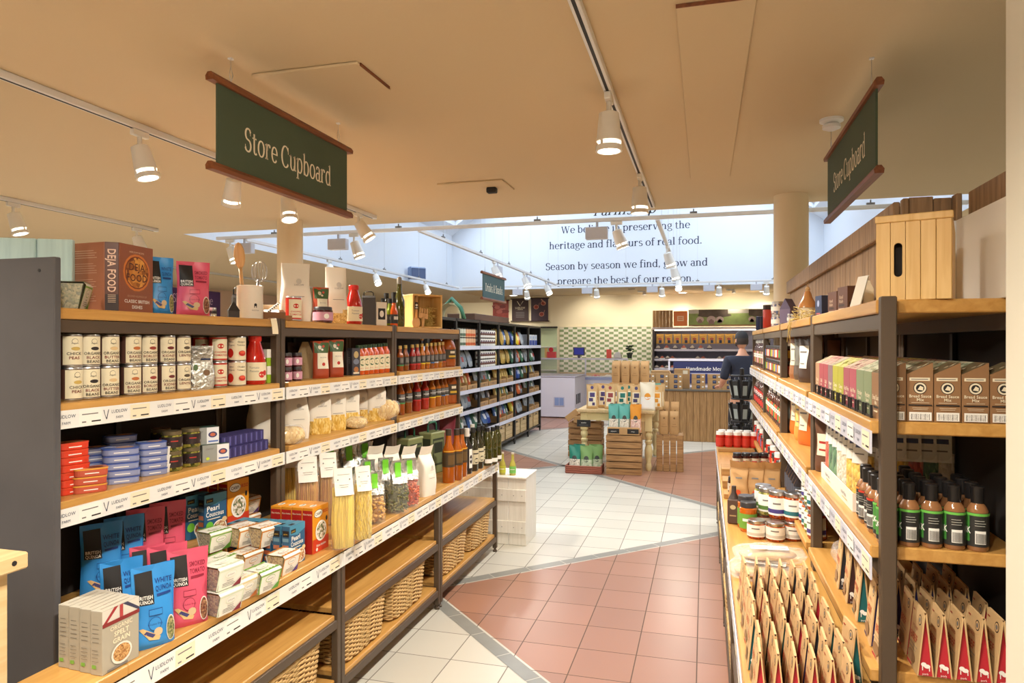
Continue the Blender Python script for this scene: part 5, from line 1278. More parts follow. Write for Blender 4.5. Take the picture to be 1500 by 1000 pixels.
stack('blue', 137, XA - .1, 5, .0245, 62, 'blue fish tin in the shaded stack behind the salmon tins', 'blue fish tins', sc=(1.1, 1, 1.07))
stack('blue', 176, XA - .12, 6, .0245, 62, 'blue fish tin in the rear stack between the front two', 'blue fish tins', sc=(1.1, 1, 1.07))
tub = MB(); tub.lathe([(.03, 0), (.034, .026), (.036, .027), (.036, .032), (.0001, .032)], C(232, 230, 224, .4), 24, cap1=False)
TU = single('white_tub', 'tub', tub)
for k in range(3): TU.put((XA - .005, yx(244, XA - .005) - .02, Z + k * .0325), 0, 'white plastic tub beside the blue fish tins, %s' % ('bottom', 'middle', 'top')[k], 'white tubs', sc=(.8, .8, 1))
oliv = specks('capers', (52, 58, 20), (100, 104, 44), (150, 140, 60), 70, .2, .5)
CJ = jar(.04, .074, oliv, C(120, 108, 80, .3, metal=.5), C(44, 30, 30, .4), [('p', [(-.03, -.016), (.04, -.016), (.04, -.006), (.01, -.01), (-.02, -.002)], 'paper_white'), ('r', -.012, .002, .016, .006, C(170, 50, 40))], name='caper_jar', lidh=.014, lab=(.2, .72))
for r_, w_ in ((0, 'lower'), (1, 'upper')):
 for k, px in enumerate((252, 279)):
  CJ.put((XA + .0, yx(px, XA), Z + r_ * .0755), R(52), 'squat jar of green capers, %s row, %s' % (w_, ('left', 'right')[k]), 'caper jars', sc=(.92, .92, 1.01))
CJ.put((XA - .1, yx(236, XA - .1), Z + .0755), R(50), 'jar of green capers behind, topping the back of the caper stack', 'caper jars', sc=(.92, .92, 1.01)); CJ.put((XA - .1, yx(236, XA - .1), Z), R(50), 'jar of green capers low in the second row behind', 'caper jars', sc=(.92, .92, 1.01))
gcart = carton(.11, .06, .07, C(150, 154, 150, .5), {'f': [('r', .004, -.033, .053, .033, C(230, 232, 236)), ('e', .028, .004, .018, .012, C(60, 64, 110)), ('e', .028, .004, .011, .007, C(200, 110, 80)), ('r', .01, -.026, .05, -.02, C(90, 120, 190)), ('e', -.034, -.02, .007, .006, C(200, 220, 50)), ('t', 'caviar', -.026, .02, .014, 'ink_grey')], 't': [('r', -.055, -.03, .055, .03, C(52, 84, 72))]}, name='grey_carton')
for r_, w_ in ((0, 'lower'), (1, 'upper')):
 gcart.put((XA - .0 - .03 * r_, yx(312 - 6 * r_, XA), Z + r_ * .0705), R(62), 'grey carton with a green top beside the caper jars, %s of two' % w_, 'grey cartons', sc=(1, 1, 1))
pc_ = C(48, 44, 100, .4)
pbx = carton(.034, .09, .046, pc_, {'l': [('r', -.04, -.02, .04, .02, pc_)] + [('e', -.034 + .014 * q, .009 * (-1) ** q, .007, .007, (C(190, 60, 80), C(220, 180, 60), C(90, 120, 190))[q % 3]) for q in range(6)], 'f': [('r', -.004, -.018, .004, .018, C(96, 96, 160))], 't': [('r', -.015, -.04, .015, .04, C(70, 66, 120))]}, name='purple_box')
for r_ in (0, 1):
 for k in range(8):
  y = yx(326, XA) + k * .0355 + .04 * r_ * -1
  if r_ == 1: y = yx(322, XA) + k * .0355
  pbx.put((XA - .01 - .012 * r_, y, Z + .0465 * r_), R(-90) + PI, 'little purple patterned box, %s in the %s row' % (ORD[k], ('lower', 'upper')[r_]), 'purple boxes')
pk = block_bag(.14, .09, .25, pw, 21, top=.6, name='flour_bag'); pk.put((XA - .12, yx(386, XA - .12), Z), R(60), 'white paper bag in the dark behind the purple boxes')
# middle bay: paper-wrapped pasta bags
pasta2 = specks('pasta_gold', (206, 160, 60), (228, 190, 96), (240, 214, 140), 130, .45, .9, (1, 1, .45))
cut2 = lambda u, v: pasta2 if v < .2 + .16 * math.sin((u - .36) * 9) and .3 < u < .7 or v < .16 else pw
PB = [block_bag(.13, .09, .235, pw, 31, top=.62, flap=.03, name='pasta_bag', art=bagart), block_bag(.125, .09, .2, cut2, 33, top=.86, name='pasta_bag', art=bagart), block_bag(.12, .09, .215, cut2, 35, top=.88, name='pasta_bag', art=bagart)]
for kd, px, dx, npx, l in ((0, 432, .0, 71, 'tall white paper pasta bag by the shelf post on the lower shelf'), (1, 465, .0, 64, 'white-wrapped pasta bag right of the tall paper one'), (2, 489, .0, 62, 'white-wrapped pasta bag, second after the tall paper one'), (1, 508, .01, 60, 'white-wrapped pasta bag, third after the tall paper one'), (2, 526, -.06, 50, 'shaded pasta bag standing back on the lower shelf'), (1, 549, .01, 52, 'white-wrapped pasta bag nearest the amber bottles')):
 PB[kd].put((XA - .05 + dx, yx(px, XA - .05 + dx), Z), R(48), l, 'paper-wrapped pasta bags', sc=S((.235, .2, .215)[kd], npx, px, XA, .5))
def heap_bag(px, x, npx, label, seed):
 b = MB(); rn = random.Random(seed)
 b.grid(lambda u, v: Vector((.075 * math.cos(2 * PI * u) * math.sin(PI * v) ** .6, .05 * math.sin(2 * PI * u) * math.sin(PI * v) ** .6, .04 - .04 * math.cos(PI * v) + .004 * math.sin(14 * u + 9 * v))), 20, 10, pasta2)
 f_ = MB(); f_.grid(lambda u, v: Vector((.08 * math.cos(2 * PI * u) * math.sin(PI * v) ** .5, .054 * math.sin(2 * PI * u) * math.sin(PI * v) ** .5, .044 - .044 * math.cos(PI * v) + .006 * math.sin(10 * u + 17 * v))), 24, 12, 'clear_film')
 product('pasta_bag', 'bag', ('pasta', b), ('film', f_)).put((x, yx(px, x), Z + .002), R(50), label, 'clear pasta bags', sc=S(.085, npx, px, x, .6))
heap_bag(424, XA + .035, 26, 'clear bag of pasta lying in front of the tall paper bag', 1)
heap_bag(563, XA - .0, 30, 'clear bag of gold pasta lying by the shelf post', 2)
heap_bag(522, XA + .045, 16, 'low clear bag of pasta lying between two wrapped ones', 3)
dg = bottle([(.03, 0), (.033, .005), (.033, .13), (.015, .17), (.013, .2)], C(46, 34, 20, .1, coat=.5), C(50, 40, 34), (.0332, .03, .1, C(60, 80, 66)), [('r', -.03, -.03, .03, -.022, C(60, 150, 110))], name='dark_bottle', capprof=[(.0145, .195), (.0145, .22), (.0001, .22)])
for k, px in enumerate((548, 556, 566, 574)):
 x = XA - .14; dg.put((x, yx(px, x), Z), R(60), 'dark bottle in the shade behind the pasta bags, %s from the left' % ORD[k], 'dark bottles behind', sc=S(.22, 52, px, x, .5))
# far bay: tall syrup bottles
TS = []
for bd, lq in zip(bands[:8], liq[:8]):
 TS.append(bottle([(.03, 0), (.033, .005), (.033, .155), (.018, .19), (.0145, .225)], lq, 'ink_black', (.0332, .085, .145, lb_dark), [('r', -.018, -.012, .018, .024, 'ink_grey'), ('r', -.03, .0, .03, .004, 'paper_white'), ('r', -.068, -.038, .068, -.029, bd)], name='syrup_bottle', capprof=[(.016, .215), (.016, .252), (.0001, .253)], n=16))
for k, px in enumerate((586, 597, 610, 622, 632, 640, 646, 651)):
 TS[k].put((XA - .035, yx(px, XA - .035), Z), R(62), 'tall black-capped syrup bottle on the lower shelf, %s from the left' % ORD[k], 'tall syrup bottles', sc=S(.253, 54 - (px - 586) * .14, px, XA, .6))
for k, px in enumerate((590, 601, 613, 625, 634)):
 x = XA - .13; TS[(k * 3 + 1) % 8].put((x, yx(px, x), Z), R(62), 'tall syrup bottle in the row behind the front ones, %s from the left' % ORD[k], 'tall syrup bottles', sc=S(.253, 52 - (px - 586) * .14, px, x, .6))
jug.put((XA - .04, yx(657, XA - .04), Z), R(60), 'big pinkish cider jug at the far end of the lower shelf', 'cider jugs', sc=S(.206, 54, 661, XA, .3))
yb_ = pouch(.15, .26, .07, C(214, 170, 40, .35), [('r', -.04, -.03, .04, .03, C(236, 210, 110))], name='yellow_bag'); x = XA - .12; yb_.put((x, yx(650, x), Z), R(40), 'yellow bag at the far end behind the cider jug', sc=S(.26, 62, 672, x, .3))

# ---------------------------------------------------------------- left row, deck
Z = Z4 + .0005
spc = C(170, 162, 144, .5); spd = C(150, 142, 126, .5)
w, d, h = .128, .04, .176
SB = carton(w, d, h, spc, {'f': [('r', -w / 2, h * .28, w / 2, h * .5, C(206, 200, 188)), ('p', [(-w / 2, h * .28), (-w / 2 + .012, h * .28), (-.01, h * .5), (-.024, h * .5)], C(150, 40, 44)), ('p', [(w / 2, h * .28), (w / 2, h * .33), (.022, h * .5), (.004, h * .5)], C(60, 60, 84)), ('r', -.006, h * .28, .006, h * .5, C(170, 60, 60)), ('r', -w / 2, h * .24, w / 2, h * .3, C(130, 40, 40)),
 ('t', 'ORGANIC', 0, .03, .017, 'paper_cream', 'sans', .1), ('t', 'SPELT', 0, .012, .019, 'paper_cream', 'sansb'), ('t', 'GRAIN', 0, -.007, .019, 'paper_cream', 'sansb'), ('e', 0, -.048, .036, .03, C(226, 220, 206)), ('e', 0, -.047, .03, .024, specks('spelt_grain', (150, 100, 50), (190, 140, 80), (214, 170, 110), 220)), ('r', -.05, -.084, .02, -.078, 'ink_grey')],
 'l': lines(-.013, .013, .05, 5, .012, C(120, 114, 104)) + [('r', -.014, -.07, .0, -.06, C(120, 170, 70))] + lines(-.013, .013, -.02, 4, .01, C(120, 114, 104)), 't': [('r', -w / 2, -d / 2, w / 2, d / 2, C(186, 180, 164)), ('r', -.05, -.002, .05, .002, C(140, 132, 116))]}, name='spelt_box')
a = on_z(145, 990, Z4); bq = on_z(205, 960, Z4)
for k in range(4):
 SB.put((-1.614 - .0425 * k, 1.586 + .004 * k, Z), R(90), 'taupe organic spelt grain box, %s of four from the shelf edge' % ORD[k], 'spelt boxes')
def pp(K, px, py, rz, label, grp='quinoa pouches', tilt=0, sc=(1, 1, 1)):
 p = on_z(px, py, Z4); p.x = max(p.x, -2.11); return K.put((p.x, p.y, Z + abs(tilt) * .03), 0, label, grp, rot=(tilt, 0, R(rz)), sc=sc)
pp(QB, 224, 945, 62, 'blue quinoa pouch right of the spelt boxes at the shelf edge', sc=(1, .8, 1.09))
pp(QB, 178, 925, 62, 'blue quinoa pouch leaning low behind the spelt boxes', tilt=-.0, sc=(1, .8, 1.02))
pp(QB, 116, 868, 60, 'blue quinoa pouch standing tall behind the boxes beside the grey board', sc=(1.1, .9, 1.17))
pp(QP, 275, 914, 56, 'pink quinoa pouch standing frontmost at the shelf edge', sc=(1, .8, 1.09))
pp(QP, 245, 905, 58, 'pink quinoa pouch half behind the frontmost pink one', sc=(1, .8, 1.09))
pp(QP, 216, 885, 52, 'pink quinoa pouch slumped between the two blue ones', sc=(.9, .8, .92))
pp(QP, 188, 842, 56, 'pink quinoa pouch standing upright in the back, tallest of the pink', sc=(1.1, .9, 1.2))
pp(QP, 158, 822, 56, 'pink quinoa pouch dim in the shade behind the tall pink one', sc=(1.1, .9, 1.2))
pp(QB, 96, 848, 60, 'blue quinoa pouch pressed against the grey board', sc=(1.1, .9, 1.17))
G = 'grain packs on the left deck'
def gp(k, px, py, lv, label, rz=86, sc=1.0):
 p = on_z(px, py, Z4); p.x = max(p.x, -2.16); GP[k].put((p.x, p.y, Z + lv * .0765 * 1.12), R(rz + random.uniform(-4, 4)), label, G, sc=(.94, 1.02, 1.12))
gp('white', 326, 896, 0, 'white and red grain pack at the shelf edge, below another'); gp('white', 326, 896, 1, 'white and red grain pack on top of the edge pair', 80)
gp('gold', 352, 876, 0, 'pale gold grain pack beside the red and white pair', 82)
gp('green', 384, 864, 0, 'green-edged grain pack at the shelf edge below the orange ones', 80)
gp('orange', 415, 838, 0, 'orange-edged grain pack at the shelf edge beside the blue couscous box')
gp('orange', 388, 828, 1, 'orange-edged grain pack with clear front, atop the edge row', 78)
gp('orange', 356, 828, 1, 'orange-edged grain pack atop the row, left of the clear one', 78); gp('orange', 360, 836, 0, 'orange-edged grain pack under the atop pair')
gp('green', 314, 836, 1, 'green-edged grain pack centre of the heap, riding high', 76); gp('green', 322, 845, 0, 'green-edged grain pack underneath the heap centre')
gp('white', 270, 838, 0, 'white grain pack half hidden behind the pink pouches', 80); gp('white', 292, 858, 0, 'white grain pack peeping right of the pink pouch tops', 80)
gp('green', 283, 808, 1, 'green-edged grain pack with open clear end, left back of heap', 74); gp('green', 285, 812, 0, 'green-edged grain pack beneath the left back one')
gp('green', 245, 795, 0, 'green-edged grain pack low in the back shade'); gp('green', 245, 795, 1, 'green-edged grain pack high in the back shade')
gp('orange', 303, 772, 0, 'orange and purple grain pack low at the very back', 80); gp('orange', 303, 772, 1, 'orange and purple grain pack high at the very back', 80)
# couscous and rice boxes
teal = C(44, 92, 128, .4); teal2 = C(70, 140, 170, .4)
w, d, h = .105, .038, .165
couscous_dish = specks('couscous_dish', (150, 70, 40), (206, 170, 120), (226, 210, 180), 120)
CC = carton(w, d, h, teal, {'f': [('p', [(-w / 2, h * .3), (0, h * .24), (w / 2, h * .34), (w / 2, h * .5), (-w / 2, h * .5)], teal2), ('r', -.045, .052, -.012, .068, 'ink_black'), ('t', 'grains', -.029, .06, .01, C(220, 180, 60)), ('t', 'Pearl', -.012, .03, .028, 'paper_white', 'sansb', .07), ('t', 'Couscous', -.004, .008, .026, 'paper_white', 'sansb', .085), ('r', -.04, -.012, .02, -.009, 'paper_cream'), ('e', .018, -.05, .034, .03, 'paper_white'), ('e', .018, -.05, .03, .026, couscous_dish), ('e', -.03, -.036, .017, .017, C(110, 190, 60)), ('e', .04, -.022, .012, .01, C(220, 190, 140))],
 'l': [('r', -.015, .04, .015, .065, 'ink_black'), ('t', 'grains', 0, .052, .008, C(220, 180, 60)), ('r', -.014, .02, .014, .034, C(110, 150, 170)), ('r', -.014, -.01, .014, .006, C(190, 120, 90)), ('r', -.014, -.035, .014, -.018, C(170, 90, 60)), ('r', -.014, -.06, .014, -.042, C(150, 80, 50))], 't': [('r', -w / 2, -d / 2, w / 2, d / 2, teal2), ('r', -.03, -.01, .0, .008, 'ink_black')]}, name='couscous_box')
for k in range(7):
 CC.put((-1.648 - .0415 * k, 2.52 - .003 * k, Z), R(88), 'blue pearl couscous box, %s of the row going back' % ORD[k], 'couscous boxes')
p = on_z(345, 792, Z4); CC.put((-2.03, 2.5, Z + .09), R(80), 'blue pearl couscous box standing high behind the row', 'couscous boxes', sc=(1.1, 1, 1.12));
CC.put((-2.09, 2.46, Z + .09), R(80), 'blue pearl couscous box in the dark at the very back', 'couscous boxes', sc=(1.1, 1, 1.12))
rb = MB(); rb.box(-2.22, -1.99, 2.3, 2.72, Z4 + .001, Z4 + .0895, 'shelf_wood', .002)
single('riser_block', 'display block', rb).put((0, 0, 0), 0, 'low wooden riser under the boxes at the back of the deck')
orr = C(226, 150, 36, .4); redb = C(186, 38, 32, .4)
w, d, h = .13, .05, .2
rice_dish = specks('rice_dish', (60, 90, 40), (200, 180, 150), (236, 232, 224), 110)
CR = carton(w, d, h, orr, {'f': [('r', -w / 2, -h / 2, w / 2, -h * .2, C(206, 62, 36, .4)), ('e', -.02, .068, .034, .018, 'ink_black'), ('e', -.02, .068, .032, .016, 'paper_white'), ('t', 'CARPI', -.02, .068, .018, 'ink_black', 'sansb', .05), ('t', 'RISO', .038, .07, .02, C(180, 40, 30), 'sansb', .044), ('e', .046, .035, .007, .011, 'ink_black'), ('e', .0, -.01, .045, .045, 'paper_white'), ('e', .002, -.01, .037, .037, rice_dish), ('t', 'Rice risotto', .0, -.07, .015, 'paper_white', 'sansb', .09), ('e', -.035, -.086, .008, .008, 'paper_white')],
 'l': [('r', -d / 2 + .001, -h / 2, d / 2 - .001, h / 2 - .012, redb), ('t', 'Rice risotto', 0, h * .36, .011, 'paper_cream', 'sansb', .042)], 't': [('e', -.02, 0, .022, .012, 'paper_white'), ('t', 'CARPI', -.02, 0, .012, 'ink_black', 'sansb', .034)]}, name='rice_box')
for k in range(4):
 CR.put((-1.66 - .0515 * k, 2.71 - .002 * k, Z), R(90), 'orange and red rice box, %s of the front row of four' % ORD[k], 'rice boxes')
for k in range(3): CR.put((-2.03 - .0515 * k, 2.64, Z + .09), R(84), ('orange and red rice box standing tall at the back', 'dim red rice box behind the tall back one', 'dim red rice box deepest in the back corner')[k], 'rice boxes', sc=(1, 1, 1.1))
# spaghetti bags with folded white cards
yl = C(244, 216, 92, .5); yl2 = C(230, 196, 76, .5); br_ = C(176, 116, 56, .5)
def spaghetti(cols, wavy, seed, w=.092, d=.06, h=.25):
 rn = random.Random(seed); b = MB()
 b.box(-w / 2 * .8, w / 2 * .8, -d / 2 * .7, d / 2 * .7, .004, h * .9, cols[1])
 for k in range(110):
  a = rn.uniform(0, 2 * PI); x = w / 2 * .9 * math.copysign(abs(math.cos(a)) ** .6, math.cos(a)); y = d / 2 * .9 * math.copysign(abs(math.sin(a)) ** .6, math.sin(a))
  t_ = rn.uniform(.8, 1.0); ph = rn.random() * 6
  n = 9 if wavy else 4
  b.tube([(x * (.92 + .1 * math.sin(PI * q / n)) + (.007 * math.sin(ph + q * 2.2) if wavy else rn.uniform(-.002, .002)), y + (.004 * math.cos(ph + q * 1.9) if wavy else 0), .004 + h * .93 * t_ * q / n * (1)) for q in range(n + 1)], .0026 if wavy else .0019, cols[k % len(cols)], 4)
 f_ = MB(); f_.grid(lambda u, v: Vector((w / 2 * 1.04 * math.copysign(abs(math.cos(2 * PI * u)) ** .6, math.cos(2 * PI * u)), d / 2 * 1.06 * (1 - .9 * max(0, v - .85) / .15) * math.copysign(abs(math.sin(2 * PI * u)) ** .6, math.sin(2 * PI * u)), v * h * 1.12)), 24, 10, 'thin_film')
 c_ = MB()
 zt = h * 1.12
 c_.grid(lambda u, v: Vector(((u - .5) * w * .82, -.003 - .034 * v ** 1.5 - .004 * math.sin(PI * u), zt + .03 - .1 * v)), 6, 6, 'paper_white')
 c_.grid(lambda u, v: Vector(((.5 - u) * w * .82, .003 + .014 * v, zt + .03 - .06 * v)), 6, 6, 'paper_white')
 l = MB(); sf = lambda u, v, hh: Vector((u, -.006 - .034 * max(0, (.05 - v) / .1) ** 1.5 - hh - .002, zt - .02 + v))
 l.art(sf, [('e', -.024, .008, .003, .003, 'ink_grey'), ('e', .024, .008, .003, .003, 'ink_grey'), ('r', -.025, .026, .025, .0275, 'ink_grey'), ('r', -.02, -.012, .02, -.0105, 'ink_grey'), ('r', -.016, -.02, .016, -.0185, 'ink_grey')])
 return product('spaghetti_bag', 'bag', ('pasta', b), ('film', f_), ('header_card', c_, [('print', l)]))
SG1, SG2, SG3 = spaghetti([yl, yl2], False, 1), spaghetti([yl, yl2, C(234, 212, 130, .5)], True, 2), spaghetti([br_, C(206, 158, 76, .5)], False, 3)
for K, px, py, rz, l, s_ in ((SG1, 502, 802, 44, 'tall clear bag of yellow spaghetti with white card, frontmost', (1.1, 1, 1.15)), (SG2, 531, 789, 44, 'clear bag of wavy yellow pasta right of the spaghetti', (.9, 1, 1.1)), (SG3, 450, 778, 40, 'clear bag of brown spaghetti behind the rice boxes', (1.2, 1, 1.17)), (SG3, 480, 768, 44, 'clear bag of brown spaghetti behind the frontmost yellow one', (1.1, 1, 1.17)), (SG1, 425, 752, 44, 'clear bag of yellow spaghetti by the shelf post', (1, 1, 1.2)), (SG2, 465, 742, 44, 'clear bag of wavy pasta at the back of the spaghetti', (1, 1, 1.2))):
 p = on_z(px, py, Z4); K.put((p.x, p.y, Z), R(rz), l, 'spaghetti bags', sc=s_)
# pouches of pasta shapes with green labels on silver tops
def shape_bag(cols, kind, seed):
 rn = random.Random(seed); w, d, h = .105, .075, .13; b = MB()
 b.ball((0, 0, h * .5), (w / 2 * .78, d / 2 * .78, h * .48), cols[-1], 12, 8)
 for k in range(170):
  a = rn.uniform(0, 2 * PI); v = rn.uniform(.11, .97)
  rr = .86 * math.sin(PI * (.12 + .76 * v)) ** .35
  c_ = Vector((w / 2 * rr * math.cos(a), d / 2 * rr * math.sin(a), h * v)); dd = Vector((rn.uniform(-1, 1), rn.uniform(-1, 1), rn.uniform(-1, 1))).normalized()
  m_ = cols[k % len(cols)]
  if kind == 'penne': b.cyl(c_ - dd * .011, c_ + dd * .011, .0042, m_, 6)
  else: b.at(c_, rn.uniform(0, 6), rn.uniform(0, 6)); b.ball((0, 0, 0), (.011, .0075, .006), m_, 7, 4); b.at()
 f_ = MB(); f_.grid(lambda u, v: Vector((w / 2 * math.cos(2 * PI * u) * (1 if v < .6 else 1 - .1 * (v - .6)), d / 2 * (1 if v < .6 else max(.03, 1 - (v - .6) / .3)) * math.sin(2 * PI * u), v * .205)), 22, 12, 'thin_film')
 t_ = MB(); t_.grid(lambda u, v: Vector(((u - .5) * .07 + .004 * math.sin(7 * v), -.012 - .026 * max(0, .5 - v) * 2 + .004 * math.sin(9 * u + 5 * v), .135 + v * .1)), 10, 10, 'foil')
 t_.grid(lambda u, v: Vector(((.5 - u) * .07, -.006, .15 + v * .085)), 4, 4, C(70, 90, 70, .4))
 l = MB(); l.grid(lambda u, v: Vector(((u - .5) * .028 - .004, -.0195 - .012 * max(0, .4 - v) * 2, .165 + v * .062)), 2, 6, C(120, 214, 50, .5))
 return product('pasta_pouch', 'bag', ('pasta', b), ('film', f_), ('foil_top', t_, [('green_label', l)]))
gr1, gr2, gr3 = C(112, 112, 60, .5), C(136, 130, 76, .5), C(84, 86, 46, .5)
PGn, POr, PSh, PDk = shape_bag([gr1, gr2, gr3], 'penne', 5), shape_bag([C(206, 96, 60, .5), C(222, 122, 84, .5), C(180, 74, 44, .5)], 'penne', 6), shape_bag([C(206, 156, 74, .5), C(222, 178, 100, .5), C(180, 130, 56, .5)], 'shell', 7), shape_bag([C(86, 66, 40, .5), C(110, 86, 52, .5), C(66, 50, 32, .5)], 'penne', 8)
for K, px, py, l, s_ in ((PSh, 548, 766, 'clear pouch of golden shell pasta, frontmost of the green-labelled ones', 1.12), (PSh, 528, 764, 'clear pouch of shell pasta tucked behind the wavy pasta', 1.1), (PDk, 538, 744, 'clear pouch of dark pasta between the shells and green penne', 1.15), (PGn, 582, 750, 'clear pouch of green penne at the shelf edge', 1.2), (PGn, 564, 744, 'clear pouch of green penne half hidden at the edge', 1.2), (POr, 599, 741, 'clear pouch of orange penne at the shelf edge', 1.15),
  (PGn, 511, 727, 'clear pouch of green penne standing in the back row', 1.35), (POr, 534, 722, 'clear pouch of orange penne standing in the back row', 1.35), (PDk, 484, 722, 'dark pasta pouch in the shade at the back, right', 1.3), (PDk, 460, 726, 'dark pasta pouch in the shade at the back, left', 1.3)):
 p = on_z(px, py, Z4)
 if p.x < -2.1: p = on_x(px, py, -2.11)
 K.put((p.x, p.y, Z), R(44), l, 'green-labelled pasta pouches', sc=(s_, s_, s_))
# white flour bags with raised flaps, one behind the other
FB = block_bag(.13, .098, .25, pw, 41, top=.74, flap=.06, name='flour_bag', art=bagart + [('r', -.03, -.01, .02, .01, 'paper_white')], flapm=C(236, 230, 216, .6))
for k in range(4):
 FB.put((-1.625 - .1 * k, 3.87 - .022 * k, Z), R(74 - 3 * k), 'white flour bag with raised paper flap, %s from the shelf edge' % ORD[k], 'white flour bags', sc=(.95, .92, 1.0))
# far bay deck: green tins, oils
gtin = C(128, 136, 92, .4)
def oil_can():
 w, d, h = .16, .1, .2
 b = MB(); b.box(-w / 2, w / 2, -d / 2, d / 2, 0, h, gtin, .006); b.box(-w / 2 - .002, w / 2 + .002, -d / 2 - .002, d / 2 + .002, h - .012, h, C(150, 156, 110, .4), .003)
 l = MB(); l.art(FRONT(w, d, h), [('r', -.065, -.06, .065, .07, C(52, 60, 44)), ('r', -.055, -.05, .055, .06, C(112, 120, 84)), ('r', -.05, .0, .05, .05, C(46, 50, 40))]); l.art(LEFTF(w, d, h), [('r', -.04, -.06, .04, .07, C(60, 66, 48))])
 hn = MB(); hn.tube([(-.05, 0, h), (-.05, 0, h + .03), (-.035, 0, h + .045), (.035, 0, h + .045), (.05, 0, h + .03), (.05, 0, h)], .006, C(40, 100, 80, .4), 8)
 return product('oil_can', 'tin', ('can', b), ('label', l), ('handle', hn))
OC = oil_can()
for k, (px, x) in enumerate(((600, -1.93), (633, -1.86))):
 OC.put((x, yx(px, x), Z), R(78), 'square olive-green oil can with green handle, %s of two' % ('left', 'right')[k], 'green oil cans', sc=(1.05, 1.05, S(.245, 74, px, x)[2]))
amb2 = C(186, 96, 16, .08, trans=.25, coat=.6); dko = C(40, 40, 20, .1, coat=.6)
AB = bottle([(.036, 0), (.04, .006), (.04, .2), (.02, .25), (.017, .3)], amb2, C(60, 50, 40, .4), (.0402, .1, .19, C(70, 56, 36)), [('r', -.03, -.03, .03, .03, C(100, 76, 40)), ('r', -.06, .05, .06, .056, C(220, 170, 40))], name='cider_bottle', capprof=[(.019, .295), (.019, .335), (.0001, .336)])
OB = bottle([(.033, 0), (.037, .006), (.037, .185), (.016, .225), (.0145, .275)], dko, 'ink_black', (.0372, .05, .15, C(206, 198, 166)), [('e', 0, -.025, .018, .018, 'ink_black'), ('e', 0, -.025, .011, .011, C(206, 198, 166)), ('r', -.025, .02, .025, .028, 'ink_black')], name='olive_oil_bottle', capprof=[(.016, .27), (.016, .305), (.0001, .306)])
OD = bottle([(.033, 0), (.037, .006), (.037, .185), (.016, .225), (.0145, .275)], C(30, 28, 22, .1, coat=.6), C(220, 216, 206, .4), (.0372, .02, .2, C(36, 34, 34)), [('r', -.01, -.07, .02, .06, 'paper_white'), ('e', .005, -.01, .012, .03, 'ink_black')], name='olive_oil_bottle', capprof=[(.018, .255), (.018, .31), (.0001, .311)])
OG = bottle([(.033, 0), (.036, .006), (.036, .21), (.024, .235), (.016, .26)], C(66, 66, 20, .08, trans=.2, coat=.6), 'ink_black', (.0362, .02, .05, 'paper_white'), [], name='olive_oil_bottle', capprof=[(.018, .255), (.018, .285), (.0001, .286)])
for K, px, py, npx, hh, l in ((AB, 657, 706, 78, .336, 'amber cider bottle at the shelf edge, first of the tall bottles'), (AB, 669, 702, 74, .336, 'amber cider bottle at the shelf edge, second of the tall bottles'), (AB, 676, 697, 70, .336, 'amber cider bottle behind the second, partly hidden'), (OD, 684, 693, 66, .311, 'black oil bottle with white vertical label'), (OB, 693, 689, 63, .306, 'dark oil bottle with cream ringed label, left'), (OB, 701, 685, 61, .306, 'dark oil bottle with cream ringed label, right'), (OB, 707, 681, 58, .306, 'dark oil bottle with cream label beside the olive-green ones'), (OG, 714, 681, 55, .286, 'olive-green oil bottle at the far end, left'), (OG, 722, 679, 54, .286, 'olive-green oil bottle at the far end, middle'), (OG, 728, 675, 52, .286, 'olive-green oil bottle at the far end, right'),
  (OB, 682, 683, 60, .306, 'oil bottle in the back row behind the black one'), (OD, 692, 678, 57, .311, 'oil bottle with pale cap in the back row'), (OG, 702, 674, 54, .286, 'oil bottle in the back row near the far end'), (OB, 711, 670, 50, .306, 'oil bottle in the back row at the far end')):
 p = on_z(px, py, Z4); K.put((p.x, p.y, Z), R(60), l, 'cider and oil bottles', sc=S(hh, npx, px, p.x, .5))
pb2 = pouch(.14, .28, .07, C(82, 56, 96, .4), [('r', -.04, -.05, .04, .04, C(120, 96, 140)), ('e', 0, .07, .03, .03, C(160, 140, 170))], name='purple_bag'); rb2 = pouch(.14, .28, .07, C(120, 40, 52, .4), [('r', -.04, -.05, .04, .04, C(150, 80, 80))], name='maroon_bag')
for K, px, x, l in ((pb2, 630, -2.04, 'purple bag standing behind the green oil cans'), (rb2, 654, -1.98, 'maroon bag standing behind the amber bottles'), (rb2, 612, -2.08, 'maroon bag dim behind the green oil cans')):
 K.put((x, yx(px, x), Z), R(40), l, 'tall bags behind', sc=S(.28, 66, px, x, .4))
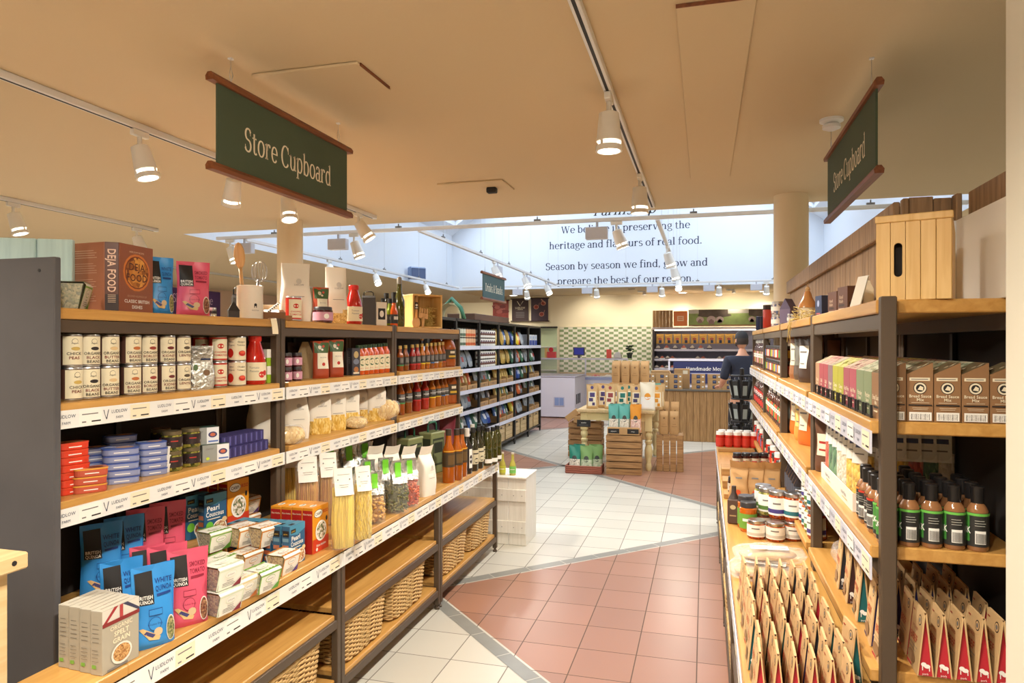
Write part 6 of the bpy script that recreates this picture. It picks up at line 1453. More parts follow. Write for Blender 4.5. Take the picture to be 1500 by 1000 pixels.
# wicker baskets on the bottom shelf
def wicker(L, W, H):
 def rr(t, k):
  e = .3; a = 2 * PI * t
  return Vector((W / 2 * k * math.copysign(abs(math.cos(a)) ** e, math.cos(a)), L / 2 * k * math.copysign(abs(math.sin(a)) ** e, math.sin(a)), 0))
 ts = []; n = 88; pts = [rr(k / 720, 1) for k in range(721)]
 acc = [0]
 for k in range(720): acc.append(acc[-1] + (pts[k + 1] - pts[k]).length)
 j = 0
 for q in range(n):
  tgt = acc[-1] * q / n
  while acc[j + 1] < tgt: j += 1
  ts.append(j / 720)
 b = MB(); rows = 19
 for r_ in range(rows):
  zz = .012 + (H - .03) * r_ / (rows - 1); k = .92 + .08 * r_ / (rows - 1)
  ring = []
  for q, t in enumerate(ts):
   o = .0045 * (1 if ((q // 2) + r_) % 2 else -1)
   p = rr(t, k); m_ = p.normalized(); ring.append((p.x + m_.x * o, p.y + m_.y * o, zz))
  b.tube(ring, .0056, 'wicker', 4, closed=True)
 for q in range(0, n, 4):
  t = ts[q]; b.tube([rr(t, .92) + Vector((0, 0, .004)), rr(t, 1) + Vector((0, 0, H - .012))], .004, 'wicker_dark', 4)
 rim = MB()
 for k in (0, 1): rim.tube([rr(t, 1.005) * (1 + .006 * (1 if (q + k) % 2 else -1)) + Vector((0, 0, H - .012 + .004 * (1 if (q + k) % 3 else -1))) for q, t in enumerate(ts)], .008, 'wicker', 5, closed=True)
 ins = MB(); ins.grid(lambda u, v: rr(u, .9 + .07 * v) + Vector((0, 0, .006 + (H - .03) * v)), 40, 2, 'wicker_dark'); ins.add([rr(k / 40, .9) + Vector((0, 0, .004)) for k in range(40)], [tuple(range(40))], 'wicker_dark')
 return product('wicker_basket', 'basket', ('woven_side', b), ('rim', rim), ('inner_sheet', ins))
WB = wicker(.47, .33, .216)
for k, (y, l) in enumerate(((1.92, 'wicker basket under the near left bay, first'), (2.46, 'wicker basket under the near left bay, beside the post'), (3.1, 'wicker basket under the middle left bay, nearer of two'), (3.63, 'wicker basket under the middle left bay, farther of two'), (4.38, 'wicker basket under the far left bay, nearer of two'), (4.93, 'wicker basket under the far left bay, last before the white crate'))):
 WB.put((-1.775, y, Z6 + .002), 0, l, 'wicker baskets on the left')

# ---------------------------------------------------------------- right row, top boards
XQ = .47; Z = ZT + .0005
def rp(K, px, x, z, rz, label, group=None, npx=None, h=None, wide=.6, rot=None):
 y = yx(px, x)
 return K.put((x, y, z), R(rz), label, group, sc=S(h, npx, px, x, wide) if npx else None, rot=rot)
# wooden wine crate standing on end
w, d, h = .165, .2, .215
t = thing('wine_crate', 'pine wine crate with an oval hand hole standing on the right top shelf', 'crate', (.535, 2.025, ZT), R(-19))
for k in range(5):
 a = MB(); x0 = -w / 2 + k * w / 5
 if k == 1:   # the board with the hand hole
  hx0, hx1, hz0, hz1 = x0 + .007, x0 + .026, .068, .135
  n = 8; arc = lambda cz, a0: [((hx0 + hx1) / 2 + (hx1 - hx0) / 2 * math.cos(a0 + PI * q / n), cz + (hx1 - hx0) / 2 * math.sin(a0 + PI * q / n)) for q in range(n + 1)]
  x1 = x0 + w / 5 - .001
  a.box(x0, hx0, -d / 2, -d / 2 + .01, 0, h - .018, 'pine'); a.box(hx1, x1, -d / 2, -d / 2 + .01, 0, h - .018, 'pine')
  up = arc(hz1, 0); lo_ = arc(hz0, PI)
  a.prism([(p[0], -d / 2, p[1]) for p in up] + [(hx0, -d / 2, h - .018), (hx1, -d / 2, h - .018)], (0, .01, 0), 'pine'); a.prism([(p[0], -d / 2, p[1]) for p in lo_] + [(hx1, -d / 2, 0), (hx0, -d / 2, 0)], (0, .01, 0), 'pine')
 else: a.box(x0, x0 + w / 5 - .001, -d / 2, -d / 2 + .01, 0, h - .018, 'pine', .001)
 a.build('front_board', t)
a = MB(); a.box(-w / 2 - .002, w / 2 + .003, -d / 2 - .005, -d / 2 + .012, h - .018, h, 'pine', .002); a.build('top_rail', t)
for s_ in (-1, 1):
 a = MB(); xx = s_ * (w / 2 - .005); a.prism([(xx - .005, -d / 2 + .01, 0), (xx - .005, d / 2, 0), (xx - .005, d / 2, h * .86), (xx - .005, -d / 2 + .01, h - .002)], (.01, 0, 0), 'pine'); a.build('side_board', t)
a = MB(); a.box(-w / 2 + .01, w / 2 - .01, d / 2 - .012, d / 2 - .002, 0, h * .84, 'pine', .001); a.build('back_board', t)
dk = MB(); dk.box(-w / 2 + .012, w / 2 - .012, -d / 2 + .03, -d / 2 + .032, .01, h - .03, 'black_back'); dk.build('inner_sheet', t)  # dark sheet stands in for the shade behind the hand hole
choc = C(96, 62, 46, .5)
CH = carton(.05, .09, .085, choc, {'l': [('t', 'Hand', -.01, .008, .015, C(214, 190, 160), 'serif'), ('t', 'Made', -.01, -.006, .015, C(214, 190, 160), 'serif'), ('r', -.032, -.024, .02, -.016, C(56, 40, 34)), ('r', -.032, -.034, .02, -.03, C(214, 190, 160))], 'f': [('r', -.02, -.02, .02, -.01, C(56, 40, 34))]}, name='chocolate_box')
for k, (px, npx) in enumerate(((1229, 33), (1245, 37))):
 rp(CH, px, XQ + .02, Z, 10, 'brown chocolate box on the right top shelf, ' + ('left', 'right, partly behind the leaning card')[k], 'chocolate boxes', npx, .085, .4)
bb = carton(.03, .07, .09, C(46, 56, 84, .5), {'l': [('e', 0, .012, .012, .014, C(150, 160, 190)), ('r', -.02, -.034, .02, -.028, C(170, 90, 90))]}, name='navy_box'); rp(bb, 1204, XQ, Z, 12, 'navy box standing left of the brown chocolate boxes', None, 31, .09, .4)
sb_ = carton(.03, .07, .09, C(180, 170, 156, .5), {}, name='grey_box'); rp(sb_, 1214, XQ + .03, Z, 12, 'slim grey box between the navy box and the chocolates', None, 32, .09, .3)
cd_ = MB(); cd_.grid(lambda u, v: Vector(((u - .5) * .06, .03 * v, .105 * v)), 3, 4, C(206, 198, 180, .4)); cd_.grid(lambda u, v: Vector(((.5 - u) * .06, .03 * v + .003, .105 * v)), 3, 4, 'paper_cream')
single('card', 'card', cd_).put((XQ - .01, yx(1251, XQ - .01), Z), R(-72), 'thin grey card leaning against the chocolate boxes')
cd2 = MB(); cd2.prism([(-.03, 0, 0), (.03, 0, 0), (.03, 0, .075), (.018, 0, .105), (-.018, 0, .115), (-.03, 0, .08)], (0, .003, 0), 'paper_cream'); single('display_card', 'card', cd2).put((XQ + .06, yx(1266, XQ + .06), Z), R(-30), 'cream shaped card between the chocolates and the wine crate')
# bird feeder with straw
fb = MB(); fb.lathe([(.03, 0), (.036, .004), (.036, .06)], glossC(214, 200, 170), 22, cap1=False); ft = MB(); ft.lathe([(.041, .058), (.036, .075), (.022, .1), (.016, .118), (.012, .13), (.0001, .132)], glossC(176, 120, 66), 22); fh = MB(); fh.lathe([(.008, .128), (.012, .14), (.006, .15), (.0001, .152)], glossC(200, 160, 110), 12); fw = MB(); fw.tube([(0, 0, .15), (.004, 0, .165), (0, 0, .178), (-.004, 0, .165), (0, 0, .151)], .0012, 'kraft', 5); fe = MB(); fe.cyl((-.0355, 0, .03), (-.037, 0, .03), .012, 'ink_black', 14)
yf = yx(1183, XQ + .01)
product('bird_feeder', 'bird feeder', ('pot', fb, [('hole', fe)]), ('roof', ft), ('knob', fh), ('loop', fw)).put((XQ + .01, yf, Z), R(-10), 'cream and brown glazed bird feeder nested in straw on the right top shelf', sc=S(.178, 60, 1183, XQ, .8))
st2 = straw(150, lambda rn: (rn.uniform(-.05, .04), rn.uniform(-.2, .1), .004 + rn.random() ** 2 * .045), seed=21)
o = tag(st2.build('straw_nest'), 'loose yellow straw around the bird feeder', 'straw', kind='stuff'); o.location = (XQ + .01, yf, Z)
st3 = MB(); rn = random.Random(5)
for k in range(9):
 a = rn.uniform(-.1, .05); L_ = rn.uniform(.03, .11)
 st3.tube([(-.05, a, .006), (-.082, a + .006, .006), (-.09, a + .01, -L_ * .4), (-.088 + rn.uniform(-.01, .005), a + rn.uniform(-.04, .04), -L_)], .0012, 'straw', 4)
o = tag(st3.build('straw_wisps'), 'wisps of straw hanging over the shelf edge below the bird feeder', 'straw', kind='stuff'); o.location = (XQ + .01, yf - .05, Z)
# small goods at the far end of the top boards
mug = MB(); mug.lathe([(.03, 0), (.034, .004), (.034, .085), (.031, .086), (.03, .01), (.0001, .01)], glossC(30, 40, 70), 22, cap1=False); mh = MB(); mh.tube([(.034, 0, .07), (.055, 0, .066), (.058, 0, .04), (.05, 0, .022), (.034, 0, .02)], .005, glossC(30, 40, 70), 8)
product('mug', 'mug', ('body', mug), ('handle', mh)).put((XQ + .0, yx(1114, XQ), Z), 0, 'dark blue mug at the far end of the right top shelf', sc=S(.086, 20, 1110, XQ, .3))
rt = MB(); rt.lathe([(.026, 0), (.028, .003), (.028, .1), (.026, .103)], C(190, 52, 32, .35), 20); rl = MB(); rl.lathe([(.0285, .1), (.0285, .125), (.0001, .126)], C(50, 30, 26), 20)
product('red_tin', 'tin', ('can', rt), ('lid', rl)).put((XQ, yx(1124, XQ), Z), 0, 'tall red tin with a dark lid near the end of the right top shelf', sc=S(.126, 36, 1124, XQ, .3))
btn = specks('sweets', (210, 200, 190), (140, 120, 110), (90, 110, 150), 60, .2, .3)
SJ = jar(.04, .06, btn, 'silver', C(220, 216, 206), lidh=.012, name='sweet_jar', lab=(.25, .6))
for k in range(2): SJ.put((XQ, yx(1139, XQ), Z + .085 * k), R(-60), 'jar of mixed sweets on the right top shelf, %s of two' % ('lower', 'upper')[k], 'sweet jars', sc=(1.0, 1.0, 1.4))
hb_ = MB(); hb_.box(-.035, .035, -.035, .035, 0, .06, C(106, 92, 118, .6), .002); hr_ = MB(); hr_.prism([(-.035, -.035, .06), (.035, -.035, .06), (0, -.035, .1)], (0, .07, 0), C(90, 78, 104, .6))
product('house_box', 'box', ('box', hb_), ('roof', hr_)).put((XQ + .0, yx(1155, XQ), Z + .0), R(-40), 'mauve gift box with a house-shaped top beside the sweet jars', sc=(1, 1, 1.5))
SJ.put((XQ - .02, yx(1160, XQ - .02) , Z), R(-60), 'small jar before the mauve gift box', 'sweet jars', sc=(.6, .6, .8))

# ---------------------------------------------------------------- right row, upper shelf: sauce mix boxes
Z = Z2R + .0005
def sauce_box(c, c2, txt):
 w, d, h, f_ = .058, .094, .147, .118    # w towards the aisle (-x front), slanting top
 cc = C(*c, .5)
 b = MB(); b.prism([(-w / 2, -d / 2, 0), (w / 2, -d / 2, 0), (w / 2, -d / 2, h), (-w / 2, -d / 2, f_)], (0, d, 0), cc)
 l = MB()
 U = Vector((w, 0, h - f_)).normalized()
 tp = plane((0, 0, (h + f_) / 2), U, (0, 1, 0)); cr = C(*c2, .5)
 l.art(tp, [('r', -w * .54, -d * .47, w * .54, d * .47, cr)]); l.art(tp, [('e', random.Random(q * 7 + c[0]).uniform(-.026, .026), random.Random(q * 5 + c[1]).uniform(-.04, .04), .006, .005, C(214, 200, 170) if q % 2 else cc) for q in range(10)])
 pc = 'paper_cream'
 l.art(plane((0, -d / 2, h / 2), (1, 0, 0), (0, 0, 1)), [('r', -.024, .028, .022, .036, pc), ('r', -.02, .031, .018, .033, 'ink_grey'), ('e', 0, .01, .015, .015, 'ink_black'), ('e', 0, .01, .0135, .0135, pc), ('e', 0, .01, .0095, .0095, 'ink_black'), ('p', [(-.006, .006), (.0, .016), (.007, .012), (.006, .004)], pc),
  ('t', txt[0], 0, -.01, .0105, pc, 'sansb', .05), ('t', txt[1], 0, -.019, .0105, pc, 'sansb', .05), ('r', -.02, -.027, .02, -.0262, pc), ('r', -.026, -.034, .026, -.031, 'ink_black'), ('r', -.018, -.04, .018, -.0392, pc), ('r', -.016, -.044, .016, -.0432, pc), ('r', -.025, -.071, .025, -.05, 'paper_white')] + [('r', -.021 + q * .0033, -.069, -.0198 + q * .0033 + .0012 * (q % 3 == 0), -.054, 'ink_black') for q in range(13)])
 l.art(plane((-w / 2, 0, f_ / 2), (0, -1, 0), (0, 0, 1)), [('t', txt[0], 0, -.004, .018, pc, 'sansb', .07), ('t', txt[1], 0, -.018, .014, pc, 'sansb', .07), ('r', -.025, -.032, .025, -.026, C(60, 56, 50)), ('r', -.02, -.042, .02, -.038, pc)])
 return product('sauce_mix_box', 'box', ('box', b), ('print', l))
SM = [(sauce_box((150, 112, 76), (116, 104, 76), ('Bread Sauce', 'Mix')), 'brown'), (sauce_box((132, 146, 110), (206, 208, 180), ('Parsley', 'Sauce')), 'sage green'), (sauce_box((132, 146, 110), (206, 208, 180), ('Parsley', 'Sauce')), 'sage green'), (sauce_box((176, 84, 98), (214, 190, 170), ('Red Wine', 'Sauce')), 'rose pink'), (sauce_box((164, 82, 94), (214, 190, 170), ('Red Wine', 'Sauce')), 'rose pink'),
      (sauce_box((172, 168, 56), (206, 204, 130), ('Cheese', 'Sauce')), 'lime'), (sauce_box((172, 168, 56), (206, 204, 130), ('Cheese', 'Sauce')), 'lime'), (sauce_box((134, 106, 110), (190, 180, 160), ('Pepper', 'Sauce')), 'mauve'), (sauce_box((160, 70, 78), (206, 160, 150), ('Chilli', 'Mix')), 'red'), (sauce_box((160, 70, 78), (206, 160, 150), ('Chilli', 'Mix')), 'red'), (sauce_box((170, 132, 100), (206, 190, 160), ('Onion', 'Mix')), 'tan')]
for c_, (K, cn) in enumerate(SM):
 y = 1.98 + .0965 * c_
 for k in range(5 if c_ == 0 else 4):
  K.put((.458 + .0605 * k, y, Z), 0, '%s slant-topped sauce box, %s from the near end, %s from the aisle' % (cn, ORD[c_], ORD[k]), 'sauce mix boxes')
cl_ = MB(); cl_.box(-.004, .0, -.04, .04, 0, .006, 'black_steel');
for q in (-1, 1): cl_.box(-.006, .0, q * .034 - .003, q * .034 + .003, 0, .034, 'black_steel')
CLP = single('shelf_clip', 'shelf clip', cl_)
for c_ in range(10): CLP.put((.424, 2.076 + .0965 * c_ - .048, Z), 0, 'black wire clip holding back sauce boxes, %s from the near end' % ORD[c_], 'shelf clips')
for k, px in enumerate((1206, 1222)): rp(db, px, .72, Z, -20, 'dark pouch top showing above the sauce boxes, ' + ('left', 'right')[k], 'dark pouches', 80, .17, .2)
# second bay, upper shelf: seed and grain bags leaning with tags
def tag_bag(c, lab, h=.17):
 return pouch(.1, h, .045, C(*c, .4), [('r', -.03, -.035, .03, .045, lab), ('r', -.02, .02, .02, .026, 'ink_grey'), ('r', -.02, -.02, .016, -.016, 'ink_grey')], name='seed_bag')
TB = [tag_bag((150, 100, 62), 'paper_cream'), tag_bag((70, 52, 42), 'paper_white'), tag_bag((176, 120, 70), 'paper_cream'), tag_bag((206, 110, 40), 'paper_cream'), tag_bag((196, 150, 70), C(226, 200, 120)), tag_bag((90, 76, 66), C(120, 120, 110))]
for k, (i, px, npx, x) in enumerate(((1, 1181, 70, .47), (5, 1174, 72, .48), (0, 1167, 68, .47), (1, 1161, 64, .5), (2, 1155, 62, .47), (0, 1150, 60, .48))):
 rp(TB[i], max(px, 1157), x + .02, Z, -62, 'brown seed bag with pale label, second right bay, upper shelf, %s from the right' % ORD[k], 'seed bags', npx, .17, .3)
# third and fourth bays, upper shelf: jars and bottles with gay labels
gay = [C(200, 60, 50), C(70, 130, 70), C(220, 170, 60), C(90, 110, 160), C(210, 120, 60), C(230, 226, 214)]
GJ = [jar(.035, .075, C(90, 50, 40, .15, coat=.5), C(60, 60, 60, .3), g_, lidh=.014, name='preserve_jar') for g_ in gay]
GB = [bottle([(.026, 0), (.028, .004), (.028, .12), (.014, .15), (.012, .17)], C(80, 40, 30, .12, coat=.5), cpc, (.0282, .03, .11, g_), [('e', 0, .01, .012, .014, 'paper_white')], name='cordial_bottle', capprof=[(.014, .165), (.014, .185), (.0001, .186)], n=14) for g_, cpc in zip(gay, ('paper_white', 'ink_black', 'paper_white', 'ink_black', 'paper_white', 'ink_black'))]
def fill(kinds, y0, y1, step, xs, z, h_sc, rz, what, grp, lv=1, dz=.0):
 n = int((y1 - y0) / step); c_ = 0
 for r_, x in enumerate(xs):
  for k in range(n):
   for l_ in range(lv):
    kinds[(k * 5 + r_ * 3 + l_ * 2) % len(kinds)].put((x, y0 + step * (k + .5), z + dz * l_), R(rz + random.uniform(-8, 8)), '%s, %s along the %s row%s' % (what, ORD[k % 20], ('front', 'second', 'third')[r_], ('', ', on top')[l_]), grp, sc=h_sc)
fill(GJ, 4.27, 5.38, .092, (.462,), Z, (1.0, 1.0, 1.2), -70, 'bright preserve jar, third right bay, upper shelf', 'preserve jars', 2, .091)
fill(GB, 5.47, 6.58, .085, (.46,), Z, (1.15, 1.15, 1.2), -70, 'cordial bottle, farthest right bay, upper shelf', 'cordial bottles')
# lower shelf of the right row
Z = Z3R + .0005
fill(GB[:2] + GB[4:5], 4.27, 5.38, .09, (.46,), Z, (1.1, 1.1, 1.1), -70, 'red-labelled bottle, third right bay, lower shelf', 'cordial bottles')
fill(GB[:1] + GJ[:1], 5.47, 6.58, .085, (.46,), Z, (1.1, 1.1, 1.15), -70, 'red bottle or jar, farthest right bay, lower shelf', 'cordial bottles')
for k, (i, px, npx, x) in enumerate(((3, 1181, 84, .47), (4, 1175, 82, .47), (3, 1168, 78, .48), (5, 1163, 78, .47), (0, 1157, 70, .47), (3, 1152, 66, .48), (4, 1148, 60, .49))):
 rp(TB[i], max(px, 1156.5), x + .02, Z, -60, 'orange or tan spice bag, second right bay, lower shelf, %s from the right' % ORD[k], 'spice bags', npx * .88, .17, .3)
# first bay: white tray of pasta, brown bag with a tag, sauce bottles
tray = MB(); T_ = C(226, 222, 212, .6); y0, y1 = 2.28, 2.86
tray.box(.43, .434, y0, y1, 0, .055, T_); tray.box(.57, .574, y0, y1, 0, .055, T_); tray.box(.434, .57, y0, y0 + .004, 0, .055, T_); tray.box(.434, .57, y1 - .004, y1, 0, .055, T_); tray.box(.434, .57, y0 + .004, y1 - .004, 0, .003, T_)
tl = MB(); tl.art(plane((.43, (y0 + y1) / 2, .03), (0, -1, 0), (0, 0, 1)), [('t', 'Italian Pasta', -.15 + .3 * q, .0, .018, 'ink_grey') for q in (0, 1)] + [('r', -.02 + .3 * q - .15, -.016, .06 + .3 * q - .15, -.012, C(200, 180, 120)) for q in (0, 1)])
product('display_tray', 'tray', ('tray', tray), ('print', tl)).put((0, 0, Z), 0, 'long white card tray of pasta packs on the right lower shelf')
pgreen = specks('pasta_green', (40, 96, 60), (70, 130, 84), (120, 160, 110), 90, .5, .8, (1, 1, .3)); pred = specks('pasta_red', (190, 50, 30), (214, 80, 40), (230, 120, 70), 90, .5, .8, (1, 1, .3)); pcream = specks('pasta_cream', (206, 196, 170), (226, 216, 194), (238, 232, 216), 90, .5, .8); pyel = specks('pasta_yellow', (206, 160, 30), (232, 190, 50), (240, 210, 90), 70, .5, .9)
def pasta_pack(m_, head):
 b = MB(); b.grid(lambda u, v: Vector((.04 * math.copysign(abs(math.cos(2 * PI * u)) ** .7, math.cos(2 * PI * u)), .026 * math.copysign(abs(math.sin(2 * PI * u)) ** .7, math.sin(2 * PI * u)) * (1 if v < .8 else .75), v * .15)), 20, 6, m_); b.add([(.04 * math.cos(PI * k / 10), .02 * math.sin(PI * k / 10), .15) for k in range(20)], [tuple(range(20))], m_)
 f_ = MB(); f_.grid(lambda u, v: Vector((.0415 * math.copysign(abs(math.cos(2 * PI * u)) ** .7, math.cos(2 * PI * u)), .0275 * (1 if v < .7 else max(.04, 1 - (v - .7) / .25)) * math.copysign(abs(math.sin(2 * PI * u)) ** .7, math.sin(2 * PI * u)), v * .225)), 20, 10, 'thin_film')
 c_ = MB(); c_.grid(lambda u, v: Vector(((u - .5) * .06, -.0285 + .022 * v, .13 + .085 * v)), 3, 3, 'paper_white'); l = MB(); l.art(plane((0, -.0185, .175), (1, 0, 0), (0, .25, .97)), [('r', -.03, .03, .03, .05, head), ('r', -.02, .0, .02, .012, C(60, 70, 110)), ('r', -.02, -.02, .016, -.016, 'ink_grey')])
 return product('pasta_pack', 'bag', ('pasta', b), ('film', f_), ('label', c_, [('print', l)]))
PK = [pasta_pack(pyel, C(220, 180, 60)), pasta_pack(pcream, C(200, 190, 180)), pasta_pack(pgreen, C(200, 50, 40)), pasta_pack(pred, C(200, 50, 40))]
for k, (i, y) in enumerate(((0, 2.33), (0, 2.42), (1, 2.5), (1, 2.585), (2, 2.67), (2, 2.745), (3, 2.815))):
 PK[i].put((.47, y, Z + .0045), R(-40), '%s pasta pack standing in the white tray, %s from the near end' % (('yellow', 'cream', 'green', 'red')[i], ORD[k]), 'tray pasta packs', sc=(.8, .8, 1.05))
 PK[(i + 1) % 4].put((.533, y, Z + .0045), R(-40), '%s pasta pack in the back row of the white tray, %s' % (('yellow', 'cream', 'green', 'red')[(i + 1) % 4], ORD[k]), 'tray pasta packs', sc=(.8, .8, 1))
bgb = pouch(.1, .24, .05, C(104, 70, 50, .4), [('r', -.035, -.05, .035, .04, 'paper_cream'), ('r', -.025, .0, .02, .01, C(170, 50, 40)), ('r', -.025, -.03, .02, -.022, C(170, 50, 40))], name='tagged_bag')
bgb.put((.465, 2.95, Z), R(-40), 'brown bag with a slanting cream tag by the second right post', sc=(1, 1, .95))
def sauce_bottle(lc, lc2):
 b = bottle([(.021, 0), (.0235, .004), (.0235, .098), (.02, .106), (.0125, .118), (.012, .122)], C(150, 104, 66, .1, coat=.5), C(30, 28, 28, .3), (.0237, .012, .094, C(44, 44, 42)), [('r', -.045, -.03, -.006, .034, lc2), ('r', -.06, .034, .06, .04, lc), ('t', 'LICK', -.02, -.002, .022, 'paper_white', 'sansb', .034), ('r', .006, -.034, .028, -.002, 'paper_white')] + [('r', .008 + q * .0024, -.032, .0092 + q * .0024, -.008, 'ink_black') for q in range(8)] + lines(.006, .03, .022, 3, .006, C(170, 170, 160)), name='sauce_bottle', capprof=[(.0145, .116), (.0155, .154), (.013, .157), (.0001, .157)], n=20)
 return b
SBt = [sauce_bottle(C(110, 190, 80), C(70, 140, 60)), sauce_bottle(C(200, 60, 40), C(190, 50, 40)), sauce_bottle(C(220, 130, 50), C(214, 110, 40)), sauce_bottle(C(120, 60, 40), C(130, 40, 34))]
for r_ in range(7):
 for k in range(5 if r_ < 4 else 3):
  i = 0 if r_ < 2 else (0, 1, 3, 1, 2, 1)[r_ - 1]
  if r_ < 6: SBt[i].put((.447 + .0502 * k + .004 * (r_ % 2), 1.945 + .052 * r_, Z), R(-44 if r_ < 2 else (-100 if k == 0 else -30)), 'black-capped sauce bottle with %s label, %s row from the end, %s from the aisle' % (('green', 'red', 'orange', 'maroon')[i], ORD[r_], ORD[k]), 'sauce bottles')
for k, (x, y) in enumerate(((.56, 2.3), (.6, 2.3), (.64, 2.3), (.68, 2.3))):
 PK[(k * 3) % 4].put((x, y + .02, Z), R(-10), 'pasta pack in the shade behind the sauce bottles, %s from the left' % ORD[k], 'tray pasta packs', sc=(.8, .8, 1.2))
# ---------------------------------------------------------------- tent-shaped kraft packs
def tent(c, txt):
 w, L, h, rt = .0375, .088, .155, .003; kc = 'kraft_light'; cc = C(*c, .5)
 b = MB()
 b.add([(-w / 2, -L / 2, 0), (-rt, -L / 2, h), (-rt, L / 2, h), (-w / 2, L / 2, 0)], [(0, 3, 2, 1)][::1], kc); b.add([(w / 2, -L / 2, 0), (rt, -L / 2, h), (rt, L / 2, h), (w / 2, L / 2, 0)], [(0, 1, 2, 3)], kc)
 b.add([(-rt, -L / 2, h), (rt, -L / 2, h), (rt, L / 2, h), (-rt, L / 2, h)], [(0, 1, 2, 3)], kc); b.add([(-w / 2, -L / 2, 0), (w / 2, -L / 2, 0), (w / 2, L / 2, 0), (-w / 2, L / 2, 0)], [(3, 2, 1, 0)], kc)
 b.add([(-w / 2 + .002, L / 2, .001), (w / 2 - .002, L / 2, .001), (rt * .6, L / 2 - .012, h * .97), (-rt * .6, L / 2 - .012, h * .97)], [(3, 2, 1, 0)], cc)
 for s_ in (-1, 1):   # kraft border stands proud of the coloured gusset
  b.prism([(s_ * w / 2, -L / 2 - .002, 0), (s_ * (w / 2 - .003), -L / 2 - .002, 0), (0, -L / 2 - .002, h * .96), (s_ * rt, -L / 2 - .002, h)], (0, .003, 0), kc)
 e = MB()
 for s_ in (-1,):
  q = [(-w / 2 + .002, s_ * (L / 2), .001), (w / 2 - .002, s_ * L / 2, .001), (rt * .6, s_ * (L / 2 - .012), h * .97), (-rt * .6, s_ * (L / 2 - .012), h * .97)]
  e.add(q, [(0, 1, 2, 3) if s_ < 0 else (3, 2, 1, 0)], cc)
 l = MB()
 for s_ in (-1, 1):
  V = Vector((-s_ * (w / 2 - rt), 0, h)).normalized(); sf = plane((s_ * (w / 2 + rt) / 2, 0, h / 2), (0, s_, 0), V)
  l.art(sf, [('e', .022, .052, .013, .013, 'ink_black'), ('e', .022, .052, .0105, .0105, kc), ('e', .022, .052, .006, .006, 'ink_grey'), ('r', -.036, .06, -.022, .064, C(160, 60, 40)), ('t', txt[0], -.006, .025, .011, C(170, 70, 50)), ('t', txt[1], -.006, .0, .026, C(190, 80, 50), 'sansb', .07), ('r', -.034, -.02, .03, -.0185, 'ink_grey'), ('r', -.034, -.03, .02, -.0285, 'ink_grey'), ('e', -.01, -.05, .03, .015, C(150, 116, 80)), ('r', -.038, -.072, .0, -.066, cc)])
 lg = MB(); sf = plane((0, -L / 2 - .0005, 0), (1, 0, 0), (0, .07, 1)); lg.art(sf, [('e', -.003, .028, .006, .005, 'paper_white'), ('e', .004, .024, .007, .005, 'paper_white'), ('r', -.007, .014, -.005, .024, 'paper_white'), ('r', .008, .013, .01, .024, 'paper_white'), ('t', 'pork', .0, .006, .007, 'paper_white')])
 return product('tent_pack', 'food pack', ('kraft_wrap', b), ('gusset', e, [('logo', lg)]), ('print', l))
TT = {'red': tent((186, 40, 52), ('SMOKED', 'BEEF')), 'teal': tent((24, 96, 96), ('CRISPY', 'PORK')), 'navy': tent((44, 42, 92), ('SALTED', 'BEEF')), 'brown': tent((70, 34, 30), ('SWEET', 'CHILLI')), 'black': tent((40, 40, 46), ('BLACK', 'PEPPER'))}
GT = 'kraft tent packs'
Z = Z4 + .0005
pat = [['red'] * 6, ['navy', 'black', 'navy', 'navy', 'navy', 'navy'], ['teal', 'black', 'teal', 'red', 'black', 'teal'], ['red', 'red', 'red', 'red', 'red', 'red'], ['brown', 'red', 'red', 'brown', 'brown', 'red'], ['brown', 'brown', 'red', 'brown', 'brown', 'brown'], ['black', 'black', 'black', 'black', 'black', 'black']]
for r_ in range(7):
 for c_ in range(6):
  nm = pat[r_][c_]
  TT[nm].put((.134 + .0405 * c_ + random.uniform(-.002, .002) + .004 * (r_ % 2), 1.845 + .119 * r_, Z), R(random.uniform(-3, 3)), 'kraft tent pack with %s end, deck, %s row, %s from the aisle' % (nm, ORD[r_], ORD[c_]), GT)
TT['teal'].put((.383, 2.06, Z), R(8), 'lone kraft tent pack with teal end under the right shelf edge', GT)
Z = ZMR + .0005
for k, (nm, x, y) in enumerate((('navy', .452, 2.1), ('teal', .452, 2.27), ('brown', .452, 2.42), ('black', .45, 2.55))):
 TT[nm].put((x, y, Z), R(-4), 'kraft tent pack with %s end facing the aisle on the raised shelf, %s' % (nm, ORD[k]), GT, sc=(1, 1.05, 1.1))
for r_ in range(4):
 for c_ in range(6):
  if r_ in (0, 1) and c_ == 0: continue
  nm = ('red', 'red', 'navy', 'brown')[r_]; x = .482 + .0415 * c_ + (0 if r_ else -.0)
  if c_ == 0: x = .5
  TT[nm].put((x + .006 * (r_ % 2), 1.95 + .119 * r_, Z), R(random.uniform(-3, 2)), 'kraft tent pack with %s end, raised shelf, %s row, %s from the left' % (nm, ORD[r_], ORD[c_]), GT)
TT['red'].put((.445, 1.965, Z), R(0), 'kraft tent pack with red end standing right behind the near post', GT)
